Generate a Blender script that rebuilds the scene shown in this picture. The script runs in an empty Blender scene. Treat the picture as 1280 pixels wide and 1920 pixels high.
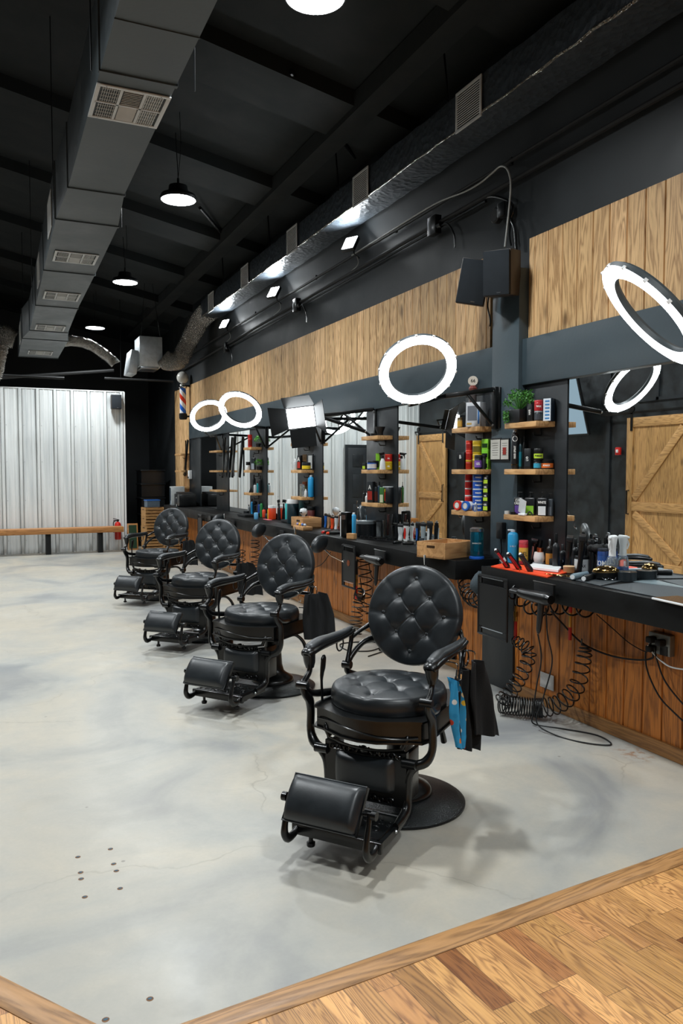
import bpy, bmesh, math, random
from mathutils import Vector, Matrix, Euler, Quaternion
from mathutils import noise as mnoise
from math import sin, cos, pi, radians, atan, atan2, sqrt, exp, tan

scn = bpy.context.scene
COL = scn.collection

# ------------------------------------------------------------------ camera
F = 1455.0; H = 1.55
YAW = atan(657 / F); PITCH = atan(77 / F)
cam_d = bpy.data.cameras.new('camera'); cam = bpy.data.objects.new('camera', cam_d); COL.objects.link(cam)
cam_d.sensor_fit = 'VERTICAL'; cam_d.sensor_height = 36.0; cam_d.lens = 36.0 * F / 1920.0
cam_d.clip_start = 0.05; cam_d.clip_end = 100
cam.location = (0, 0, H)
cam.rotation_euler = Euler((pi / 2 - PITCH, 0, -YAW), 'XYZ')
scn.camera = cam

# ------------------------------------------------------------------ world, exposure
w = bpy.data.worlds.new('world'); scn.world = w; w.use_nodes = True
w.node_tree.nodes['Background'].inputs[0].default_value = (0.5, 0.6, 0.7, 1)
w.node_tree.nodes['Background'].inputs[1].default_value = 0.0
scn.view_settings.view_transform = 'Standard'; scn.view_settings.look = 'None'
scn.view_settings.gamma = 1.0; scn.view_settings.use_curve_mapping = False
scn.view_settings.exposure = 0.0
PENDANT_W = 62.0      # watts of each round high-bay pendant
RING_E = 15.0          # emission of the ring lights' diffusers
FLOOD_W = 10.0
PANEL_E = 16.0
LAMP_COL = (0.93, 0.98, 1.0)

# ------------------------------------------------------------------ measuring helpers (photo pixel -> point on a real plane)
_R = Vector((cos(YAW), -sin(YAW), 0)); _F = Vector((sin(YAW) * cos(PITCH), cos(YAW) * cos(PITCH), -sin(PITCH))); _U = _R.cross(_F)
def ray(x, y): return _F + _R * ((x - 640) / F) + _U * ((960 - y) / F)
def onX(x, y, X): r = ray(x, y); t = X / r.x; return Vector((X, r.y * t, H + r.z * t))
def onY(x, y, Y): r = ray(x, y); t = Y / r.y; return Vector((r.x * t, Y, H + r.z * t))
def onZ(x, y, Z=0.0): r = ray(x, y); t = (Z - H) / r.z; return Vector((r.x * t, r.y * t, Z))
def depth(p): return (Vector(p) - Vector((0, 0, H))).dot(_F)

# ------------------------------------------------------------------ materials
def lin(c):
    if isinstance(c, str):
        c = [int(c[i:i + 2], 16) / 255 for i in (0, 2, 4)]
    return tuple(((v + 0.055) / 1.055) ** 2.4 if v > 0.04045 else v / 12.92 for v in c) + (1,)
MATS = {}
class NT:
    def __init__(s, name):
        s.m = bpy.data.materials.new(name); s.m.use_nodes = True; s.t = s.m.node_tree
        s.b = s.t.nodes['Principled BSDF']
    def n(s, typ, **kw):
        nd = s.t.nodes.new(typ)
        for k, v in kw.items():
            if k in nd.inputs.keys(): nd.inputs[k].default_value = v
            else: setattr(nd, k, v)
        return nd
    def l(s, a, b): s.t.links.new(a, b)
    def math(s, op, a, b=None, c=None):
        nd = s.t.nodes.new('ShaderNodeMath'); nd.operation = op
        for i, v in enumerate((a, b, c)):
            if v is None: continue
            if isinstance(v, (int, float)): nd.inputs[i].default_value = v
            else: s.l(v, nd.inputs[i])
        return nd.outputs[0]
    def ramp(s, fac, stops):
        nd = s.t.nodes.new('ShaderNodeValToRGB'); e = nd.color_ramp.elements
        while len(e) < len(stops): e.new(0.5)
        for i, (p, c) in enumerate(stops): e[i].position = p; e[i].color = c if len(c) == 4 else tuple(c) + (1,)
        s.l(fac, nd.inputs[0]); return nd.outputs[0]
    def mix(s, f, a, b, typ='MIX'):
        nd = s.t.nodes.new('ShaderNodeMix'); nd.data_type = 'RGBA'; nd.blend_type = typ
        for i, v in ((0, f), (6, a), (7, b)):
            if isinstance(v, (int, float, tuple)): nd.inputs[i].default_value = v
            else: s.l(v, nd.inputs[i])
        return nd.outputs[2]
    def bump(s, h, strength=0.3, dist=0.01):
        nd = s.n('ShaderNodeBump'); nd.inputs['Strength'].default_value = strength; nd.inputs['Distance'].default_value = dist
        s.l(h, nd.inputs['Height']); s.l(nd.outputs[0], s.b.inputs['Normal'])
    def coord(s, scale=(1, 1, 1), loc=(0, 0, 0), rot=(0, 0, 0)):
        tc = s.n('ShaderNodeTexCoord'); mp = s.n('ShaderNodeMapping')
        mp.inputs['Scale'].default_value = scale; mp.inputs['Location'].default_value = loc; mp.inputs['Rotation'].default_value = rot
        s.l(tc.outputs['Object'], mp.inputs[0]); return mp.outputs[0]
    def noise(s, vec, scale, detail=4, rough=0.55, dist=0.0):
        nd = s.n('ShaderNodeTexNoise'); nd.inputs['Scale'].default_value = scale; nd.inputs['Detail'].default_value = detail
        nd.inputs['Roughness'].default_value = rough; nd.inputs['Distortion'].default_value = dist
        s.l(vec, nd.inputs['Vector']); return nd.outputs[0]

def mat(name, col, rough=0.5, metal=0.0, var=0.12, bump=0.0, bscale=80, nscale=12, emit=0, trans=0, ior=1.45, coat=0, spec=0.5, alpha=1):
    """simple procedural material: colour broken up by a little noise, optional grain"""
    if name in MATS: return MATS[name]
    N = NT(name); c = lin(col); v = N.coord()
    f = N.noise(v, nscale, 3)
    dark = tuple(x * (1 - var) for x in c[:3]) + (1,); lite = tuple(min(1, x * (1 + var)) for x in c[:3]) + (1,)
    N.l(N.ramp(f, [(0.3, dark), (0.7, lite)]), N.b.inputs['Base Color'])
    N.b.inputs['Roughness'].default_value = rough; N.b.inputs['Metallic'].default_value = metal
    N.b.inputs['Specular IOR Level'].default_value = spec
    if coat: N.b.inputs['Coat Weight'].default_value = coat; N.b.inputs['Coat Roughness'].default_value = 0.1
    if trans: N.b.inputs['Transmission Weight'].default_value = trans; N.b.inputs['IOR'].default_value = ior
    if emit:
        N.b.inputs['Emission Color'].default_value = c; N.b.inputs['Emission Strength'].default_value = emit
    if bump: N.bump(N.noise(v, bscale, 4), bump, 0.004)
    MATS[name] = N.m; return N.m

def wood_mat(name, base, dark, axis='Z', board=0.14, board_axis=None, rough=0.5, grain=1.0, tone=0.25, knots=True, blen=0, offset=0.0, rot=0.0, hue=None):
    """boards along `axis`; board_axis = axis across the boards (None: a single piece)"""
    if name in MATS: return MATS[name]
    N = NT(name); v0 = N.coord(rot=(0, 0, rot))
    sep = N.n('ShaderNodeSeparateXYZ'); N.l(v0, sep.inputs[0]); ax = {'X': 0, 'Y': 1, 'Z': 2}
    rnd = None
    if board_axis:
        bi = N.math('FLOOR', N.math('DIVIDE', N.math('ADD', sep.outputs[ax[board_axis]], offset), board))
        if blen:
            wn0 = N.n('ShaderNodeTexWhiteNoise', noise_dimensions='1D'); N.l(bi, wn0.inputs['W'])
            al = N.math('ADD', N.math('DIVIDE', sep.outputs[ax[axis]], blen), N.math('MULTIPLY', wn0.outputs[0], 7.3))
            li = N.math('FLOOR', al)
            idx = N.math('ADD', N.math('MULTIPLY', bi, 17.31), N.math('MULTIPLY', li, 3.77))
        else: idx = bi
        wn = N.n('ShaderNodeTexWhiteNoise', noise_dimensions='1D'); N.l(idx, wn.inputs['W']); rnd = wn.outputs[0]
    # grain coordinates: stretched along the board, shifted per board
    sc = [9, 9, 9]; sc[ax[axis]] = 0.9
    comb = N.n('ShaderNodeCombineXYZ'); shift = N.math('MULTIPLY', rnd, 53.0) if rnd else None
    for i in range(3):
        o = N.math('MULTIPLY', sep.outputs[i], float(sc[i]))
        if shift: o = N.math('ADD', o, shift)
        N.l(o, comb.inputs[i])
    n1 = N.noise(comb.outputs[0], 1.1, 3, 0.5, 0.6)
    rings = N.math('SINE', N.math('MULTIPLY', n1, 60.0 * grain))
    rings = N.math('MULTIPLY_ADD', rings, 0.5, 0.5)
    fine = N.noise(comb.outputs[0], 14.0, 6, 0.7, 0.0)
    f = N.math('MULTIPLY_ADD', rings, 0.42, N.math('MULTIPLY', fine, 0.6))
    lb, db = lin(base), lin(dark)
    mid = tuple((a * 0.72 + b * 0.28) for a, b in zip(lb[:3], db[:3])) + (1,)
    colr = N.ramp(f, [(0.22, lb), (0.55, mid), (0.92, db)])
    if rnd:
        br = N.math('MULTIPLY_ADD', rnd, 2 * tone, 1 - tone)
        cb = N.n('ShaderNodeCombineXYZ')
        for i in range(3): N.l(br if i < 2 else N.math('POWER', br, 1.3), cb.inputs[i])
        colr = N.mix(1.0, colr, cb.outputs[0], 'MULTIPLY')
        if hue:
            wn2 = N.n('ShaderNodeTexWhiteNoise', noise_dimensions='1D'); N.l(N.math('ADD', idx, 91.7), wn2.inputs['W'])
            colr = N.mix(N.math('MULTIPLY', N.math('POWER', wn2.outputs[0], 2.5), 0.85), colr, N.mix(1.0, colr, lin(hue), 'MULTIPLY'))
    if knots:
        ks = [7, 7, 7]; ks[ax[axis]] = 2.6
        c2 = N.n('ShaderNodeCombineXYZ')
        for i in range(3):
            o = N.math('MULTIPLY', sep.outputs[i], float(ks[i]))
            N.l(N.math('ADD', o, shift) if shift else o, c2.inputs[i])
        vo = N.n('ShaderNodeTexVoronoi'); vo.inputs['Scale'].default_value = 0.8; N.l(c2.outputs[0], vo.inputs['Vector'])
        kf = N.ramp(vo.outputs['Distance'], [(0.05, (1, 1, 1, 1)), (0.17, (0, 0, 0, 1))])
        colr = N.mix(N.math('MULTIPLY', kf, 0.75), colr, tuple(x * 0.35 for x in db[:3]) + (1,))
    if blen:   # end joints and long joints as dark hairlines
        fr = N.math('FRACT', N.math('DIVIDE', N.math('ADD', sep.outputs[ax[board_axis]], offset), board))
        e1 = N.math('LESS_THAN', N.math('MINIMUM', fr, N.math('SUBTRACT', 1.0, fr)), 0.012)
        f2 = N.math('FRACT', al); e2 = N.math('LESS_THAN', N.math('MINIMUM', f2, N.math('SUBTRACT', 1.0, f2)), 0.0022)
        colr = N.mix(N.math('MULTIPLY', N.math('MAXIMUM', e1, e2), 0.7), colr, tuple(x * 0.2 for x in db[:3]) + (1,))
    N.l(colr, N.b.inputs['Base Color'])
    N.l(N.math('MULTIPLY_ADD', fine, 0.2, rough - 0.1), N.b.inputs['Roughness'])
    N.bump(fine, 0.25, 0.002)
    MATS[name] = N.m; return N.m

def concrete_mat():
    N = NT('concrete'); v = N.coord()
    a = N.noise(v, 0.9, 6, 0.55, 0.8); b = N.noise(v, 3.2, 8, 0.65, 0.4); c = N.noise(v, 60, 4, 0.7); d = N.noise(v, 0.35, 3, 0.5, 0.5)
    col = N.ramp(a, [(0.34, lin('87898A')), (0.46, lin('A8A7A0')), (0.60, lin('B9B2A3')), (0.76, lin('BFBBB0'))])
    col = N.mix(N.ramp(b, [(0.42, (0, 0, 0, 1)), (0.72, (0.45, 0.45, 0.45, 1))]), col, lin('949694'))
    col = N.mix(N.ramp(d, [(0.45, (0, 0, 0, 1)), (0.7, (0.4, 0.4, 0.4, 1))]), col, lin('B9AA93'))
    col = N.mix(N.math('MULTIPLY', c, 0.2), col, lin('6C6A64'))
    # hairline cracks and chips
    wv = N.n('ShaderNodeTexVoronoi', feature='DISTANCE_TO_EDGE'); wv.inputs['Scale'].default_value = 0.55
    nz = N.n('ShaderNodeTexNoise'); nz.inputs['Scale'].default_value = 2.2; nz.inputs['Detail'].default_value = 6; N.l(v, nz.inputs['Vector'])
    va = N.n('ShaderNodeVectorMath', operation='ADD'); vm = N.n('ShaderNodeVectorMath', operation='SCALE'); vm.inputs['Scale'].default_value = 0.5
    N.l(nz.outputs['Color'], vm.inputs[0]); N.l(v, va.inputs[0]); N.l(vm.outputs[0], va.inputs[1]); N.l(va.outputs[0], wv.inputs['Vector'])
    ck = N.ramp(wv.outputs['Distance'], [(0.0, (1, 1, 1, 1)), (0.0045, (0, 0, 0, 1))])
    col = N.mix(N.math('MULTIPLY', ck, N.math('MULTIPLY', N.ramp(a, [(0.45, (0, 0, 0, 1)), (0.6, (1, 1, 1, 1))]), 0.35)), col, lin('6E665A'))
    sp = N.n('ShaderNodeTexVoronoi'); sp.inputs['Scale'].default_value = 3.0; N.l(v, sp.inputs['Vector'])
    spf = N.ramp(sp.outputs['Distance'], [(0.018, (1, 1, 1, 1)), (0.03, (0, 0, 0, 1))])
    col = N.mix(N.math('MULTIPLY', spf, 0.55), col, lin('55504A'))
    # rust stain beside the wall
    tc = N.n('ShaderNodeTexCoord'); vd = N.n('ShaderNodeVectorMath', operation='DISTANCE'); N.l(tc.outputs['Object'], vd.inputs[0]); vd.inputs[1].default_value = (3.2, 3.15, 0)
    st = N.math('MULTIPLY', N.ramp(vd.outputs['Value'], [(0.02, (1, 1, 1, 1)), (0.16, (0, 0, 0, 1))]), N.ramp(N.noise(v, 22, 4), [(0.48, (0, 0, 0, 1)), (0.6, (1, 1, 1, 1))]))
    col = N.mix(N.math('MULTIPLY', st, 0.7), col, lin('8A5A2C'))
    N.l(col, N.b.inputs['Base Color'])
    N.l(N.ramp(b, [(0.3, (0.30,) * 3), (0.7, (0.5,) * 3)]), N.b.inputs['Roughness'])
    N.bump(N.math('MULTIPLY_ADD', c, 0.3, b), 0.12, 0.004)
    return N.m

def corrugated_mat():
    N = NT('galvanised_sheet'); v = N.coord((1, 1, 0.05))
    a = N.noise(v, 11, 4, 0.6); b = N.noise(N.coord((1, 1, 0.5)), 1.5, 3)
    col = N.ramp(a, [(0.3, lin('C8CDCE')), (0.55, lin('E4E7E6')), (0.75, lin('F2F4F3'))])
    col = N.mix(N.math('MULTIPLY', b, 0.25), col, lin('CDD3D3'))
    N.l(col, N.b.inputs['Base Color']); N.b.inputs['Metallic'].default_value = 0.12; N.b.inputs['Roughness'].default_value = 0.34
    N.bump(a, 0.08, 0.004); return N.m

def foil_mat(name, col, crinkle=0.8, scale=30):
    N = NT(name); v = N.coord(); a = N.noise(v, scale, 5, 0.7, 0.5)
    vo = N.n('ShaderNodeTexVoronoi'); vo.inputs['Scale'].default_value = scale * 1.5; N.l(v, vo.inputs['Vector'])
    N.l(N.ramp(a, [(0.3, tuple(x * 0.6 for x in lin(col)[:3])), (0.7, lin(col))]), N.b.inputs['Base Color'])
    N.b.inputs['Metallic'].default_value = 1; N.b.inputs['Roughness'].default_value = 0.22
    N.bump(N.math('ADD', a, vo.outputs['Distance']), crinkle, 0.02); return N.m

def leather_mat():
    N = NT('black_leather'); v = N.coord()
    vo = N.n('ShaderNodeTexVoronoi'); vo.inputs['Scale'].default_value = 420; N.l(v, vo.inputs['Vector'])
    a = N.noise(v, 9, 4)
    N.l(N.ramp(a, [(0.3, lin('171B1E')), (0.7, lin('20262A'))]), N.b.inputs['Base Color'])
    N.l(N.ramp(a, [(0.3, (0.34,) * 3), (0.7, (0.46,) * 3)]), N.b.inputs['Roughness'])
    N.b.inputs['Specular IOR Level'].default_value = 0.6
    N.bump(vo.outputs['Distance'], 0.12, 0.0008); return N.m

def mottled_black(name, c1='0C0E10', c2='1D2225', rough=0.5, scale=3, spec=0.5):
    N = NT(name); v = N.coord(); a = N.noise(v, scale, 7, 0.65, 0.4)
    N.l(N.ramp(a, [(0.35, lin(c1)), (0.7, lin(c2))]), N.b.inputs['Base Color'])
    N.l(N.ramp(a, [(0.3, (rough - 0.08,) * 3), (0.7, (rough + 0.12,) * 3)]), N.b.inputs['Roughness'])
    N.b.inputs['Specular IOR Level'].default_value = spec
    N.bump(N.noise(v, 40, 4), 0.12, 0.004); return N.m

def barber_stripe_mat():
    N = NT('barber_pole_stripes'); v = N.coord(); sep = N.n('ShaderNodeSeparateXYZ'); N.l(v, sep.inputs[0])
    ang = N.math('DIVIDE', N.math('ARCTAN2', sep.outputs[1], sep.outputs[0]), 2 * pi)
    t = N.math('FRACT', N.math('ADD', N.math('MULTIPLY', sep.outputs[2], 2.6), ang))
    cr = N.n('ShaderNodeValToRGB'); cr.color_ramp.interpolation = 'CONSTANT'; e = cr.color_ramp.elements
    while len(e) < 4: e.new(0.5)
    for i, (p, c) in enumerate([(0, 'E8E8E8'), (0.25, 'D23A22'), (0.5, 'E8E8E8'), (0.75, '2A66C8')]): e[i].position = p; e[i].color = lin(c)
    N.l(t, cr.inputs[0]); N.l(cr.outputs[0], N.b.inputs['Base Color']); N.b.inputs['Roughness'].default_value = 0.15; return N.m

def patterned_cloth_mat():
    N = NT('patterned_blue_cloth'); v = N.coord()
    vo = N.n('ShaderNodeTexVoronoi'); vo.inputs['Scale'].default_value = 28; N.l(v, vo.inputs['Vector'])
    hs = N.n('ShaderNodeSeparateColor'); N.l(vo.outputs['Color'], hs.inputs[0])
    blob = N.ramp(hs.outputs[0], [(0.0, lin('C8402E')), (0.25, lin('E7C23A')), (0.45, lin('F0EDE4')), (0.62, lin('1F86BE')), (0.8, lin('2F9AD0'))])
    f = N.ramp(vo.outputs['Distance'], [(0.36, (1, 1, 1, 1)), (0.42, (0, 0, 0, 1))])
    N.l(N.mix(f, lin('2E93C8'), blob), N.b.inputs['Base Color']); N.b.inputs['Roughness'].default_value = 0.9; return N.m

def mesh_mat():   # perforated rubber mat
    N = NT('perforated_black_rubber'); v = N.coord()
    vo = N.n('ShaderNodeTexVoronoi'); vo.inputs['Scale'].default_value = 130; vo.inputs['Randomness'].default_value = 0.0; N.l(v, vo.inputs['Vector'])
    N.l(N.ramp(vo.outputs['Distance'], [(0.25, lin('1B1E20')), (0.42, lin('3B4246'))]), N.b.inputs['Base Color'])
    N.b.inputs['Roughness'].default_value = 0.55; N.bump(vo.outputs['Distance'], 0.5, 0.002); return N.m

def emis(name, col, strength):
    m = bpy.data.materials.new(name); m.use_nodes = True; t = m.node_tree; t.nodes.clear()
    e = t.nodes.new('ShaderNodeEmission'); e.inputs[0].default_value = tuple(col) + (1,); e.inputs[1].default_value = strength
    o = t.nodes.new('ShaderNodeOutputMaterial'); t.links.new(e.outputs[0], o.inputs[0]); return m

def mirror_mat():
    N = NT('mirror_silver'); v = N.coord()
    N.l(N.ramp(N.noise(v, 2, 2), [(0.3, (0.84, 0.87, 0.87)), (0.7, (0.87, 0.89, 0.89))]), N.b.inputs['Base Color'])
    N.b.inputs['Metallic'].default_value = 1; N.b.inputs['Roughness'].default_value = 0.01; return N.m

M_CONC = concrete_mat(); M_CORR = corrugated_mat(); M_LEATH = leather_mat(); M_MIRROR = mirror_mat()
M_CLAD = wood_mat('cedar_boards', 'E4BC88', '82582F', 'Z', 0.14, 'Y', rough=0.55, tone=0.14)
M_CLADLOW = wood_mat('stained_lower_boards', 'CE7C2E', '6A3A12', 'Z', 0.14, 'Y', rough=0.5, tone=0.15)
M_OAK = wood_mat('oak_strip_floor', 'DDA665', '76492A', 'Y', 0.083, 'X', rough=0.38, tone=0.24, blen=0.42, knots=False, grain=2.4, hue='8A5A3A')
M_TRIM = wood_mat('oak_threshold', 'B98A58', '6B4A2C', 'X', rough=0.4, knots=False)
M_SHELF = wood_mat('shelf_pine', 'CFA26C', '94683A', 'Y', rough=0.5, knots=False)
M_DOORW = wood_mat('barn_door_pine', 'C99A5E', '7E5730', 'Z', 0.12, 'Y', rough=0.55, tone=0.12)
M_DOORR = wood_mat('barn_door_rails', 'D0A064', '80592F', 'Y', rough=0.55, knots=False)
M_BOXW = wood_mat('box_birch', 'C99A67', '9A6C3F', 'X', rough=0.5, knots=False, grain=0.6)
M_BENCH = wood_mat('bench_pine', 'B98149', '80532A', 'X', rough=0.45, knots=False)
M_CRATE = wood_mat('crate_pine', 'B58A55', '7A5630', 'X', rough=0.7)
M_WALLB = mottled_black('black_wall_paint', '15191B', '24292C', 0.55, 1.2)
M_HEADER = mottled_black('charcoal_paint', '2E3B42', '39474E', 0.5, 2)
M_PANELB = mottled_black('satin_black_panel', '15191C', '20262A', 0.42, 2)
M_MOTT = mottled_black('mottled_left_wall', '0B0D0E', '2A3033', 0.45, 5)
M_CEIL = mottled_black('black_ceiling_foam', '0B1112', '121A1C', 0.9, 2)
M_COUNTER = mottled_black('black_counter', '050606', '0A0B0C', 0.5, 4, 0.22)
M_DUCT = mottled_black('black_duct_paint', '353C3F', '454D50', 0.45, 3)
M_DUCTR = foil_mat('black_foil_wrap', '4A525A', 0.35, 14); M_DUCTR.node_tree.nodes['Principled BSDF'].inputs['Metallic'].default_value = 0.35; M_DUCTR.node_tree.nodes['Principled BSDF'].inputs['Roughness'].default_value = 0.36
M_METALB = mat('gloss_black_metal', '0A0C0D', 0.30, 0.1, coat=0.15, spec=0.45)
M_CASTB = mat('cast_black_metal', '15181A', 0.34, 0.5, bump=0.6, bscale=160)
M_PLASTB = mat('black_plastic', '121416', 0.4)
M_SATINB = mat('satin_black_steel', '16191B', 0.42, 0.4)
M_RUBBER = mat('black_rubber', '0B0C0D', 0.7)
M_MESH = mesh_mat()
M_STEEL = mat('brushed_steel', 'B8BCC0', 0.28, 1.0)
M_CHROME = mat('chrome', 'DDE0E2', 0.08, 1.0)
M_GOLD = mat('gold_chrome', 'C9A56A', 0.12, 1.0)
M_BRASS = mat('brass', 'B08C4A', 0.3, 1.0)
M_WHITE = mat('white_plastic', 'E4E6E6', 0.4, var=0.03)
M_GREYP = mat('grey_plastic', '8A9094', 0.4)
M_VENT = mat('white_enamel', 'BFC1C0', 0.45, var=0.05)
M_VENTDK = mat('vent_shadow_core', '34393B', 0.7)
M_RED = mat('red_plastic', 'C8241C', 0.35, var=0.05)
M_FOIL = foil_mat('silver_foil', 'F2EFEA', 1.0, 40)
M_BUBBLE = mat('bubble_foil', 'C8CED2', 0.4, 0.6, bump=0.8, bscale=45)
M_TOWEL = mat('black_towel', '101214', 0.95, bump=0.5, bscale=300)
M_BLUECLOTH = patterned_cloth_mat()
M_CABLEW = mat('grey_cable', '9A9C98', 0.5)
M_GLASS = mat('clear_glass', 'F2F6F6', 0.04, trans=1.0, var=0.0)
M_CLEARP = mat('clear_plastic', 'D8E0E2', 0.12, trans=0.85, var=0.02)
M_BLUEL = mat('blue_liquid_glass', '1C6E86', 0.06, trans=0.75, var=0.03)
M_GREEN = mat('leaf_green', '3E7A2A', 0.55, var=0.4, nscale=60)
M_LED = emis('led_diffuser', LAMP_COL, RING_E)
M_LEDP = emis('led_panel_face', LAMP_COL, PANEL_E)
M_PEND = emis('pendant_lens', LAMP_COL, 30.0)
M_FLOODE = emis('flood_lens', LAMP_COL, 40.0)
M_SCREEN = emis('television_picture', lin('8FA6B4')[:3], 1.1)
def C(hexs, rough=0.35, **k): return mat('plastic_' + hexs.lower(), hexs, rough, var=0.06, **k)

# ------------------------------------------------------------------ mesh building
class MB:
    def __init__(s): s.bm = bmesh.new(); s.mats = []
    def mi(s, m):
        if m is None: m = M_PLASTB
        if m not in s.mats: s.mats.append(m)
        return s.mats.index(m)
    def _set(s, faces, m):
        i = s.mi(m)
        for f in faces: f.material_index = i
    def box(s, c, d, m=None, rot=None, bev=0.0, seg=2):
        n0 = len(s.bm.faces); t = bmesh.new(); bmesh.ops.create_cube(t, size=1.0)
        for v in t.verts: v.co = Vector((v.co.x * d[0], v.co.y * d[1], v.co.z * d[2]))
        if bev: bmesh.ops.bevel(t, geom=t.edges[:] , offset=min(bev, min(d) * 0.49), segments=seg, profile=0.5, affect='EDGES')
        R = Euler(rot).to_matrix() if rot and not isinstance(rot, Matrix) else (rot or Matrix.Identity(3))
        s._merge(t, Matrix.Translation(c) @ R.to_4x4(), m); return s
    def _merge(s, t, M, m):
        vm = {}; i = s.mi(m)
        for v in t.verts: vm[v] = s.bm.verts.new(M @ v.co)
        for f in t.faces:
            try: nf = s.bm.faces.new([vm[v] for v in f.verts]); nf.material_index = i
            except ValueError: pass
        t.free()
    def face(s, pts, m=None):
        f = s.bm.faces.new([s.bm.verts.new(p) for p in pts]); f.material_index = s.mi(m); return f
    def prism(s, poly, z0, z1, m=None, M=None):
        """poly in XY extruded z0..z1, then transformed by M"""
        M = M or Matrix.Identity(4); i = s.mi(m)
        a = [s.bm.verts.new(M @ Vector((x, y, z0))) for x, y in poly]; b = [s.bm.verts.new(M @ Vector((x, y, z1))) for x, y in poly]
        n = len(poly); fs = [s.bm.faces.new(a[::-1]), s.bm.faces.new(b)]
        for k in range(n): fs.append(s.bm.faces.new([a[k], a[(k + 1) % n], b[(k + 1) % n], b[k]]))
        for f in fs: f.material_index = i
        return s
    def lathe(s, prof, o=(0, 0, 0), m=None, seg=24, M=None, sx=1.0, sy=1.0):
        """prof [(r, z)] about z"""
        M = (M or Matrix.Identity(4)); o = Vector(o); i = s.mi(m); rings = []
        for r, z in prof:
            if r < 1e-6: rings.append([s.bm.verts.new(M @ (o + Vector((0, 0, z))))])
            else: rings.append([s.bm.verts.new(M @ (o + Vector((r * sx * cos(2 * pi * k / seg), r * sy * sin(2 * pi * k / seg), z)))) for k in range(seg)])
        for a, b in zip(rings, rings[1:]):
            for k in range(seg):
                k2 = (k + 1) % seg
                if len(a) == 1 and len(b) == 1: continue
                if len(a) == 1: vs = [a[0], b[k2], b[k]]
                elif len(b) == 1: vs = [a[k], a[k2], b[0]]
                else: vs = [a[k], a[k2], b[k2], b[k]]
                s.bm.faces.new(vs).material_index = i
        for rg, fl in ((rings[0], True), (rings[-1], False)):
            if len(rg) > 1: s.bm.faces.new(rg[::-1] if fl else rg).material_index = i
        return s
    def cyl(s, p0, p1, r0, r1=None, m=None, seg=16):
        p0, p1 = Vector(p0), Vector(p1); d = p1 - p0; q = d.to_track_quat('Z', 'Y').to_matrix().to_4x4()
        return s.lathe([(r0, 0), (r1 if r1 is not None else r0, d.length)], m=m, seg=seg, M=Matrix.Translation(p0) @ q)
    def ball(s, c, r, m=None, seg=16, sz=1.0):
        n = seg // 2
        return s.lathe([(r * sin(pi * k / n), -r * sz * cos(pi * k / n)) for k in range(n + 1)], c, m, seg)
    def sweep(s, pts, r, m=None, seg=8, flat=1.0, sub=0, up=None, closed=False, caps=True):
        """round or flattened bar along pts; r number or list; flat = height/width ratio in the frame's second axis"""
        pts = [Vector(p) for p in pts]; rs = [r] * len(pts) if isinstance(r, (int, float)) else list(r)
        if sub: pts, rs = catmull(pts, rs, sub, closed)
        n = len(pts); i0 = s.mi(m); rings = []; N_ = None
        for i in range(n):
            a = pts[i - 1] if (i > 0 or closed) else pts[i]; b = pts[(i + 1) % n] if (i < n - 1 or closed) else pts[i]
            t = (b - a).normalized() if (b - a).length > 1e-9 else Vector((0, 0, 1))
            if up is not None: N_ = Vector(up) - t * t.dot(Vector(up))
            elif N_ is None: N_ = t.orthogonal()
            else: N_ = N_ - t * t.dot(N_)
            if N_.length < 1e-6: N_ = t.orthogonal()
            N_.normalize(); B = t.cross(N_)
            rings.append([s.bm.verts.new(pts[i] + (N_ * cos(2 * pi * k / seg) * rs[i] * flat + B * sin(2 * pi * k / seg) * rs[i])) for k in range(seg)])
        for i in range(n if closed else n - 1):
            a, b = rings[i], rings[(i + 1) % n]
            for k in range(seg): s.bm.faces.new([a[k], a[(k + 1) % seg], b[(k + 1) % seg], b[k]]).material_index = i0
        if not closed and caps:
            s.bm.faces.new(rings[0][::-1]).material_index = i0; s.bm.faces.new(rings[-1]).material_index = i0
        return s
    def build(s, name, parent=None, smooth=35, loc=None, keep=False):
        bmesh.ops.recalc_face_normals(s.bm, faces=s.bm.faces[:])
        me = bpy.data.meshes.new(name); s.bm.to_mesh(me); s.bm.free()
        for m in s.mats: me.materials.append(m)
        if smooth:
            me.shade_smooth(); me.set_sharp_from_angle(angle=radians(smooth))
        o = bpy.data.objects.new(name, me); COL.objects.link(o)
        if parent: o.parent = parent
        if loc is not None: o.location = loc
        return o

def catmull(pts, rs, sub, closed=False):
    n = len(pts); P = []; R = []
    rng = range(n) if closed else range(n - 1)
    for i in rng:
        g = lambda k: (k % n) if closed else max(0, min(n - 1, k))
        p0, p1, p2, p3 = (pts[g(i + j)] for j in (-1, 0, 1, 2)); r1, r2 = rs[g(i)], rs[g(i + 1)]
        for q in range(sub):
            t = q / sub
            P.append(0.5 * ((2 * p1) + (p2 - p0) * t + (2 * p0 - 5 * p1 + 4 * p2 - p3) * t * t + (3 * p1 - p0 - 3 * p2 + p3) * t ** 3))
            R.append(r1 + (r2 - r1) * (3 * t * t - 2 * t ** 3))
    if not closed: P.append(pts[-1]); R.append(rs[-1])
    return P, R

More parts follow.
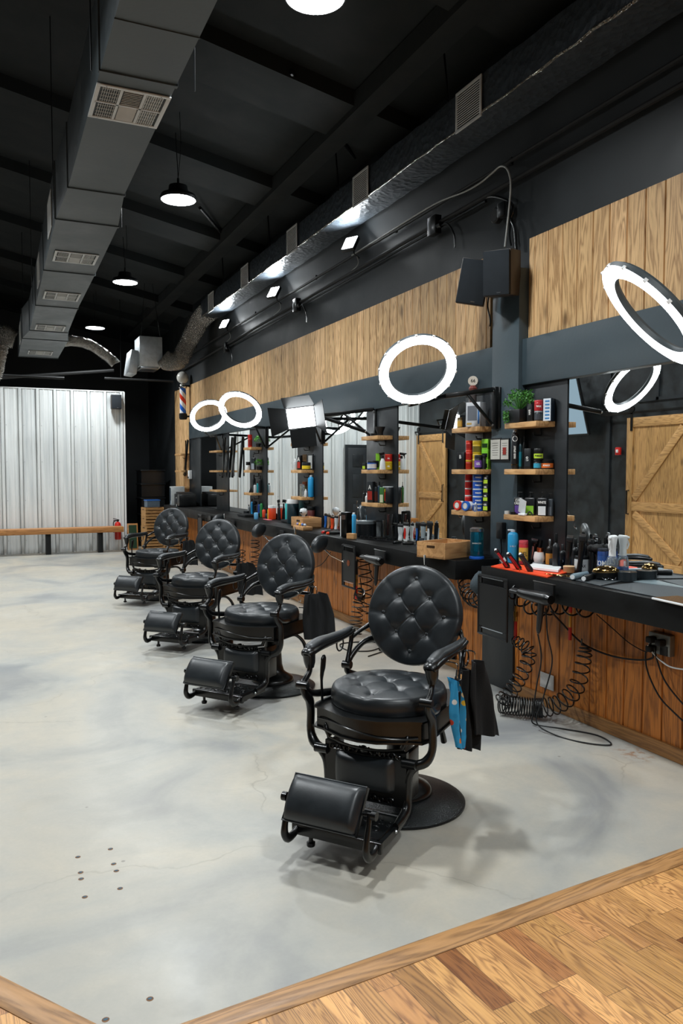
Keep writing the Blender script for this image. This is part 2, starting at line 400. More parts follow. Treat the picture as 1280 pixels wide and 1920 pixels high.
def tag(o, label, cat, group=None):
    o['label'] = label; o['category'] = cat
    if group: o['group'] = group
    return o
def thing(name, label, cat, loc=(0, 0, 0), rz=0.0, group=None):
    o = bpy.data.objects.new(name, None); COL.objects.link(o); o.empty_display_size = 0.05
    o.location = loc; o.rotation_euler = (0, 0, rz); return tag(o, label, cat, group)
def struct(o): o['kind'] = 'structure'; return o
def copy_tree(o, parent=None):
    c = o.copy(); COL.objects.link(c); c.parent = parent
    for ch in KIDS.get(o.name, []): 
        copy_tree(ch, c)
    return c
KIDS = {}
def index_kids():
    KIDS.clear()
    for o in COL.objects:
        if o.parent: KIDS.setdefault(o.parent.name, []).append(o)

def text_obj(name, txt, size, m, parent, M, bend=0.0, align='CENTER', bold=0.0, ext=0.0006, squeeze=1.0):
    """real lettering; M maps text plane (x right, y up, z out); bend = radius of a can it wraps"""
    cu = bpy.data.curves.new('lettering', 'FONT'); cu.body = txt; cu.size = size; cu.align_x = align; cu.align_y = 'CENTER'
    cu.offset = bold; cu.extrude = ext; cu.resolution_u = 2; cu.space_line = 0.9
    to = bpy.data.objects.new('lettering', cu); COL.objects.link(to)
    dg = bpy.context.evaluated_depsgraph_get(); me = bpy.data.meshes.new_from_object(to.evaluated_get(dg))
    bpy.data.objects.remove(to); bpy.data.curves.remove(cu)
    for v in me.vertices:
        x, y, z = v.co; x *= squeeze
        if bend: a = x / bend; v.co = Vector((sin(a) * (bend + z), y, cos(a) * (bend + z) - bend))
        else: v.co = Vector((x, y, z))
        v.co = M @ v.co
    me.materials.clear(); me.materials.append(m)
    o = bpy.data.objects.new(name, me); COL.objects.link(o); o.parent = parent; return o
# frame for text on a local front (-Y) surface: x right, y up, out of -Y
def front(x=0, y=0, z=0, rz=0.0):
    return Matrix.Translation((x, y, z)) @ Matrix.Rotation(rz, 4, 'Z') @ Matrix(((1, 0, 0, 0), (0, 0, -1, 0), (0, 1, 0, 0), (0, 0, 0, 1)))

# ================================================================== STRUCTURE
XW = 3.40           # mirror / upper wall plane
XP = 3.32           # pilaster face
XL = 3.305          # lower boards face
XCF = 2.945         # counter front
ZC = 0.92
YEND = 15.66
XLEFT = -2.25
# threshold geometry: concrete on the far side, oak strip floor on the near side
cor = Vector((0.3144, 2.080)); rt = Vector((3.45, 2.326)); lf = Vector((XLEFT - .1, 5.79))
u1 = (rt - cor).normalized(); u2 = (lf - cor).normalized()
n1 = Vector((u1.y, -u1.x)); n2 = Vector((u2.y, -u2.x)) * -1      # towards the oak side
if n2.dot(Vector((-1, -1))) < 0: n2 = -n2
wid = 0.095
def offs_corner(d):   # intersection of both edges moved d towards the oak side
    a, b = cor + n1 * d, cor + n2 * d
    den = u1.x * u2.y - u1.y * u2.x; t = ((b.x - a.x) * u2.y - (b.y - a.y) * u2.x) / den
    return a + u1 * t
cin = offs_corner(wid)
b = MB(); b.prism([(rt.x, rt.y), (rt.x, 18.6), (XLEFT - .1, 18.6), (lf.x, lf.y), (cor.x, cor.y)], -0.1, 0.0, M_CONC)
struct(b.build('floor', smooth=0))
r2 = rt + n1 * wid; l2 = lf + n2 * wid
ang = atan2(u1.y, u1.x)
b = MB(); Mi = Matrix.Rotation(-ang, 4, 'Z')
pts = [(cin.x, cin.y), (l2.x, l2.y), (XLEFT - .1, -5.2), (3.45, -5.2), (r2.x, r2.y)]
pts = [tuple((Mi @ Vector((x, y, 0)))[:2]) for x, y in pts]
b.prism(pts, -0.1, 0.008, M_OAK)
o = b.build('floor', smooth=0); o.rotation_euler = (0, 0, ang); struct(o)
def threshold(name, a0, u, nrm, L, c0, ci):
    # rounded oak strip with mitred end at the corner
    b = MB(); prof = [(0.0, 0.0), (0.004, 0.010), (0.018, 0.017), (0.045, 0.019), (0.080, 0.016), (0.094, 0.010), (0.095, 0.0)]
    A = []; Z = []
    for d, z in prof:
        f = d / wid; p = c0 + (ci - c0) * f; q = a0 + nrm * d
        A.append(Vector((p.x, p.y, z))); Z.append(Vector((q.x, q.y, z)))
    an = atan2(u.y, u.x); R = Matrix.Rotation(-an, 4, 'Z'); i = b.mi(M_TRIM)
    va = [b.bm.verts.new(R @ p) for p in A]; vz = [b.bm.verts.new(R @ p) for p in Z]
    for k in range(len(prof) - 1): b.bm.faces.new([va[k], va[k + 1], vz[k + 1], vz[k]])
    b.bm.faces.new(va); b.bm.faces.new(vz[::-1])
    o = b.build(name, smooth=60); o.rotation_euler = (0, 0, an); return struct(o)
threshold('trim_1', rt, u1, n1, 0, cor, cin)
threshold('trim_2', lf, u2, n2, 0, cor, cin)

# right wall: structural wall behind, lower ledge, boards, headers
b = MB(); b.box((XW + 0.12, 6.7, 2.6), (0.2, 24.0, 5.4), M_WALLB); struct(b.build('wall_right', smooth=0))
def boards(name, y0, y1, z0, z1, xf, m, th=0.02, bw=0.14):
    """tongue and groove cladding, each board chamfered at its long edges; one surface"""
    b = MB(); i = b.mi(m); k0 = math.floor(y0 / bw); k1 = math.ceil(y1 / bw); g = 0.006
    for k in range(k0, k1):
        a, c = max(y0, k * bw), min(y1, (k + 1) * bw)
        if c - a < 0.004: continue
        ga = g if a == k * bw else 0; gc = g if c == (k + 1) * bw else 0
        P = [(xf + g * 1.8 * (ga > 0), a + .001), (xf, a + ga), (xf, c - gc), (xf + g * 1.8 * (gc > 0), c - .001), (xf + th, c - .001), (xf + th, a + .001)]
        va = [b.bm.verts.new((x, y, z0)) for x, y in P]; vb = [b.bm.verts.new((x, y, z1)) for x, y in P]
        b.bm.faces.new(va); b.bm.faces.new(vb)
        for q in range(6): b.bm.faces.new([va[q], va[(q + 1) % 6], vb[(q + 1) % 6], vb[q]])
    return struct(b.build(name, smooth=0))
boards('trim_3', 4.85, YEND - .005, 2.455, 3.14, XW, M_CLAD)
boards('trim_4', -1.2, 4.40, 2.455, 3.14, XW, M_CLAD)
boards('trim_5', 14.35, YEND - .005, ZC, 2.455, XW, M_CLAD)
b = MB(); b.box((XW, 14.33, 1.69), (0.05, 0.06, 1.52), M_PANELB); struct(b.build('trim_6', smooth=0))
# lower boards with baseboard
boards('wall_right', -1.2, 4.385, 0.0, 0.783, XL, M_CLADLOW)
boards('wall_right', 4.75, YEND - .005, 0.0, 0.783, XL, M_CLADLOW)
b = MB(); b.box((3.343, 7.2, 0.391), (0.03, 16.9, 0.782), M_WALLB); struct(b.build('wall_right', smooth=0))
for y0, y1 in ((-1.2, 4.38), (4.76, YEND - .01)):
    b = MB(); b.box((XL - 0.008, (y0 + y1) / 2, 0.04), (0.02, y1 - y0, 0.08), wood_mat('baseboard_pine', 'A4733F', '6A4424', 'Y', rough=0.45, knots=False), bev=0.004)
    struct(b.build('baseboard_right'))
# header beams between the boards and the mirrors
b = MB(); b.box((XW - 0.015, (4.71 + 14.3) / 2, 2.297), (0.05, 14.3 - 4.71, 0.315), M_HEADER, bev=0.004); struct(b.build('trim_7'))
b = MB(); b.box((XW - 0.02, (4.40 - 1.2) / 2, 2.297), (0.06, 5.60, 0.315), M_HEADER, bev=0.004); struct(b.build('trim_8'))
# pilaster, full height; and its narrower foot below the counter
b = MB(); b.box((XP + 0.05, 4.555, 1.47), (0.10, 0.31, 2.94), M_HEADER, bev=0.004)
b.box((3.31, 4.565, 0.42), (0.05, 0.37, 0.84), M_PANELB, bev=0.003); struct(b.build('trim_9'))
# black shelf panels between the mirrors
for k, (y0, y1) in enumerate([(3.968, 4.40), (4.71, 5.142), (6.255, 6.89), (8.007, 8.78), (9.927, 10.675), (11.761, 12.477), (13.536, 14.30)]):
    b = MB(); b.box((XW - 0.004, (y0 + y1) / 2, (ZC + 2.14) / 2), (0.03, y1 - y0 - 0.003, 2.14 - ZC), M_PANELB, bev=0.002); struct(b.build('trim_%d' % (10 + k)))

# end wall of ribbed metal sheet
b = MB(); b.mi(M_CORR)
prof = []; x = XLEFT
while x < 2.40:
    prof += [(x - 0.010, 0.0), (x - 0.010, 0.03), (x, 0.03), (x, 0.0), (x + 0.012, -0.038), (x + 0.048, -0.038), (x + 0.060, 0.0), (x + 0.060, 0.03), (x + 0.068, 0.03), (x + 0.068, 0.0), (x + 0.12, 0.0), (x + 0.127, -0.007), (x + 0.145, -0.007), (x + 0.152, 0.0),
             (x + 0.215, 0.0), (x + 0.222, -0.007), (x + 0.24, -0.007), (x + 0.247, 0.0)]
    x += 0.305
prof = [p for p in prof if p[0] < 2.395] + [(2.40, 0.0)]
va = [b.bm.verts.new((px_, YEND + py_, 0.0)) for px_, py_ in prof]; vb = [b.bm.verts.new((px_, YEND + py_, 3.085)) for px_, py_ in prof]
for k in range(len(prof) - 1): b.bm.faces.new([va[k], va[k + 1], vb[k + 1], vb[k]])
b.box(((XLEFT + 2.40) / 2, YEND + 0.12, 1.54), (2.40 - XLEFT, 0.16, 3.08), M_WALLB)
b.box((2.405, YEND - 0.005, 1.543), (0.03, 0.05, 3.086), M_WHITE); b.box(((XLEFT + 2.40) / 2, YEND + 0.05, 3.09), (2.42 - XLEFT, 0.13, 0.02), M_WHITE)
struct(b.build('wall_back', smooth=0))
# screws of the sheeting
b = MB()
for q in range(16):
    for z in (0.25, 1.0, 1.72, 2.4):
        xx = XLEFT + 0.09 + q * 0.305
        if xx < 2.35: b.lathe([(0.007, 0), (0.006, 0.004), (0, 0.006)], m=M_STEEL, seg=8, M=Matrix.Translation((xx, YEND, z)) @ Matrix.Rotation(pi / 2, 4, 'X'))
struct(b.build('trim_20'))
b = MB(); b.box((0.6, 18.7, 2.7), (6.2, 0.2, 5.6), M_WALLB); struct(b.build('wall_back', smooth=0))
# left wall with timber batten and a duller mottled finish, plus the wall behind the camera
b = MB(); b.box((XLEFT - 0.1, 6.7, 2.9), (0.2, 24.2, 6.0), M_MOTT)
for y in (9.6, 13.2, 5.6): b.box((XLEFT + 0.012, y, 1.6), (0.03, 0.09, 3.2), M_PANELB)
for y, z, w_, h_ in ((7.4, 2.62, 3.2, 0.05), (7.4, 3.2, 3.2, 0.05)): b.box((XLEFT + 0.012, y, z), (0.03, w_, h_), M_PANELB)
for y in (6.2, 7.0, 7.8, 8.6): b.box((XLEFT + 0.012, y, 2.9), (0.03, 0.05, 0.6), M_PANELB)
struct(b.build('wall_left', smooth=0))
b = MB(); b.box((0.6, -5.3, 2.9), (6.0, 0.2, 6.0), M_WALLB); struct(b.build('wall_front', smooth=0))
# sloping ceiling with purlins
def zc(x): return 5.25 - 0.2 * x
b = MB(); i = b.mi(M_CEIL)
x0, x1 = XLEFT - .2, 3.7
b.prism([(x0, zc(x0)), (x1, zc(x1)), (x1, zc(x1) + .1), (x0, zc(x0) + .1)], -18.8, 5.4, M_CEIL, Matrix.Rotation(pi / 2, 4, 'X'))
for k in range(12):
    y = -4.0 + k * 2.05
    b.prism([(x0, zc(x0) - .13), (x1, zc(x1) - .13), (x1, zc(x1)), (x0, zc(x0))], -y - .3, -y + .3, M_CEIL, Matrix.Rotation(pi / 2, 4, 'X'))
b.sweep([(2.232, 5.917, 4.7), (3.298, 6.988, 4.6)], 0.02, M_SATINB)
b.sweep([(2.36, 9.346, 4.7), (3.40, 10.95, 4.6)], 0.02, M_SATINB)
b.box((2.9, 7, zc(2.9) - .08), (0.2, 22, 0.16), M_CEIL)
struct(b.build('ceiling', smooth=0))

# black panel door in the end wall (seen in the mirrors)
b = MB(); b.box((-0.85, YEND - 0.05, 1.03), (0.86, 0.05, 2.06), M_PANELB, bev=0.004); b.box((-0.85, YEND - 0.045, 1.06), (0.98, 0.05, 2.14), M_PANELB)
for sx in (-1, 1):
    for z, h_ in ((0.5, 0.62), (1.22, 0.5), (1.78, 0.28)):
        b.box((-0.85 + sx * 0.19, YEND - 0.078, z), (0.26, 0.012, h_), M_PANELB, bev=0.005)
do = struct(b.build('door_1'))
b = MB(); b.cyl((-1.2, YEND - 0.075, 1.0), (-1.2, YEND - 0.12, 1.0), 0.012, m=M_STEEL); b.ball((-1.2, YEND - 0.14, 1.0), 0.03, M_STEEL); b.build('door_knob', do)

# ================================================================== BARN DOORS on the left wall
def barn_door(y0, y1, zt, flip, label):
    t = thing('barn_door', label, 'door', (XLEFT + 0.06, (y0 + y1) / 2, 0.03)); W = y1 - y0; Hh = zt - 0.03
    b = MB(); b.box((0, 0, Hh / 2), (0.03, W, Hh), M_DOORW); b.build('door_panel', t, smooth=0)
    b = MB()
    for s_ in (-1, 1): b.box((0.025, s_ * (W / 2 - 0.06), Hh / 2), (0.022, 0.12, Hh), M_DOORW, bev=0.003)
    b.build('stile', t)
    for z in (0.09, 0.98, Hh - 0.07):
        b = MB(); b.box((0.025, 0, z), (0.022, W - 0.24, 0.14), M_DOORR, bev=0.003); b.build('rail', t)
    for za, zb_ in ((0.16, 0.91), (1.05, Hh - 0.14)):
        up_ = (zb_ - za); L = sqrt(up_ ** 2 + (W - .24) ** 2); a = atan2(up_, (W - .24))
        s_ = flip if za < 0.5 else -flip
        b = MB(); b.box((0.024, 0, (za + zb_) / 2), (0.02, L - 0.12, 0.12), M_DOORR, rot=(s_ * a, 0, 0), bev=0.003); b.build('brace', t)
    hy = flip * (W / 2 - 0.06)
    b = MB(); b.sweep([(0.036, hy, 0.86), (0.075, hy, 0.86), (0.075, hy, 1.22), (0.036, hy, 1.22)], 0.012, M_METALB); b.build('handle', t)
    for s_ in (-1, 1):
        b = MB(); b.box((0.042, s_ * (W / 2 - 0.1), Hh - 0.02), (0.008, 0.045, 0.36), M_METALB); b.cyl((0.03, s_ * (W / 2 - 0.1), Hh + 0.13), (0.055, s_ * (W / 2 - 0.1), Hh + 0.13), 0.055, m=M_METALB); b.build('hanger', t)
    r = MB(); r.box((XLEFT + 0.10, (y0 + y1) / 2, zt + 0.075), (0.012, W * 1.9, 0.04), M_METALB)
    for q in (-.8, 0, .8): r.cyl((XLEFT + .02, (y0 + y1) / 2 + q * W, zt + 0.075), (XLEFT + 0.10, (y0 + y1) / 2 + q * W, zt + 0.075), 0.014, m=M_METALB)
    return r.build('hanging_rail', None)
tag(barn_door(14.35, 15.6, 2.36, -1, 'stained pine barn door in the mirror behind the wooden box'), 'black sliding rail above the barn door in the far left corner', 'rail')
tag(barn_door(7.9, 9.12, 2.36, 1, 'stained pine barn door in the mirror above the counter with orange mat'), 'black sliding rail above the barn door nearest the camera', 'rail')

# television on the left wall, tilted, seen in the nearest mirror
t = thing('television', 'wall television tilted down, seen at the left edge of the nearest mirror', 'television', (XLEFT + 0.28, 10.35, 2.62), 0)
b = MB(); b.box((0, 0, 0), (0.05, 0.95, 1.0), M_PLASTB, rot=(0, 0.28, 0), bev=0.01); b.build('screen_housing', t)
b = MB(); b.box((0.028, 0, -0.008), (0.004, 0.90, 0.94), M_SCREEN, rot=(0, 0.28, 0)); b.build('screen', t)
b = MB(); b.sweep([(-0.24, 0, 0.05), (-0.12, 0.05, 0.05), (-0.03, 0, 0)], 0.02, M_METALB); b.build('bracket', t)
t = thing('fire_alarm', 'small red fire alarm reflected between the television and barn door', 'alarm', (XLEFT + 0.02, 9.35, 1.86))
b = MB(); b.box((0.02, 0, 0), (0.04, 0.1, 0.12), M_RED, bev=0.008); b.build('alarm_body', t)
b = MB(); b.box((0.045, 0.0, 0), (0.02, 0.04, 0.05), M_WHITE, bev=0.006); b.build('strobe', t)
b = MB(); b.face([(XLEFT + 0.01, 12.05, 2.5), (XLEFT + 0.01, 12.55, 2.5), (XLEFT + 0.01, 12.3, 1.85), (XLEFT + 0.01, 12.1, 1.85)], C('1F6B38')); bmesh.ops.solidify(b.bm, geom=b.bm.faces[:], thickness=0.006)
tag(b.build('pennant'), 'green pennant on the dark wall, reflected behind the tins', 'pennant')

# ================================================================== DUCTS
def rings_duct(name, rings, z0, z1, m):
    b = MB(); b.mi(m); R = []
    for y, xl, xr in rings: R.append([b.bm.verts.new(p) for p in ((xl, y, z0), (xr, y, z0), (xr, y, z1), (xl, y, z1))])
    for a, c in zip(R, R[1:]):
        for k in range(4): b.bm.faces.new([a[k], a[(k + 1) % 4], c[(k + 1) % 4], c[k]])
    b.bm.faces.new(R[0]); b.bm.faces.new(R[-1][::-1]); return b
t = thing('air_duct', 'long black sheet metal duct with vents hanging from the ceiling at left', 'duct', (0, 0, 0))
rg = [(0.6, .53, .90), (4.03, .53, .90), (5.745, .53, .905), (6.49, .505, .972), (8.17, .515, .99), (9.92, .53, 1.0), (11.70, .54, 1.04), (12.45, .47, 1.104), (14.4, .48, 1.11)]
d = rings_duct('duct_run', rg, 3.5, 3.93, M_DUCT)
d.build('duct_run', t, smooth=0)
for y, xl, xr in rg[1:]:
    b = MB(); b.box(((xl + xr) / 2, y, 3.497), (xr - xl + 0.012, 0.025, 0.012), M_DUCT); b.box((xl - 0.003, y, 3.715), (0.012, 0.025, 0.44), M_DUCT); b.box((xr + 0.003, y, 3.715), (0.012, 0.025, 0.44), M_DUCT); b.build('seam', t)
for y, xl, xr in ((3.55, .53, .9), (2.6, .53, .9)): b = MB(); b.box(((xl + xr) / 2, y, 3.498), (xr - xl + 0.004, 0.006, 0.006), M_DUCT); b.build('seam', t)
for y in (4.05, 6.5, 9.9, 12.4):
    b = MB(); [b.cyl((x, y, 3.5), (x, y, zc(x)), 0.004, m=M_SATINB, seg=6) for x in (0.49, 1.0)]; b.build('hanger_wire', t)

def vent(name, label, M, w_, h_, kind, group):
    """face frame in local XY, normal +Z"""
    t = thing(name, label, 'vent', (0, 0, 0), 0, group); t.matrix_world = M
    b = MB(); fw = 0.022
    b.box((0, h_ / 2 - fw / 2, 0.004), (w_, fw, 0.008), M_VENT, bev=0.002); b.box((0, -h_ / 2 + fw / 2, 0.004), (w_, fw, 0.008), M_VENT, bev=0.002)
    for s_ in (-1, 1): b.box((s_ * (w_ / 2 - fw / 2), 0, 0.004), (fw, h_ - 2 * fw, 0.008), M_VENT, bev=0.002)
    if kind == 'six':
        for x in (-w_ / 6 + .004, w_ / 6 - .004): b.box((x, 0, 0.003), (0.014, h_ - 2 * fw, 0.006), M_VENT)
        b.box((0, 0, 0.003), (w_ - 2 * fw, 0.012, 0.006), M_VENT)
    b.build('frame', t)
    b = MB(); b.box((0, 0, -0.001), (w_ - fw, h_ - fw, 0.002), M_VENTDK); b.build('shade_backing', t)  # dark sheet standing in for the shade behind the louvres
    b = MB()
    if kind == 'six':
        cw = (w_ - 2 * fw) / 3
        for c_ in range(3):
            cx = (c_ - 1) * cw
            for r_ in (-1, 1):
                cy = r_ * (h_ / 4 - 0.004); ch = h_ / 2 - fw - 0.008
                if c_ == 1:
                    for q in range(9): b.box((cx, cy + (q - 4) * ch / 9.4, 0.003), (cw - 0.018, ch / 15, 0.003), M_VENT, rot=(0.7 * r_, 0, 0))
                else:
                    n_ = 8
                    for q in range(n_): b.box((cx + (q - (n_ - 1) / 2) * (cw - .02) / n_, cy, 0.003), (0.002 if c_ == 0 else 0.0045, ch - .004, 0.005), M_VENT, rot=(0, 0.5 * (c_ - 1), 0))
                    for q in range(4): b.box((cx, cy + (q - 1.5) * ch / 4.2, 0.0025), (cw - 0.02, 0.0022, 0.003), M_VENT)
    else:
        n_ = 14
        for q in range(n_): b.box((0, (q - (n_ - 1) / 2) * (h_ - 2.6 * fw) / n_, 0.004), (w_ - 2 * fw, 0.004, 0.008), M_VENT, rot=(0.6, 0, 0))
    b.build('louvres', t)
    if kind == 'six':
        b = MB(); b.box((-w_ / 2 + 0.016, 0, 0.012), (0.004, 0.03, 0.014), M_VENT); b.build('damper_lever', t)
        for sx in (-1, 1):
            for sy in (-1, 1): b = MB(); b.lathe([(0.004, 0.008), (0.003, 0.0105), (0, 0.011)], (sx * (w_ / 2 - .05), sy * (h_ / 2 - .011), 0), M_STEEL, 8); b.build('screw', t)
    return t
downM = Matrix(((1, 0, 0, 0), (0, -1, 0, 0), (0, 0, -1, 0), (0, 0, 0, 1)))
for k, (x, y, hh, lab) in enumerate([(0.715, 4.35, 0.40, 'large white ceiling register on the near end of the black duct'), (0.75, 7.57, 0.37, 'second white register from the camera under the black duct'),
        (0.765, 9.28, 0.40, 'third white register from the camera under the black duct'), (0.783, 11.37, 0.41, 'fourth white register from the camera, before the duct narrows'), (0.79, 13.82, 0.43, 'farthest small white register under the black duct')]):
    vent('ceiling_register', lab, Matrix.Translation((x, y, 3.497)) @ downM, 0.375, hh, 'six', 'registers under the left duct')
lside = Matrix(((0, 0, -1, 0), (-1, 0, 0, 0), (0, 1, 0, 0), (0, 0, 0, 1)))
for y, xx, lab in ((7.1, .505, 'white grille on the left side of the black duct, nearest the camera'), (9.1, .522, 'white grille on the left side of the black duct, middle one'), (13.3, .474, 'white grille on the left side of the black duct, farthest one')):
    vent('side_grille', lab, Matrix.Translation((xx, y, 3.71)) @ lside, 0.42, 0.30, 'slats', 'grilles on the left side of the duct')
# right duct, foil wrapped, along the wall
t = thing('air_duct', 'black foil wrapped duct running above the mirrors along the right wall', 'duct', (0, 0, 0))
rnd = random.Random(4); b = MB(); b.mi(M_DUCTR); R = []
for k in range(100):
    y = 0.2 + k * 0.122
    j = lambda a=.006: rnd.uniform(-a, a)
    R.append([b.bm.verts.new(p) for p in ((3.10 + j(), y, 3.985 + j(.008)), (3.25, y, 3.975 + j()), (3.395, y, 3.985 + j()), (3.395, y, 4.25), (3.25, y, 4.25 + j()), (3.10 + j(), y, 4.235 + j()), (3.09 + j(.004), y, 4.11))])
for a, c in zip(R, R[1:]):
    for q in range(7): b.bm.faces.new([a[q], a[(q + 1) % 7], c[(q + 1) % 7], c[q]])
b.bm.faces.new(R[0]); b.bm.faces.new(R[-1][::-1]); b.build('duct_run', t, smooth=40)
b = MB(); pts = [(3.093 + rnd.uniform(-.004, .004), 0.3 + k * 0.15, 3.984 + rnd.uniform(-.006, .006)) for k in range(80)]
b.sweep(pts, [0.007 + rnd.uniform(-.003, .004) for _ in pts], foil_mat('scuffed_silver_tape', '9A958C', 0.7, 60), seg=6); b.build('edge_tape', t)
for y in (4.95, 3.2, 6.9, 8.9, 10.9): b = MB(); b.sweep([(3.08, y, 4.22), (3.08, y + .01, 4.35), (3.08, y + .06, zc(3.08))], 0.008, M_SATINB, 6); b.build('hanger_wire', t)
wallf = Matrix(((0, 0, -1, 0), (-1, 0, 0, 0), (0, 1, 0, 0), (0, 0, 0, 1)))
for y, lab in ((4.68, 'white slatted grille on the right wall duct, closest to the camera'), (6.41, 'white slatted grille on the right wall duct, second from the camera'), (8.15, 'white slatted grille on the right wall duct, third from the camera'),
               (9.9, 'white slatted grille on the right wall duct, fourth from the camera'), (11.6, 'white slatted grille beside the silver flexible duct end')):
    vent('wall_duct_grille', lab, Matrix.Translation((3.083, y, 4.09)) @ wallf, 0.32, 0.28, 'slats', 'grilles on the right wall duct')
def flex(name, label, pts, r, m):
    P, _ = catmull([Vector(p) for p in pts], [r] * len(pts), 60)
    rr = [r * (1 + (0.10 if k % 4 < 2 else -0.09) + random.Random(k).uniform(-.04, .04)) for k in range(len(P))]
    b = MB(); b.sweep(P, rr, m, seg=28)
    for v in b.bm.verts: v.co += mnoise.noise_vector(v.co * 16) * 0.014
    return tag(b.build(name, smooth=30), label, 'duct')
e1 = onY(395, 590, 12.3)
flex('flexible_duct', 'silver crinkled flexible duct curving from wall duct to foil box', [(3.24, 12.2, 4.1), (3.22, 12.75, 4.05), (3.12, 13.2, 3.75), (2.98, 13.35, 3.45), (2.80, 13.42, 3.42), (2.735, 13.44, 3.47)], 0.14, M_FOIL)
flex('flexible_duct', 'silver flexible duct drooping from the black duct towards the foil box', [(1.06, 13.9, 3.68), (1.35, 13.9, 3.74), (1.65, 13.9, 3.66), (1.95, 13.9, 3.45), (2.0, 13.9, 3.40)], 0.08, M_FOIL)
flex('flexible_duct', 'silver flexible duct hanging at the far left of the black duct', [(.42, 14.2, 3.75), (.22, 14.2, 3.8), (.12, 14.2, 3.45), (0.02, 14.2, 3.1), (-.3, 14.2, 3.0)], 0.15, M_FOIL)
t = thing('duct_plenum', 'square silver foil duct box hanging near the end wall', 'duct box', (2.50, 13.5, 3.32))
b = MB(); b.box((0.02, 0.15, 0.25), (0.38, 0.5, 0.5), M_BUBBLE, bev=0.01); b.build('box_body', t)
b = MB(); b.box((-0.24, 0.3, 0.08), (0.14, 0.5, 0.40), M_BUBBLE, rot=(0, 0.15, 0), bev=0.01); b.box((0.0, 0.15, -0.02), (0.3, 0.42, 0.05), M_STEEL, bev=0.004); b.build('collar', t)
b = MB(); [b.sweep([(x, -.08, 0.5), (x * .4, -.0, zc(2.5) - 3.35)], 0.004, M_SATINB, 6) for x in (-.14, .18)]; b.build('hanger_wire', t)
# unistrut and pipes over the end wall
for k, (p, q, r, lab) in enumerate([((-.3, 14.9, 3.22), (1.25, 14.9, 3.22), .025, 'black strut under the far end of the left duct'), ((2.0, 15.3, 3.3), (3.3, 15.3, 3.3), .022, 'black strut below the silver foil box'), ((-.4, 15.5, 3.17), (2.2, 15.5, 3.48), .03, 'long black pipe sloping up above the metal wall')]):
    b = MB(); b.sweep([p, q], r, M_RUBBER, 8); b.cyl((p[0] + .3, p[1], p[2]), (p[0] + .3, p[1], zc(p[0]) - .03), 0.005, m=M_SATINB, seg=6); tag(b.build('strut' if k < 2 else 'pipe'), lab, 'pipe')

# ================================================================== LAMPS
PEND = [(1.65, 4.0, 'bright round pendant lamp at the top edge of the photo'), (1.67, 7.433, 'bright round pendant lamp nearest after the one cut by the top edge'), (1.72, 10.93, 'bright round pendant lamp, second from the metal end wall'), (1.76, 14.6, 'bright round pendant lamp closest to the metal end wall')]
def pendant(x, y, label):
    t = thing('pendant_lamp', label, 'lamp', (x, y, 4.1), 0, 'round pendant lamps in a row')
    b = MB(); b.lathe([(0.168, 0.0), (0.172, 0.02), (0.160, 0.045), (0.095, 0.07), (0.085, 0.13), (0.03, 0.145), (0.0, 0.145)], m=M_SATINB, seg=40); b.build('housing', t)
    b = MB(); b.lathe([(0, -0.012), (0.10, -0.010), (0.160, 0.0), (0.160, 0.003), (0, 0.003)], m=M_PEND, seg=40); b.build('lens', t)
    b = MB(); b.sweep([(0, 0, 0.14), (0, 0, 0.2)], 0.012, M_SATINB, 8); b.sweep([(0, 0, 0.2), (-.02, 0, zc(x) - 4.3)], 0.004, M_SATINB, 6); b.sweep([(0.0, 0, 0.2), (.03, .0, .5), (0.02, 0, zc(x) - 4.1)], 0.003, M_SATINB, 6); b.build('cord', t)
    ld = bpy.data.lights.new('pendant_light', 'AREA'); ld.shape = 'DISK'; ld.size = 0.31; ld.energy = PENDANT_W; ld.color = LAMP_COL; ld.spread = radians(150)
    lo = bpy.data.objects.new('pendant_light', ld); COL.objects.link(lo); lo.parent = t; lo.location = (0, 0, -0.016)
    return t
for p in PEND: pendant(*p)
for x, y, w_ in ((1.62, 0.4, 'right above the camera position'), (1.6, -3.0, 'behind the camera on the mirror side'), (-0.9, 4.0, 'in the added left row, left of the near duct end'), (-0.9, 7.4, 'in the added left row, before the nearer barn door'), (-0.9, 10.9, 'in the added left row, before the television'), (-0.9, 14.4, 'in the added left row, before the black panel door'), (-.9, -3.0, 'in the added left row, behind the camera')):  # unseen lamps: two extend the row, the left row is added for light
    pendant(x, y, 'unseen round pendant lamp outside the frame, hanging ' + w_)
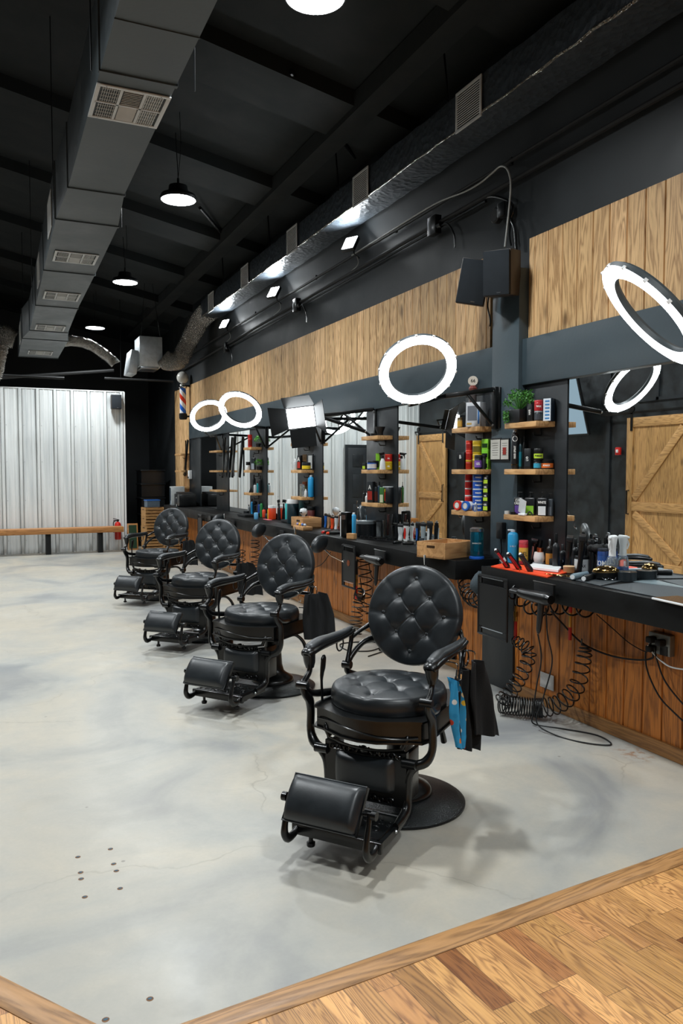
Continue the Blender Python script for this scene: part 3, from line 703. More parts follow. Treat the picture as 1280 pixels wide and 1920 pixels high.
# wall flood lamps washing the duct
for k, (px_, py_, lab) in enumerate([(655, 455, 'square flood lamp on the conduit, largest and nearest'), (512, 547, 'square flood lamp on the conduit, middle of three'), (420, 607, 'square flood lamp on the conduit, nearest the silver flexible duct')]):
    p = onX(px_, py_, 3.27); t = thing('flood_lamp', lab, 'lamp', p, 0, 'flood lamps on the right wall')
    R = Euler((0, radians(-52), radians(24))).to_matrix()          # face tilted up towards the duct and out into the room
    nrm = Vector((-0.72, -0.42, 0.55)).normalized(); q = nrm.to_track_quat('Z', 'X').to_matrix()
    b = MB(); b.box(q @ Vector((0, 0, -0.022)), (0.17, 0.15, 0.04), M_SATINB, rot=q, bev=0.008); b.build('housing', t)
    b = MB(); b.box(q @ Vector((0, 0, 0.0)), (0.15, 0.13, 0.004), M_FLOODE, rot=q); b.build('lens', t)
    b = MB(); b.sweep([q @ Vector((0.09, 0, -.02)), Vector((0.05, 0.0, -0.1)), Vector((0.11, 0, -0.14))], 0.007, M_SATINB, 6); b.sweep([(0.08, 0, -0.12), (0.10, 0.02, -.2), (0.11, 0.3, -.23)], 0.004, M_CABLEW, 6, sub=4); b.build('bracket', t)
    ld = bpy.data.lights.new('flood_light', 'AREA'); ld.shape = 'RECTANGLE'; ld.size = 0.14; ld.size_y = 0.12; ld.energy = FLOOD_W; ld.color = LAMP_COL
    lo = bpy.data.objects.new('flood_light', ld); COL.objects.link(lo); lo.parent = t; lo.rotation_mode = 'QUATERNION'
    lo.rotation_quaternion = (-nrm).to_track_quat('Z', 'X'); lo.location = nrm * 0.008

# ring lights: centre from pixel and depth, ratio of the seen ellipse, direction of its short axis
def ring_light(label, cx, cy, dep, ratio, phi, dia, mount, elbow, grp='ring lights over the stations'):
    r = ray(cx, cy); p = Vector((0, 0, H)) + r * (dep / r.dot(_F)); tc = (-r).normalized()
    side = (_R * cos(phi) + _U * sin(phi)); side = (side - tc * side.dot(tc)).normalized()
    n = (tc * ratio + side * sqrt(1 - ratio ** 2)).normalized()
    t = thing('ring_light', label, 'lamp', p, 0, grp); q = n.to_track_quat('Z', 'Y'); t.rotation_mode = 'QUATERNION'; t.rotation_quaternion = q
    ro = dia / 2; ri = ro * 0.74; mid = (ro + ri) / 2; hw = (ro - ri) / 2
    def ring(prof, m, nm):
        b = MB(); seg = 72; i = b.mi(m); rings = []
        for k in range(seg):
            a = 2 * pi * k / seg; rings.append([b.bm.verts.new(((mid + u) * cos(a), (mid + u) * sin(a), v)) for u, v in prof])
        for k in range(seg):
            A, B = rings[k], rings[(k + 1) % seg]
            for j in range(len(prof)): b.bm.faces.new([A[j], A[(j + 1) % len(prof)], B[(j + 1) % len(prof)], B[j]])
        return b.build(nm, t)
    ring([(-hw, 0.0), (-hw, -0.02), (-hw * .6, -0.032), (hw * .6, -0.032), (hw, -0.02), (hw, 0.0)], M_DUCT, 'housing')
    ring([(-hw * .93, 0.001), (hw * .93, 0.001), (hw * .8, 0.008), (-hw * .8, 0.008)], M_LED, 'diffuser')
    for k in range(14):
        a = 2 * pi * k / 14; b = MB(); b.box((ro * cos(a), ro * sin(a), 0.0), (0.010, 0.014, 0.014), M_WHITE, rot=(0, 0, a)); b.build('clip', t)
    # clamp across the back, arm to its wall mount in world space
    b = MB(); b.sweep([(0, -ro + .01, -0.02), (0, -ro + .0, -0.05), (0, -ro - .03, -0.06)], 0.014, M_METALB, 8); b.build('clamp', t)
    base = p + (q @ Vector((0, -ro - .03, -0.06)))
    return t, base
def arm(label, pts, post_y, grp='steel arms that hold the lamps', z0=1.85, z1=2.15, xpost=None):
    X0 = xpost or XP
    t = thing('swing_mount', label, 'arm', (X0 - .02, post_y, z0), 0, grp); o = Vector((X0 - .02, post_y, z0))
    b = MB(); b.box((0.0, 0, (z1 - z0) / 2), (0.03, 0.05, z1 - z0), M_METALB, bev=0.004); b.box((0.012, 0, (z1 - z0) / 2), (0.012, 0.10, z1 - z0 - .01), M_METALB, bev=0.003); b.build('mount_post', t)
    pts = [Vector(p_) - o for p_ in pts]
    for a, c in zip(pts, pts[1:]):
        b = MB(); q = (c - a).to_track_quat('Y', 'Z').to_matrix(); b.box((a + c) / 2, (0.022, (c - a).length, 0.034), M_METALB, rot=q, bev=0.004); b.build('bar', t)
    lo = Vector((-0.02, 0, 0.03)); tgt = pts[0] + (pts[1] - pts[0]) * 0.55
    b = MB(); q = (tgt - lo).to_track_quat('Y', 'Z').to_matrix(); b.box((tgt + lo) / 2, (0.016, (tgt - lo).length, 0.022), M_METALB, rot=q, bev=0.003); b.build('strut', t)
    for p_ in [(-.02, 0, z1 - z0 - .03), (-.02, 0, .03)] + pts[1:]:
        b = MB(); b.ball(p_, 0.011, M_STEEL, 8); b.build('bolt', t)
    return t
_, base = ring_light('glowing ring light over the large first chair backrest, biggest fully visible', 783, 695, 4.93, 0.82, radians(-68), 0.505, None, None)
arm('black steel arm from the pilaster to the biggest fully visible ring light', [(3.28, 4.64, 2.13), (2.95, 4.75, 2.08), base + Vector((.02, .02, -.01))], 4.64)
_, base = ring_light('glowing ring light, left one of the overlapping pair, beside the barber pole', 391, 780, 9.7, 0.80, radians(-68), 0.47, None, None)
arm('black steel arm of the ring light beside the barber pole', [(3.36, 12.1, 2.13), (2.9, 11.0, 2.05), base], 12.1, xpost=3.40)
_, base = ring_light('glowing ring light, right one of the overlapping pair', 450, 769, 9.0, 0.74, radians(-114), 0.52, None, None)
arm('long black steel arm under the overlapping pair of ring lights', [(3.36, 9.95, 2.13), (2.95, 9.4, 2.12), base], 9.95, xpost=3.40)
_, base = ring_light('huge ring light seen almost edge-on at the right edge', 1218, 592, 2.95, 0.30, radians(-138), 0.50, None, None)
arm('black steel arm at the right edge that carries the edge-on ring light', [(3.36, 2.2, 2.13), (2.8, 1.7, 2.1), base], 2.2, xpost=3.42)
# folded arm without a lamp at the panel by the second mirror, and one hanging down at the end
arm('folded black steel arm without a lamp beside the mirror with the black door', [(3.36, 6.69, 2.14), (3.0, 7.2, 2.10), (3.15, 6.9, 2.0), (3.3, 6.75, 1.93)], 6.69, xpost=3.40, z0=1.83)
# LED panel with barn doors
pc = Vector((0, 0, H)) + ray(564, 783) * 7.05; t = thing('led_panel_light', 'square LED panel lamp with four black barn door flaps', 'lamp', pc)
n = Vector((-.52, -.78, -.18)).normalized(); q = n.to_track_quat('Z', 'Y'); t.rotation_mode = 'QUATERNION'; t.rotation_quaternion = q @ Quaternion((0, 0, 1), radians(6))
b = MB(); b.box((0, 0, -0.03), (0.27, 0.20, 0.05), M_PLASTB, bev=0.006); b.build('housing', t)
b = MB(); b.box((0, 0, -0.002), (0.25, 0.18, 0.006), M_LEDP); b.build('led_face', t)
for (cx, cy, wx, wy, rot, px0) in ((0, .10, .26, .16, (radians(50), 0, 0), 'h'), (0, -.10, .24, .17, (radians(-12), 0, 0), 'h'), (-.135, 0, .17, .19, (0, radians(38), 0), 'v'), (.135, 0, .17, .19, (0, radians(-50), 0), 'v')):
    b = MB(); R = Euler(rot).to_matrix(); off = Vector((0, wy / 2 if cy > 0 else -wy / 2, 0)) if px0 == 'h' else Vector((wx / 2 if cx > 0 else -wx / 2, 0, 0))
    a = MB(); ctr = Vector((cx, cy, 0)) + R @ off
    if px0 == 'h': poly = [(-wx / 2 * (.98 if cy < 0 else 1.1), -wy / 2), (wx / 2 * (.98 if cy < 0 else 1.1), -wy / 2), (wx / 2, wy / 2), (-wx / 2, wy / 2)]
    else: poly = [(-wx / 2, -wy * .7 if cx < 0 else -wy / 2), (wx / 2, -wy / 2 if cx < 0 else -wy * .8), (wx / 2, wy / 2 if cx < 0 else wy * .8), (-wx / 2, wy * .7 if cx < 0 else wy / 2)]
    b.prism(poly, -0.0015, 0.0015, M_SATINB, Matrix.Translation(ctr) @ R.to_4x4()); b.build('barn_door_flap', t)
b = MB(); b.sweep([(-.14, 0, -.03), (-.15, -.02, -.1), (0, -.05, -.14), (.15, -.02, -.1), (.14, 0, -.03)], 0.008, M_METALB, 8); b.build('yoke', t)
arm('black steel arm that carries the square LED panel lamp', [(3.36, 8.02, 2.13), (3.0, 7.6, 2.12), pc + Vector((.08, .1, -.05))], 8.02, xpost=3.40)

# ================================================================== COUNTERS, MIRRORS, SHELVES
def counter(label, y0, y1):
    t = thing('counter', label, 'counter', ((XCF + XW) / 2, (y0 + y1) / 2, 0.785)); L = y1 - y0; D = XW - 0.012 - XCF
    b = MB(); b.box((0, 0, 0.0675), (D, L, 0.133), M_COUNTER, bev=0.004); b.build('worktop', t)
    b = MB(); b.box((-D / 2 + 0.006, 0, 0.1345), (0.012, L - .004, 0.003), M_SATINB); b.build('edge_strip', t)
    return t
counter('long black counter running away under the mirrors from the wooden box', 4.60, 14.65)
counter('short black counter in the foreground carrying the orange mat', -0.6, 4.285)
for k, (y0, y1, lab) in enumerate([(1.6, 3.965, 'nearest wall mirror, reflecting a ring light and a barn door'), (5.145, 6.252, 'wall mirror reflecting the whole far barn door behind the wooden box'), (6.893, 8.004, 'wall mirror reflecting the black panel door and metal sheeting'),
        (8.783, 9.924, 'wall mirror behind the LED panel lamp, reflecting metal sheeting'), (10.678, 11.758, 'wall mirror reflecting metal sheeting between the two left shelf columns'), (12.48, 13.533, 'farthest wall mirror, reflecting the dark end of the shop')]):
    t = thing('wall_mirror', lab, 'mirror', (XW - .008, (y0 + y1) / 2, ZC), 0, 'mirrors above the counter')
    b = MB(); b.box((0, 0, 0.612), (0.006, y1 - y0, 1.216), M_MIRROR); b.build('mirror_glass', t, smooth=0)
    b = MB(); b.box((-.0, (-(y1 - y0) / 2 + .001), 0.612), (0.012, 0.004, 1.216), M_STEEL); b.build('edge_trim', t, smooth=0)
SH_Z = (1.875, 1.562, 1.252)
COLS = [('right of the pilaster', 4.082, 4.42, XP - 0.0), ('left of the pilaster', 4.752, 5.09, 0), ('beside the barn door mirror', 6.339, 6.683, 0), ('behind the LED panel lamp', 8.249, 8.595, 0), ('left of the LED panel lamp', 10.127, 10.465, 0), ('of the far empty column', 11.86, 12.335, 0), ('on the wood boards by the barber pole', 14.36, 14.9, 0)]
for ci, (cn, y0, y1, _) in enumerate(COLS):
    for si, z in enumerate(SH_Z):
        nm = ('top', 'middle', 'bottom')[si]
        t = thing('wall_shelf', '%s wooden shelf %s' % (nm, cn), 'shelf', (XW - .02, (y0 + y1) / 2, z - 0.036), 0, 'wooden shelves between the mirrors')
        b = MB(); b.box((-0.078, 0, 0.018), (0.155, y1 - y0, 0.036 if ci != 5 else .03), M_SHELF, bev=0.0025); b.build('shelf_board', t)
        b = MB()
        b.sweep([(-.004, -.03, -.004), (-.004, -.03, -.05), (-.06, -.03, -.05), (-.07, -.03, -.03)], 0.005, M_METALB, 6); b.build('hook', t)
        if ci < 4 and False: pass

# ================================================================== BARBER CHAIR
def tufted(name, parent, M, R, edge_h, dome, buttons, depth_, creases, rings=46, seg=120, pipe=True):
    """leather disc in local XY, front towards +Z: rounded side, domed face, dimples at buttons and stitched folds"""
    b = MB(); i = b.mi(M_LEATH); V = []
    def h(x, y):
        r = sqrt(x * x + y * y) / R
        z = dome * (1 - r ** 2) if r < 1 else 0
        for bx, by in buttons:
            d = sqrt((x - bx) ** 2 + (y - by) ** 2); z -= depth_ * 0.62 * exp(-(d / 0.026) ** 2) + depth_ * 0.18 * exp(-(d / 0.06) ** 2)
        for (ax, ay), (cx, cy), k_ in creases:
            vx, vy = cx - ax, cy - ay; L2 = vx * vx + vy * vy; t = max(0, min(1, ((x - ax) * vx + (y - ay) * vy) / L2))
            d = sqrt((x - ax - t * vx) ** 2 + (y - ay - t * vy) ** 2)
            z -= k_ * (0.0028 * exp(-(d / 0.0032) ** 2) + 0.0022 * exp(-(d / 0.022) ** 2))
        return z
    c = b.bm.verts.new(M @ Vector((0, 0, edge_h + h(0, 0)))); prev = None
    prof = [(k / rings) for k in range(1, rings + 1)]
    for q in prof:
        ring = []
        for s_ in range(seg):
            a = 2 * pi * s_ / seg; r = R * q * 0.89; x, y = r * cos(a), r * sin(a); ring.append(b.bm.verts.new(M @ Vector((x, y, edge_h + h(x, y) - dome * 0.0))))
        if prev is None:
            for s_ in range(seg): b.bm.faces.new([c, ring[s_], ring[(s_ + 1) % seg]])
        else:
            for s_ in range(seg): b.bm.faces.new([prev[s_], ring[s_], ring[(s_ + 1) % seg], prev[(s_ + 1) % seg]])
        prev = ring
    n_ = 12; rr = edge_h * 0.5
    for k in range(1, n_ + 1):       # rolled side
        t = k / n_; a_ = pi * t - pi / 2 * 0; ring = []
        for s_ in range(seg):
            a = 2 * pi * s_ / seg; x0, y0 = R * .89 * cos(a), R * .89 * sin(a); top = edge_h + h(x0, y0)
            rad = R * .89 + R * .11 * sin(pi * t) ** 0.62 + 0.008 * t
            z = top * (0.5 + 0.5 * cos(pi * t)); ring.append(b.bm.verts.new(M @ Vector((rad * cos(a), rad * sin(a), z))))
        for s_ in range(seg): b.bm.faces.new([prev[s_], ring[s_], ring[(s_ + 1) % seg], prev[(s_ + 1) % seg]])
        prev = ring
    b.bm.faces.new(prev[::-1])
    o = b.build(name, parent, smooth=70)
    for bx, by in buttons:
        z = edge_h + h(bx, by) + 0.003; bb = MB(); bb.lathe([(0.0, 0.009), (0.006, 0.0085), (0.0115, 0.005), (0.0125, 0.001), (0.011, -0.003), (0, -0.003)], (0, 0, 0), M_LEATH, 16, M @ Matrix.Translation((bx, by, z)))
        bb.build('button', o, smooth=60)
    return o
def diamond(px_, py_):
    rows = [(2, [0]), (1, [-1, 1]), (0, [-2, 0, 2]), (-1, [-1, 1]), (-2, [0])]
    B = [(c * px_, r * py_) for r, cs in rows for c in cs]; Cc = []
    for i in range(len(B)):
        for j in range(i):
            if abs(abs(B[i][0] - B[j][0]) - px_) < 1e-6 and abs(abs(B[i][1] - B[j][1]) - py_) < 1e-6: Cc.append((B[i], B[j], 1.0))
    return B, Cc

def rail(parent, name, pts, r, m=None, flat=0.6, up=(1, 0, 0), sub=6, seg=10):
    b = MB(); b.sweep(pts, r, m or M_METALB, seg, flat=flat, sub=sub, up=up); return b.build(name, parent, smooth=50)

def make_chair():
    t = thing('barber_chair', 'x', 'chair')
    # base disc with stepped rim, dome, pump column
    by = 0.088
    b = MB(); b.lathe([(0.0, 0.0), (0.298, 0.0), (0.305, 0.006), (0.305, 0.014), (0.294, 0.022), (0.282, 0.025), (0.275, 0.031), (0.20, 0.043), (0.150, 0.052), (0.0, 0.054)], (0, by, 0), M_CASTB, 72); b.build('base_plate', t, smooth=40)
    b = MB(); b.lathe([(0.150, 0.050), (0.152, 0.060), (0.140, 0.078), (0.105, 0.098), (0.080, 0.12), (0.068, 0.17), (0.062, 0.26), (0.060, 0.34), (0.0, 0.34)], (0, by, 0), M_METALB, 48); b.build('pedestal', t, smooth=50)
    b = MB(); b.lathe([(0.042, 0.33), (0.042, 0.44), (0, 0.44)], (0, by, 0), M_STEEL, 24); b.build('piston', t)
    b = MB(); b.box((0, 0.04, 0.415), (0.36, 0.40, 0.03), M_METALB, bev=0.006); b.box((0, 0.09, 0.39), (0.16, 0.20, 0.05), M_METALB, bev=0.01); b.build('seat_plate', t)
    b = MB(); b.sweep([(0.05, by + .04, 0.36), (0.10, by + .14, 0.36), (0.12, by + .22, 0.30), (0.12, by + .27, 0.22)], [.011, .011, .013, .016], M_METALB, 10, sub=4); b.build('pump_lever', t)
    # seat frame, serpentine front
    b = MB(); W2 = 0.262
    front_ = [(-W2, -.225), (-.245, -.270), (-.20, -.283), (-.15, -.310), (-.08, -.345), (0, -.357), (.08, -.345), (.15, -.310), (.20, -.283), (.245, -.270), (W2, -.225)]
    poly = front_ + [(W2, .19), (.20, .235), (-.20, .235), (-W2, .19)]
    b.prism(poly, 0.430, 0.514, M_METALB)
    pin = [(x * 1.035, y * 1.03 - .002) for x, y in poly]; b.prism(pin, 0.512, 0.520, M_METALB); b.prism(pin, 0.424, 0.432, M_METALB)
    sf = b.build('seat_frame', t, smooth=25)
    b = MB(); b.sweep([(-.235, -.280, .47), (-.15, -.314, .475), (-.05, -.353, .47), (.08, -.350, .452), (.17, -.309, .444), (.235, -.280, .45)], 0.004, M_METALB, 6, sub=5); b.build('relief_line', sf)
    # seat cushion and round backrest
    B, Cc = diamond(0.088, 0.088)
    Bs = B
    ex = [((0, 2 * .088), (0, .255), .7), ((0, -2 * .088), (0, -.255), .9), ((2 * .088, 0), (.255, 0), .7), ((-2 * .088, 0), (-.255, 0), .7), ((.088, .088), (.2, .17), .6), ((-.088, .088), (-.2, .17), .6), ((.088, -.088), (.2, -.17), .6), ((-.088, -.088), (-.2, -.17), .6)]
    tufted('seat', t, Matrix.Translation((0, -.045, .508)), 0.257, 0.084, 0.022, Bs, 0.014, Cc + ex)
    tilt = radians(14)
    BM = Matrix.Translation((0, .285, .848)) @ Matrix.Rotation(pi / 2 - tilt, 4, 'X')
    B2, C2 = diamond(0.078, 0.087)
    ex = [((0, 2 * .087), (0, .235), .8), ((0, -2 * .087), (0, -.235), .8), ((2 * .078, 0), (.236, 0), .8), ((-2 * .078, 0), (-.236, 0), .8), ((.078, .087), (.165, .165), .7), ((-.078, .087), (-.165, .165), .7), ((.078, -.087), (.165, -.165), .7), ((-.078, -.087), (-.165, -.165), .7)]
    bk = tufted('backrest', t, BM, 0.238, 0.050, 0.020, B2, 0.013, C2 + ex)
    b = MB(); b.lathe([(0, -.030), (.14, -.030), (.205, -.018), (.232, .0), (.236, .012), (0, .012)], (0, 0, 0), M_METALB, 60, BM); b.build('back_shell', t, smooth=50)
    b = MB(); b.box(BM @ Vector((0, -.16, -.035)), (0.06, 0.02, 0.16), M_METALB, rot=(-tilt, 0, 0), bev=.006); b.cyl((-.2, .30, .66), (.2, .30, .66), 0.014, m=M_METALB); b.build('back_bracket', t)
    b = MB(); q = (BM @ Vector((0, .20, -.04))); b.sweep([q, q + Vector((0, .03, .03)), q + Vector((0, .02, .10))], .006, M_CHROME, 8, sub=3); b.build('headrest_socket', t)
    # arms
    for s_ in (-1, 1):
        X = .287 * s_
        ar = MB(); path = [(X, -.292, .742), (X, -.27, .752), (X, -.18, .762), (X, -.04, .760), (X, .09, .762), (X, .165, .772)]
        ar.sweep(path, [.024, .033, .034, .028, .023, .018], M_METALB, 12, flat=0.62, sub=5, up=(0, 0, 1))
        ao = ar.build('armrest', t, smooth=50)
        b = MB(); b.sweep([(X, -.275, .766), (X, -.25, .774), (X, -.17, .783), (X, -.05, .780), (X, .07, .780), (X, .15, .788)], [.012, .026, .029, .025, .021, .012], M_LEATH, 14, flat=0.6, sub=5, up=(0, 0, 1)); b.build('arm_pad', ao, smooth=60)
        # front bracket block under the arm
        b = MB(); b.sweep([(X, -.268, .748), (X, -.262, .715), (X, -.258, .682)], [.030, .027, .019], M_METALB, 12, sub=3); b.build('arm_socket', ao, smooth=50)
        Lx = X + s_ * .004
        so = rail(t, 'side_frame', [(X, -.258, .70), (X, -.262, .665), (Lx, -.285, .64), (Lx, -.312, .617), (X, -.302, .575), (X, -.262, .535), (X, -.250, .48), (X, -.252, .40), (.262 * s_, -.262, .350), (.215 * s_, -.272, .325), (.193 * s_, -.275, .28), (.188 * s_, -.272, .20), (.188 * s_, -.285, .145), (.188 * s_, -.33, .125), (.188 * s_, -.40, .118)],
                  [.017, .015, .016, .020, .019, .024, .022, .022, .028, .028, .022, .022, .026, .024, .018], flat=.75, sub=4)
        b = MB(); b.cyl((X - .026, -.322, .617), (X + .026, -.322, .617), .017, m=M_METALB); b.build('joint', so); b = MB(); b.cyl((.175 * s_, -.30, .345), (.235 * s_, -.30, .345), .02, m=M_METALB); b.build('joint', so)
        rail(t, 'side_bracket', [(X, -.30, .60), (X, -.24, .562), (.272 * s_, -.16, .545), (.25 * s_, -.08, .536)], [.014, .016, .018, .016], flat=.8)
        # rear: arm to knob, knob to seat, knob sweeping up to the back
        ro = rail(t, 'rear_support', [(X, .155, .768), (X, .150, .72), (X, .125, .66), (X, .108, .605), (X, .118, .575), (.275 * s_, .165, .552), (.25 * s_, .20, .535)], [.016, .013, .013, .018, .017, .016, .016], flat=.8)
        b = MB(); b.cyl((X - .022, .106, .612), (X + .022, .106, .612), .019, m=M_METALB); b.build('joint', ro)
        rail(t, 'back_link', [(X, .112, .615), (X * .97, .15, .655), (.255 * s_, .21, .70), (.225 * s_, .265, .715), (.19 * s_, .30, .72)], [.015, .014, .014, .018, .020], flat=.9)
        rail(t, 'back_strut', [(X, .15, .735), (.262 * s_, .21, .765), (.225 * s_, .275, .795)], [.012, .011, .016], flat=.8)
        rg_ = MB(); rg_.sweep([(X + s_ * .03 + .0, .09 + .035 * cos(a), .715 + .035 * sin(a)) for a in [k * pi / 8 for k in range(16)]], .004, M_METALB, 6, closed=True); rg_.build('scroll_ring', ro)
    # reclining lever on the sitter's right
    b = MB(); b.sweep([(-.262, -.188, .50), (-.262, -.196, .60), (-.262, -.193, .64), (-.262, -.184, .67), (-.262, -.178, .705), (-.262, -.178, .722)], [.010, .010, .015, .020, .020, .010], M_METALB, 12, flat=.45, sub=5, up=(1, 0, 0)); b.build('recline_lever', t, smooth=60)
    # kick panel body
    b = MB()
    b.prism([(-.19, .150), (.19, .150), (.19, .385), (.12, .370), (0, .362), (-.12, .370), (-.19, .385)], .27, .295, M_METALB, Matrix.Rotation(pi / 2, 4, 'X'))
    b.box((0, -.275, .27), (.30, .03, .20), M_METALB, bev=.006)
    for s_ in (-1, 1): b.box((s_ * .180, -.22, .27), (.018, .14, .21), M_METALB, bev=.004)
    bo = b.build('kick_panel_frame', t, smooth=30)
    # pierced scroll band above, reaching the seat frame
    b = MB(); y_ = -.291
    b.sweep([(-.18, y_, .397), (-.09, y_ - .012, .382), (0, y_ - .016, .376), (.09, y_ - .012, .382), (.18, y_, .397)], .010, M_METALB, 8, sub=4, flat=.6)
    def curl(cx, cz, r, a0, turns, s_):
        return [(cx + s_ * (r * (1 - k / 16 * .75)) * cos(a0 + turns * 2 * pi * k / 16), y_ - .010, cz + (r * (1 - k / 16 * .75)) * sin(a0 + turns * 2 * pi * k / 16)) for k in range(17)]
    for s_ in (-1, 1):
        for cx, r, a0 in ((.045, .018, 0), (.085, .016, 2.5), (.125, .018, 0.4), (.158, .012, 2.2)):
            b.sweep(curl(s_ * cx, .364, r, a0, 1.2, s_), .0042, M_METALB, 6)
        b.sweep([(s_ * .02, y_ - .01, .386), (s_ * .03, y_ - .01, .365), (s_ * .06, y_ - .01, .352)], .004, M_METALB, 6, sub=3)
        b.sweep([(s_ * .17, y_, .40), (s_ * .19, y_, .44), (s_ * .185, y_ + .02, .455)], .011, M_METALB, 8, sub=3)
    b.sweep([(-.16, y_ - .008, .355), (0, y_ - .012, .352), (.16, y_ - .008, .355)], .005, M_METALB, 6, sub=3)
    b.lathe([(.020, 0), (.014, .006), (0, .008)], m=M_METALB, seg=16, M=Matrix.Translation((0, y_ - .014, .373)) @ Matrix.Rotation(pi / 2, 4, 'X'))
    b.build('scroll_ornament', bo, smooth=50)
    b = MB()
    for s_ in (-1, 1):
        for cx, r, a0 in ((.04, .015, 0), (.08, .014, 2.5), (.12, .016, 0.4)): b.sweep(curl(s_ * cx, .172, r, a0, 1.2, s_), .004, M_METALB, 6)
    b.sweep([(-.13, y_ - .01, .158), (.13, y_ - .01, .158)], .005, M_METALB, 6); b.build('scroll_ornament', bo, smooth=50)
    # upholstered kick pad
    b = MB(); P = []; nx, nz = 20, 12
    for j in range(nz + 1):
        row = []
        for k in range(nx + 1):
            u, v = k / nx * 2 - 1, j / nz * 2 - 1; e = (1 - abs(u) ** 6) * (1 - abs(v) ** 5)
            x = u * .142 * (1 - .03 * v * v); z = .274 + v * .074 + .012 * (u * u) * (1 if v > 0 else 0) * v; row.append(b.bm.verts.new((x, -.290 - .040 * max(0, e) ** .40, z)))
        P.append(row)
    b.mi(M_LEATH)
    for j in range(nz):
        for k in range(nx): b.bm.faces.new([P[j][k], P[j][k + 1], P[j + 1][k + 1], P[j + 1][k]])
    b.build('kick_pad', t, smooth=80)
    # step plate with cast scrolls
    zt = .118
    b = MB(); b.prism([(-.185, -.285), (.185, -.285), (.195, -.42), (.195, -.555), (-.195, -.555), (-.195, -.42)], zt - .03, zt, M_METALB)
    b.box((0, -.555, zt - .018), (.40, .022, .045), M_METALB, bev=.004); b.box((0, -.46, zt - .045), (.30, .05, .03), M_METALB, bev=.005)
    st = b.build('step_plate', t, smooth=30)
    b = MB(); rn = random.Random(7)
    for k in range(26):
        cx, cy = rn.uniform(-.155, .155), rn.uniform(-.52, -.33); r = rn.uniform(.012, .026); a0 = rn.uniform(0, 6.28); n_ = 12; tr = rn.choice((-1, 1)) * rn.uniform(.5, 1.1)
        b.sweep([(cx + r * (1 - q / n_ * .6) * cos(a0 + tr * 2 * pi * q / n_), cy + r * (1 - q / n_ * .6) * sin(a0 + tr * 2 * pi * q / n_), zt + .001) for q in range(n_ + 1)], .0042, M_METALB, 6)
    for x in (-.172, .172): b.sweep([(x, -.31, zt + .001), (x, -.54, zt + .001)], .005, M_METALB, 6)
    for y in (-.31, -.54): b.sweep([(-.172, y, zt + .001), (.172, y, zt + .001)], .005, M_METALB, 6)
    b.build('cast_scrollwork', st, smooth=50)
    for s_ in (-1, 1):
        b = MB(); b.lathe([(.016, -.062), (.018, -.058), (.018, -.046), (.009, -.044), (.009, -.0)], (s_ * .13, -.53, zt - .03), M_METALB, 16); b.build('stop_foot', st)
        b = MB(); b.lathe([(.008, 0), (.006, .005), (0, .006)], m=M_STEEL, seg=10, M=Matrix.Translation((s_ * .199, -.42, zt - .008)) @ Matrix.Rotation(s_ * pi / 2, 4, 'Y')); b.build('bolt', st)
    # footrest pad on S arms
    FM = Matrix.Translation((0, -.632, .262)) @ Matrix.Rotation(radians(54), 4, 'X')     # pad face normal
    b = MB(); b.mi(M_LEATH); nx, ny = 24, 18; P = []
    for j in range(ny + 1):
        row = []
        for k in range(nx + 1):
            u, v = k / nx * 2 - 1, j / ny * 2 - 1; e = max(0, (1 - abs(u) ** 14)) ** .4 * max(0, (1 - abs(v) ** 8)) ** .45
            row.append(b.bm.verts.new(FM @ Vector((u * .157 - .006, v * .090, .012 + e * (.030 + .020 * (1 - v * v))))))
        P.append(row)
    for j in range(ny):
        for k in range(nx): b.bm.faces.new([P[j][k], P[j][k + 1], P[j + 1][k + 1], P[j + 1][k]])
    fp = b.build('footrest_pad', t, smooth=80)
    b = MB(); b.prism([(-.166, -.092), (.154, -.092), (.154, .092), (-.166, .092)], -.004, .013, M_METALB, FM); b.sweep([FM @ Vector(p) for p in ((-.164, -.09, .015), (.152, -.09, .015), (.152, .09, .015), (-.164, .09, .015))], .0045, M_LEATH, 6, closed=True)
    b.box(FM @ Vector((0, 0, -.018)), (.28, .09, .03), M_METALB, rot=(radians(54), 0, 0), bev=.008); b.build('pad_backing', fp, smooth=30)
    b = MB(); pv = FM @ Vector((0, -.0, -.012)); b.cyl((-.195, pv.y, pv.z), (.195, pv.y, pv.z), .009, m=M_METALB)
    for s_ in (-1, 1): b.cyl((s_ * .186, pv.y, pv.z), (s_ * .206, pv.y, pv.z), .018, m=M_METALB, seg=12)
    b.build('pivot_rod', fp)
    for s_ in (-1, 1):
        X = .178 * s_
        rail(t, 'footrest_arm', [(X, pv.y, pv.z + .006), (X * 1.0, pv.y - .012, pv.z - .04), (X, pv.y - .030, .160), (X, -.655, .120), (X, -.630, .092), (X, -.590, .090), (X, -.56, .102)], [.012, .013, .015, .018, .019, .017, .016], flat=.8, sub=5)
    # towel hooks of chromed wire on the sitter's left arm
    for y in (-.13, .11):
        b = MB(); b.sweep([(.30, y, .745), (.335, y, .745), (.352, y, .735), (.352, y - .0, .69), (.356, y, .675), (.366, y, .68), (.368, y, .70)], .0032, M_CHROME, 6, sub=3); b.build('towel_hook', t)
    return t
CH = [(1.651, 3.089, -.899, 'nearest black tufted barber chair with a colourful cloth on its arm'), (1.747, 5.170, -.918, 'second nearest black tufted barber chair, black towel on its arm'),
      (1.770, 7.023, -.800, 'third black tufted barber chair, counted from the camera'), (1.855, 9.483, -.768, 'farthest black tufted barber chair, beside the crates')]
ch0 = make_chair(); index_kids(); chairs = []
for k, (x, y, a, lab) in enumerate(CH):
    c = ch0 if k == 0 else copy_tree(ch0); c.location = (x, y, 0); c.rotation_euler = (0, 0, a); tag(c, lab, 'chair', 'black barber chairs'); chairs.append(c)

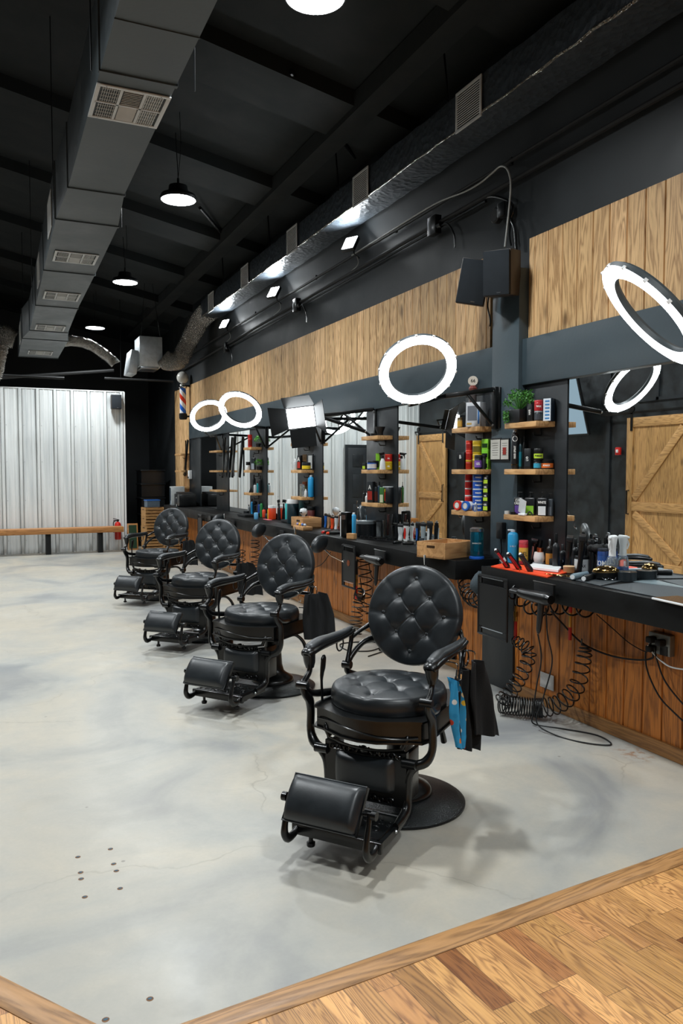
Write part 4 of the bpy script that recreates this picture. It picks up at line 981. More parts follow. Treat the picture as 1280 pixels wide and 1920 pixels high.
# towels
def towel(name, label, chair, y, wtop, wbot, length, m, seed, lean=0.0, folds=3, zt=.70, off=0.375, gam=0.0, out=0.0):
    x, yy, a, _ = CH[chair]; rn = random.Random(seed); ph = rn.uniform(0, 6)
    b = MB(); b.mi(m); nu, nv = 28, 18; T = .010; Fv = []; Bv = []
    for j in range(nv + 1):
        v = j / nv; fr = []; bk = []
        for k in range(nu + 1):
            u = k / nu - .5; w_ = wtop + (wbot - wtop) * min(1, v * 2.2) ** .7
            amp = .020 * (1 - .45 * v); fold = amp * sin(u * folds * 2 * pi + ph) + .006 * sin(u * 17 + v * 6 + ph)
            s_u = u * w_ + lean * v; p = Vector((off + fold * cos(gam) + s_u * sin(gam) + out * v, y + s_u * cos(gam) - fold * sin(gam), zt - v * length * (1 + .10 * u) - .012 * abs(u) * (1 - v) + .004 * sin(9 * u + 5 * v)))
            q = p + Vector((T * cos(gam), -T * sin(gam), 0)); fr.append(b.bm.verts.new(p)); bk.append(b.bm.verts.new(q))
        Fv.append(fr); Bv.append(bk)
    for j in range(nv):
        for k in range(nu):
            b.bm.faces.new([Fv[j][k], Fv[j][k + 1], Fv[j + 1][k + 1], Fv[j + 1][k]]); b.bm.faces.new([Bv[j][k + 1], Bv[j][k], Bv[j + 1][k], Bv[j + 1][k + 1]])
    for k in range(nu):
        b.bm.faces.new([Fv[0][k + 1], Fv[0][k], Bv[0][k], Bv[0][k + 1]]); b.bm.faces.new([Fv[nv][k], Fv[nv][k + 1], Bv[nv][k + 1], Bv[nv][k]])
    for j in range(nv):
        b.bm.faces.new([Fv[j][0], Fv[j + 1][0], Bv[j + 1][0], Bv[j][0]]); b.bm.faces.new([Fv[j + 1][nu], Fv[j][nu], Bv[j][nu], Bv[j + 1][nu]])
    o = b.build(name, smooth=60, loc=(x, yy, 0)); o.rotation_euler = (0, 0, a); return tag(o, label, 'towel' if m is M_TOWEL else 'cloth')
towel('towel', 'black towel on the nearest chair, hanging behind the colourful cloth', 0, -.005, .07, .15, .34, M_TOWEL, 2, lean=.06, zt=.735, folds=1.5, off=.395, gam=.5)
towel('towel', 'smaller black towel on the nearest chair, between arm post and colourful cloth', 0, -.04, .07, .14, .36, M_TOWEL, 3, lean=.03, zt=.70, folds=2, off=.345, gam=.4)
towel('patterned_cloth', 'bright blue cloth with red and yellow spots on the nearest chair', 0, -.125, .02, .085, .32, M_BLUECLOTH, 5, lean=.07, zt=.675, folds=1.2, off=.325, gam=.2)
towel('towel', 'black towel draped over the arm of the second nearest chair', 1, .02, .17, .24, .33, M_TOWEL, 7, zt=.72, lean=.03, gam=.6, off=.40, folds=2.5)
towel('towel', 'black towel draped over the arm of the third chair', 2, .04, .15, .24, .30, M_TOWEL, 8, zt=.72, lean=.06, gam=.6, off=.41, folds=2)
towel('towel', 'black towel draped over the arm of the farthest chair', 3, .02, .15, .20, .30, M_TOWEL, 9, zt=.72, lean=.03, gam=.5, off=.39)

# ================================================================== WALL AND FLOOR FITTINGS
# loudspeakers on the pilaster
def loudspeaker(label, c, d, rot, foot=None):
    t = thing('loudspeaker', label, 'speaker', c); t.rotation_euler = rot
    b = MB(); b.box((0, 0, 0), d, mat('walnut_vinyl', '2A211D', 0.5), bev=0.006); b.build('cabinet', t)
    b = MB(); b.box((0, -d[1] / 2 - 0.008, 0), (d[0] - .01, 0.018, d[2] - .01), mat('speaker_cloth', '1A2127', 0.9, bump=.3, bscale=400), bev=0.005); b.build('grille', t)
    b = MB(); b.box((d[0] * .1, -d[1] / 2 - 0.018, -d[2] / 2 + .02), (0.028, 0.002, 0.008), M_STEEL); b.build('badge', t)
    b = MB(); b.cyl((0, d[1] / 2, 0), (0, d[1] / 2 + .05, 0), 0.02, m=M_METALB); b.box((0, d[1] / 2 + .05, 0), (.06, .01, .12), M_METALB); b.build('bracket', t)
loudspeaker('right one of two black loudspeakers above the pilaster', onX(932, 512, 3.17) + Vector((.04, 0, 0)), (0.20, 0.17, 0.30), (radians(8), radians(3), radians(-60)))
loudspeaker('left one of two black loudspeakers above the pilaster, tilted towards the far end', onX(886, 528, 3.14) + Vector((.02, .02, 0)), (0.20, 0.15, 0.31), (radians(10), radians(10), radians(-34)))
loudspeaker('small black loudspeaker high on the metal sheet end wall', (2.24, YEND - .12, 2.88), (0.19, 0.14, 0.27), (0, 0, 0))
# conduits with junction boxes
def W(x, y, X=3.385): return onX(x, y, X)
b = MB(); b.sweep([(3.38, 2.2, 3.74), (3.38, 6.0, 3.72), (3.38, 10, 3.71), (3.38, 15.4, 3.68)], 0.014, M_RUBBER, 8)
for y in (3.1, 4.6, 6.3, 8.2, 10.4): b.box((3.387, y, 3.725), (.02, .03, .05), M_METALB)
tag(b.build('conduit'), 'upper thin black conduit along the black wall under the duct', 'conduit')
b = MB(); b.sweep([(3.38, 2.2, 3.60), (3.38, 6.0, 3.57), (3.38, 10, 3.53), (3.38, 15.4, 3.46)], 0.018, M_RUBBER, 8); b.sweep([(3.385, 4.9, 3.545), (3.385, 8, 3.51), (3.385, 12, 3.46)], 0.012, M_METALB, 6)
tag(b.build('conduit'), 'lower thicker black conduit carrying the junction boxes', 'conduit')
for k, (y, z, lab) in enumerate([(5.60, 3.56, 'black junction box on the conduit nearest the loudspeakers'), (8.75, 3.52, 'black junction box on the conduit below the middle flood lamp'), (11.8, 3.46, 'black junction box on the conduit near the flexible duct')]):
    t = thing('junction_box', lab, 'junction box', (3.365, y, z)); b = MB(); b.box((0, 0, 0), (.06, .13, .15), M_METALB, bev=.006); b.build('box_body', t)
    b = MB(); b.cyl((-.0, -.06, -.02), (0, -.11, -.02), .028, .022, m=M_METALB); b.build('gland', t)
    b = MB(); b.sweep([(0, -.1, -.03), (0, -.2, -.04), (.01, -.28, -.14), (.01, -.3, -.25)], .008, M_METALB, 6, sub=5); b.build('wire_tail', t)
b = MB(); b.sweep([W(946, 463, 3.3), W(953, 400, 3.34), W(957, 345, 3.34), W(951, 318, 3.34), W(938, 312, 3.34), W(922, 325, 3.35), W(900, 343, 3.36), W(870, 360, 3.365), (3.365, 5.6, 3.735), (3.365, 6.4, 3.73), (3.365, 7.2, 3.72)], 0.0065, M_CABLEW, 8, sub=5)
tag(b.build('cable'), 'pale grey cable looping up from the loudspeakers onto the conduit', 'cable')
b = MB(); b.sweep([W(968, 470), W(965, 430), W(958, 410), W(962, 395), W(955, 378), W(925, 368), W(900, 374)], 0.010, M_METALB, 8, sub=5); b.sweep([W(958, 460), W(955, 440), W(957, 415)], 0.007, M_METALB, 6, sub=3)
tag(b.build('cable'), 'bundle of black cables hanging above the loudspeakers', 'cable')
t = thing('outlet_box', 'round black outlet box on the black wall above the loudspeakers', 'outlet', W(936, 405)); b = MB(); b.lathe([(.055, 0), (.055, .04), (.045, .05), (0, .05)], m=M_RUBBER, seg=24, M=Matrix.Rotation(-pi / 2, 4, 'Y')); b.build('cover', t); b = MB(); b.box((-.05, -.12, .0), (.06, .08, .10), M_METALB, bev=.006); b.build('adapter', t)
b = MB(); b.sweep([W(916, 555, 3.30), W(914, 575, 3.32), W(919, 600, 3.31), W(918, 612, 3.31)], .006, M_METALB, 6, sub=4); tag(b.build('cable'), 'short black cable hanging from the left loudspeaker', 'cable')

# anchor stubs left in the concrete
for k, (x, y) in enumerate([(207, 1592), (146, 1607), (213, 1620), (151, 1636), (218, 1633), (152, 1648), (225, 1666), (159, 1682), (281, 1873), (198, 1912)]):
    b = MB(); b.lathe([(0, 0.0004), (.008, 0.0004), (.007, .002), (.003, .003), (0, .0025)], m=mat('old_anchor', '3C5260', .5, .5), seg=10, sy=.7); b.lathe([(.008, .0003), (.011, .0003), (.009, .0012)], m=mat('rust_ring', '7A5A40', .8), seg=10)
    tag(b.build('anchor_stub', loc=onZ(x, y)), 'small worn metal anchor stub left in the bare concrete, left foreground', 'anchor', 'anchor stubs in the floor')
# barber pole
p = onX(343, 760, 3.27); t = thing('barber_pole', 'barber pole with red, white and blue stripes and a globe on top', 'barber pole', (p.x, p.y, 2.50))
b = MB(); b.lathe([(0, -.0), (.06, .0), (.075, .03), (.075, .10), (.06, .115), (0, .115)], m=M_SATINB, seg=28); b.build('base_cap', t)
b = MB(); b.lathe([(.058, 0), (.058, .46), (0, .46)], (0, 0, 0), barber_stripe_mat(), 32); b.build('striped_cylinder', t).location = (0, 0, .115)
b = MB(); b.lathe([(.075, .575), (.08, .60), (.07, .63), (.035, .655), (.035, .68), (0, .68)], m=M_CHROME, seg=28); b.build('top_cap', t)
b = MB(); b.ball((0, 0, .77), .112, mat('opal_glass', 'C9C7C0', .2, var=.03), 32); b.build('globe', t)
b = MB(); [b.box((.075, 0, z), (.11, .05, .03), M_SATINB) for z in (.06, .62)]; b.build('wall_bracket', t)

# bench along the end wall
t = thing('bench', 'long low wooden bench with black legs against the metal wall', 'bench', (0, YEND - .30, 0))
b = MB(); b.box((.16, 0, .435), (4.28, .34, .10), M_BENCH, bev=.006); b.build('plank', t)
for x in (1.88, .95, 0.0, -1.0, -1.85):
    b = MB(); b.box((x, .02, .1925), (.09, .22, .385), M_SATINB, bev=.004); b.build('leg', t)
# fire extinguisher
p = (2.24, YEND - .10, .21); t = thing('fire_extinguisher', 'red fire extinguisher hanging on the metal wall at the bench end', 'fire extinguisher', p)
b = MB(); b.lathe([(0, 0), (.055, .004), (.062, .02), (.062, .29), (.045, .335), (.02, .35), (0, .352)], m=M_RED, seg=28); b.build('cylinder', t)
b = MB(); b.lathe([(.0628, .17), (.0628, .24)], m=M_WHITE, seg=28); b.build('label_band', t)
b = MB(); b.box((0, 0, .37), (.03, .03, .05), M_METALB, bev=.004); b.box((-.03, -.01, .40), (.12, .02, .014), M_METALB, rot=(0, .25, 0)); b.box((-.03, -.01, .378), (.11, .02, .012), M_METALB); b.build('valve_handle', t)
b = MB(); b.sweep([(.02, 0, .37), (-.07, -.01, .36), (-.085, -.01, .28), (-.078, -.01, .14)], .009, M_RUBBER, 8, sub=5); b.build('hose', t)
b = MB(); b.box((0, .07, .3), (.03, .04, .04), M_STEEL); b.build('wall_hook', t)

# stacked wine crates beyond the counter end
def crate(x, y, z, rz, label, w_=.34, d_=.30, h_=.17):
    t = thing('wooden_crate', label, 'crate', (x, y, z), rz, 'stacked slatted crates')
    b = MB()
    for s_ in (-1, 1):
        for q in range(3): b.box((0, s_ * (d_ / 2 - .006), h_ * (.15 + q * .35)), (w_, .010, h_ * .22), M_CRATE)
        b.box((s_ * (w_ / 2 - .006), 0, h_ / 2), (.012, d_ - .022, h_), M_CRATE)
    b.box((0, 0, .006), (w_ - .02, d_ - .02, .010), M_CRATE); b.build('crate_slats', t, smooth=0)
    b = MB(); b.sweep([(-w_ / 2 - .0, -.05, h_ * .75), (-w_ / 2 - .005, 0, h_ * .82), (-w_ / 2, .05, h_ * .75)], .006, C('3A2A1A'), 6); b.build('hand_hole', t)
    return t
zs = [('bottom', 0.0), ('second lowest', .172), ('middle', .344), ('second highest', .516), ('topmost', .688)]
for nm, z in zs:
    crate(2.80, 15.0, z, .12 if nm != 'middle' else .2, '%s slatted wooden crate of the left stack beside the counter end' % nm)
    crate(3.13, 14.86, z, -.05, '%s slatted wooden crate of the right stack, nearest the boards' % nm, .30, .3)
# totes in the opening behind
for k, (z, nm) in enumerate([(0.0, 'bottom'), (.34, 'second'), (.68, 'third'), (1.02, 'fourth'), (1.30, 'top')]):
    t = thing('storage_tote', '%s black storage tote of the tall stack in the dark opening' % nm, 'tote', (3.02, 16.3, z), .1, 'stacked black totes')
    b = MB(); b.prism([(-.24, -.18), (.24, -.18), (.24, .18), (-.24, .18)], 0, .25 if k > 2 else .30, mat('tote_black', '14171A', .3), None); b.build('bin', t)
    b = MB(); b.box((0, 0, (.25 if k > 2 else .30) + .01), (.52, .40, .025), mat('tote_lid', '1A1E21', .3), bev=.008); b.build('lid', t)
t = thing('framed_picture', 'green picture leaning on the floor beside the crates', 'picture', (2.52, 15.55, 0), 0)
b = MB(); b.box((0, 0, .26), (.20, .03, .52), M_BENCH, rot=(-.1, 0, 0), bev=.003); b.build('frame', t); b = MB(); b.box((0, -.017, .26), (.15, .004, .46), C('1F3A26'), rot=(-.1, 0, 0)); b.build('picture', t)

# headrests on chrome rods hooked to the counter
for x, y, z, lab in ((2.80, 6.71, .865, 'black padded headrest on a chrome rod, behind the second nearest chair'), (2.80, 8.52, .868, 'black padded headrest on a chrome rod, behind the third chair'), (2.80, 10.28, .885, 'black padded headrest on a chrome rod, farthest and smallest')):
    t = thing('headrest', lab, 'headrest', (x, y, z), 0, 'spare headrests at the counter edge')
    R = Matrix.Rotation(radians(-28), 4, 'Y') @ Matrix.Rotation(radians(14), 4, 'X')
    b = MB(); b.lathe([(0, -.03), (.075, -.03), (.088, -.015), (.092, .0), (.086, .028), (.06, .040), (0, .044)], m=M_LEATH, seg=36, M=R @ Matrix.Rotation(pi / 2, 4, 'X') @ Matrix.Rotation(radians(20), 4, 'Y'), sx=1.15, sy=.8); b.build('pad', t, smooth=60)
    b = MB(); b.sweep([(.03, .0, -.03), (.06, -.14, -.10), (.14, -.34, -.16), (.15, -.36, -.10)], .0055, M_CHROME, 8); b.build('rod', t)

# tool mats hanging from the counter front
def hang_mat(label, y, w_, h_, z, hole=None, tiltz=0.0):
    t = thing('hanging_tool_mat', label, 'tool mat', (XCF - .022, y, z)); b = MB(); W2 = w_ / 2
    # outline with slots: frame built from strips
    s_ = .035 if w_ > .2 else .028; th = .012
    b.box((0, 0, -h_ / 2), (th, w_, h_ - 2 * s_ - .05), M_PLASTB)
    for zz in (-.008, -h_ + .008): b.box((0, 0, zz), (th, w_, .018), M_PLASTB, bev=.004)
    for zz in (-.035, -h_ + .035):
        for yy in (-1, 1): b.box((0, yy * (W2 - .016), zz), (th, .032, .044), M_PLASTB)
    b.sweep([(-.004, -W2, -.01), (-.004, -W2, -h_ + .01), (-.004, W2, -h_ + .01), (-.004, W2, -.01)], .008, M_PLASTB, 8, closed=True)
    b.build('mat_board', t)
    for zz in (-.016, -h_ + .052): b = MB(); b.box((-.007, 0, zz), (.004, w_ - .08, .004), M_GREYP); b.build('slot_edge', t)
    if hole: b = MB(); b.lathe([(.028, 0), (.028, .003), (.012, .004), (0, .004)], m=mat('copper', 'B86A45', .3, 1), seg=20, M=Matrix.Translation((-.006, 0, -h_ * .42)) @ Matrix.Rotation(-pi / 2, 4, 'Y')); b.build('emblem', t)
    return t
hang_mat('large black board with handle slots hanging on the foreground counter', 4.11, .31, .40, .875)
hang_mat('slim black board with a copper dot hanging on the long counter', 6.31, .27, .39, .885, True)
hang_mat('slim black board hanging on the long counter near its far end', 11.76, .24, .38, .885)
for q, (y, lab) in enumerate([(8.1, 'black hook plate on the counter front behind the third chair'), (10.0, 'black hook plate on the counter front near the farthest headrest'), (11.2, 'narrow black hook plate at the far end of the counter')]):
    t = thing('hook_plate', lab, 'hook', (XCF - .012, y, .84)); b = MB(); b.box((0, 0, 0), (.012, .12, .10), M_PLASTB, bev=.004); b.build('plate', t); b = MB(); b.sweep([(0, 0, -.02), (-.05, 0, -.03), (-.055, 0, .02)], .008, M_METALB, 6); b.build('hook', t)

# hair dryers in holders
def dryer(label, y, z, cord=True):
    t = thing('hair_dryer', label, 'hair dryer', (XCF - .07, y, z), 0, 'hair dryers hanging on the counter front')
    b = MB(); b.sweep([(0, .17, .004), (0, .12, .0), (0, .0, 0), (0, -.08, 0), (0, -.115, 0)], [.026, .030, .036, .038, .026], M_METALB, 20, sub=3); b.build('barrel', t, smooth=50)
    b = MB(); b.sweep([(0, .17, .004), (0, .235, .006)], [.027, .034], M_PLASTB, 20, flat=.5, up=(0, 0, 1)); b.build('nozzle', t)
    b = MB(); b.sweep([(0, -.03, -.03), (0, -.02, -.10), (0, -.01, -.18), (0, -.005, -.21)], [.020, .018, .015, .008], M_PLASTB, 12, sub=3); b.build('handle', t, smooth=50)
    b = MB(); b.box((.045, 0, .03), (.02, .17, .10), M_PLASTB, bev=.004); b.box((.02, .0, -.045), (.07, .02, .012), M_METALB); b.sweep([(.05, -.09, .08), (.035, -.09, .082), (.035, .09, .082), (.05, .09, .08)], .003, M_STEEL, 6); b.build('holder', t)
    return t
dryer('black hair dryer hanging under the counter with the orange mat', 3.60, .82); dryer('black hair dryer hanging under the long counter beside the copper-dot board', 5.69, .815)

# coiled air hoses
def coil(pts, r, turns, tube=.0055, taper=None, squish=1.0, n=18):
    P, Rr = catmull([Vector(p) for p in pts], [r] * len(pts) if taper is None else taper, 24); m = len(P); out = []
    N = int(turns * n)
    for k in range(N + 1):
        f = k / N * (m - 1); i = min(m - 2, int(f)); u = f - i; p = P[i].lerp(P[i + 1], u); t = (P[i + 1] - P[i]).normalized()
        a = t.cross(Vector((1, .01, .3))).normalized(); b_ = t.cross(a); rr = Rr[i] + (Rr[i + 1] - Rr[i]) * u; an = 2 * pi * k / n
        out.append(p + a * rr * cos(an) * squish + b_ * rr * sin(an))
    return out
def hose(label, parts, fit_top=None):
    t = thing('coiled_air_hose', label, 'air hose', parts[0]); o = Vector(parts[0])
    b = MB(); b.sweep([p - o for p in parts], .0046, M_METALB, 6); b.build('coil', t, smooth=60)
    if fit_top:
        fx = Vector(fit_top) - o
        b = MB(); b.cyl(fx, fx + Vector((0, 0, -.12)), .010, .012, m=M_RED, seg=12); b.build('red_sleeve', t)
        b = MB(); b.cyl(fx + Vector((0, 0, .10)), fx + Vector((0, 0, 0)), .009, .012, m=M_BRASS, seg=8); b.cyl(fx + Vector((0, 0, .06)), fx + Vector((0, 0, .03)), .015, m=M_BRASS, seg=6); b.build('brass_fitting', t)
        b = MB(); b.sweep([fx + Vector((0, 0, .10)), fx + Vector((0, 0, .20)), fx + Vector((.005, -.01, .24))], [.013, .013, .007], M_METALB, 10); b.build('blow_gun', t)
        b = MB(); b.sweep([fx + Vector((.005, -.01, .23)), fx + Vector((.0, -.03, .29)), fx + Vector((-.02, -.06, .34))], .003, M_BRASS, 6, sub=3); b.build('air_nozzle', t)
A1 = onX(966, 1200, 3.0); 
vert = coil([A1 + Vector((0, .01, -.0)), Vector((3.02, 3.86, .42)), Vector((2.98, 3.93, .22)), Vector((2.93, 4.02, .08))], .040, 14, taper=[.03, .042, .045, .05])
flo = coil([Vector((2.93, 4.02, .07)), Vector((2.99, 3.93, .072)), Vector((3.06, 3.86, .072)), Vector((3.10, 3.83, .075))], .058, 19)
ris = coil([Vector((3.10, 3.83, .075)), Vector((3.16, 3.74, .12)), Vector((3.20, 3.64, .24)), Vector((3.22, 3.60, .42)), Vector((3.23, 3.60, .50))], .055, 13, taper=[.058, .055, .05, .045, .03])
hose('black coiled air hose with red sleeves under the foreground counter, bunched on the floor', [A1] + vert + flo + ris + [Vector((3.22, 3.62, .54))], A1 + Vector((0, 0, .12)))
b = MB(); q = onX(1068, 1200, 3.22); b.cyl(q, q + Vector((0, 0, .08)), .011, m=M_RED, seg=12); q2 = q + Vector((0, 0, .08)); b.cyl(q2, q2 + Vector((0, 0, .09)), .010, m=M_BRASS, seg=8); b.cyl(q2 + Vector((0, 0, .09)), q2 + Vector((0, 0, .17)), .011, m=M_RED, seg=12)
tag(b.build('hose_coupling'), 'red and brass hose coupling against the lower boards', 'coupling')
h2 = coil([Vector((2.97, 3.95, .80)), Vector((3.0, 3.80, .72)), Vector((3.02, 3.6, .76)), Vector((3.04, 3.35, .78))], .050, 8)
b = MB(); b.sweep(h2, .0055, M_METALB, 6); tag(b.build('coiled_cable', smooth=60), 'black coiled cable bunched behind the nearest hair dryer', 'cable')
h3 = coil([onX(872, 1088, 3.1), onX(878, 1112, 3.05), onX(893, 1124, 3.0), onX(912, 1118, 3.0)], .055, 8)
b = MB(); b.sweep(h3, .0055, M_METALB, 6); tag(b.build('coiled_cable', smooth=60), 'black coiled cable drooping between the two counters', 'cable')
A2 = onX(675, 1105, 3.0)
hose('black coiled air hose with orange-red sleeve hanging behind the nearest chair', [A2 + Vector((0, 0, .1))] + coil([A2 + Vector((0, .0, -.02)), Vector((3.02, 6.30, .40)), Vector((3.0, 6.32, .2)), Vector((2.99, 6.3, .07))], .045, 15, taper=[.04, .05, .055, .05]), onX(668, 1098, 2.98))
h4 = coil([onX(682, 1048, 3.08), onX(684, 1080, 3.08), onX(684, 1115, 3.08), onX(680, 1150, 3.05)], .06, 7)
b = MB(); b.sweep(h4, .0055, M_METALB, 6); tag(b.build('coiled_cable', smooth=60), 'black coiled cable beside the copper-dot board', 'cable')
for k, (x0, y0, lab) in enumerate([(452, 1030, 'black coiled air hose behind the third chair, left of two'), (478, 1012, 'black coiled air hose behind the third chair, right of two')]):
    h5 = coil([onX(x0, y0, 3.1), onX(x0, y0 + 55, 3.1), onX(x0 + 2, y0 + 100, 3.05)], .055, 14); b = MB(); b.sweep(h5, .0055, M_METALB, 6); tag(b.build('coiled_air_hose', smooth=60), lab, 'air hose')
def cord(label, pts, r=.0042, m=None, name='cord', sub=8):
    b = MB(); b.sweep([Vector(p) for p in pts], r, m or M_RUBBER, 8, sub=sub); return tag(b.build(name, smooth=60), label, 'cord')
cord('black dryer cord falling straight to the floor loop', [(2.86, 3.58, .61), (2.92, 3.62, .45), (2.95, 3.7, .25), (2.96, 3.74, .08), (2.99, 3.76, .008), (3.1, 3.62, .006), (3.2, 3.45, .006), (3.16, 3.30, .006), (3.05, 3.38, .006), (2.98, 3.55, .006), (2.94, 3.68, .05), (2.97, 3.66, .2), (3.0, 3.62, .42), (2.93, 3.58, .6), (2.90, 3.56, .76)])
ob = onX(1240, 1207, 3.29)
cord('thick black cord drooping from the hair dryer to the wall outlet', [(2.93, 3.55, .74), onX(1050, 1165, 3.15), onX(1090, 1205, 3.27), onX(1140, 1228, 3.28), onX(1190, 1237, 3.28), onX(1222, 1234, 3.26), ob + Vector((-.05, .02, -.03))], .0055)
cord('thin black cord from under the counter down to the wall outlet', [onX(1118, 1152, 3.28), onX(1150, 1180, 3.285), onX(1180, 1206, 3.285), onX(1212, 1222, 3.27), ob + Vector((-.045, .03, 0))], .003)
cord('black cord looping from the outlet down to the right frame edge', [ob + Vector((-.05, .03, 0)), onX(1210, 1225, 3.24), onX(1214, 1260, 3.24), onX(1235, 1305, 3.24), onX(1262, 1335, 3.24), onX(1300, 1370, 3.24)], .0045)
cord('second black cord hanging from the outlet towards the right frame edge', [ob + Vector((-.05, 0, -.02)), onX(1232, 1240, 3.24), onX(1248, 1280, 3.24), onX(1285, 1325, 3.24), onX(1320, 1350, 3.24)], .0045)
cord('white cord leaving the outlet to the right frame edge', [ob + Vector((-.06, .04, -.01)), onX(1222, 1222, 3.24), onX(1240, 1240, 3.24), onX(1262, 1252, 3.24), onX(1310, 1258, 3.24)], .0042, M_WHITE)
cord('black cord lying in loops on the floor under the long counter', [onZ(715, 1215) + Vector((0, 0, .006)), onZ(690, 1222) + Vector((0, 0, .006)), onZ(650, 1220) + Vector((0, 0, .006)), onZ(640, 1208) + Vector((0, 0, .006)), onZ(700, 1205) + Vector((0, 0, .006)), onZ(730, 1216) + Vector((0, 0, .006)), onZ(690, 1232) + Vector((0, 0, .006))], .005)
cord('black cord coiled on the floor behind the second nearest chair', [onZ(560, 1140) + Vector((0, 0, .006)), onZ(600, 1143) + Vector((0, 0, .006)), onZ(612, 1150) + Vector((0, 0, .006)), onZ(590, 1156) + Vector((0, 0, .006)), onZ(585, 1148) + Vector((0, 0, .006)), onZ(618, 1145) + Vector((0, 0, .006))], .005)
for a_, b_, lab in ((457, 1015, 'thin black cord hanging between the coiled hoses'), (700, 1090, 'thin black cord below the far hair dryer')):
    cord(lab, [onX(a_, b_, 3.05), onX(a_ - 3, b_ + 40, 3.08), onX(a_ + 4, b_ + 80, 3.05), onX(a_ + 1, b_ + 115, 3.0)], .0035)
# hanging loops of flex under the long counter
for k, pts in enumerate([[(690, 1048), (700, 1085), (740, 1082), (760, 1060)], [(560, 1030), (572, 1062), (600, 1060), (620, 1035)]]):
    cord(('black cord swagged under the long counter, beside the hair dryer', 'black cord swagged under the long counter, behind the second nearest chair')[k], [onX(x, y, 3.1) for x, y in pts], .004)
# outlet
t = thing('wall_outlet', 'grey double wall outlet with black plugs on the lower boards', 'outlet', ob)
b = MB(); b.box((.0, 0, 0), (.04, .15, .115), mat('galvanised_box', '8E918F', .45, .6), bev=.006); b.build('outlet_box', t)
for yy, zz in ((.035, .02), (.035, -.03), (-.03, .015)): b = MB(); b.box((-.04, yy, zz), (.05, .04, .035), M_RUBBER, bev=.008); b.build('plug', t)
b = MB(); b.box((-.022, -.035, -.03), (.004, .05, .05), M_PLASTB); b.build('socket_face', t)
b = MB(); b.box(onX(1025, 1277, 3.296), (.003, .135, .10), mat('paper_label', 'D6D3D0', .6, var=.03)); tag(b.build('sticker'), 'white printed sticker on the lower wood boards', 'sticker')
b = MB(); b.lathe([(0, 0), (.05, .01), (.075, .04), (.07, .09), (.05, .13), (.02, .15), (0, .15)], m=mat('grey_cloth', '3A444A', .9, bump=.6, bscale=90), seg=24)
for v in b.bm.verts: v.co += mnoise.noise_vector(v.co * 22) * .016
o = b.build('cloth_roll', smooth=70); o.location = (XCF + .05, 4.34, .72); tag(o, 'dark grey rolled cloth tucked between the two counters', 'cloth')

# certificates on the pilaster
for px0, px1, lab in ((921, 939, 'framed certificate on the pilaster, left of two'), (940, 955, 'framed certificate on the pilaster, right of two with a red mark')):
    a = onX(px0, 825, XP - .004); c = onX(px1, 861, XP - .004); t = thing('certificate', lab, 'certificate', (XP - .006, (a.y + c.y) / 2, (a.z + c.z) / 2))
    wy, hz = abs(a.y - c.y) + .004, abs(a.z - c.z); b = MB(); b.box((0, 0, 0), (.010, wy, hz + .02), M_PLASTB); b.build('frame', t)
    b = MB(); b.box((-.006, 0, 0), (.002, wy - .012, hz), mat('certificate_paper', 'B9B7AE', .6, var=.03)); b.build('sheet', t)
    b = MB(); 
    for q in range(6): b.box((-.0075, 0, hz * (.32 - q * .12)), (.001, wy * (.6 - .05 * (q % 3)), .003), C('5A5A58'))
    if 'red' in lab: b.box((-.0078, 0, -.01), (.001, wy * .4, .05), C('8A2A20'))
    b.build('printed_lines', t)
t = thing('switch_box', 'black switch box with cables beside the bottom shelf on the pilaster', 'switch', onX(939, 1000, XP - .02) + Vector((0, 0, .02))); b = MB(); b.box((0, 0, 0), (.04, .07, .12), M_PLASTB, bev=.006); b.build('box_body', t); b = MB(); b.sweep([(0, 0, -.06), (0, -.01, -.15), (.0, .01, -.2)], .005, M_METALB, 6, sub=3); b.build('lead', t)
# magnetic strips on the far board wall
for x0, y0, y1, lab in ((348, 825, 892, 'long black tool strip on the far boards'), (418, 820, 895, 'black folded arm hanging on the far panel'), (437, 818, 895, 'black folded arm with a clamp in front of the far mirror')):
    a = onX(x0 + 4, y0, 3.33); c = onX(x0 - 2, y1, 3.33); b = MB(); b.box((a + c) / 2, (.03, .05, (a - c).length), M_METALB, rot=(atan2((a - c).y, (a - c).z) * -1, 0, 0), bev=.005); b.box((a + c) / 2 + Vector((-.02, -.06, 0)), (.015, .03, (a - c).length * .9), M_METALB)
    tag(b.build('lamp_bracket'), lab, 'bracket')
t = thing('white_dispenser', 'small white dispenser under the middle shelf on the far boards', 'dispenser', onX(356, 890, 3.35)); b = MB(); b.box((0, 0, 0), (.06, .10, .16), M_WHITE, bev=.012); b.build('dispenser_body', t); b = MB(); b.box((-.03, 0, -.05), (.02, .05, .03), M_PLASTB); b.build('spout', t)

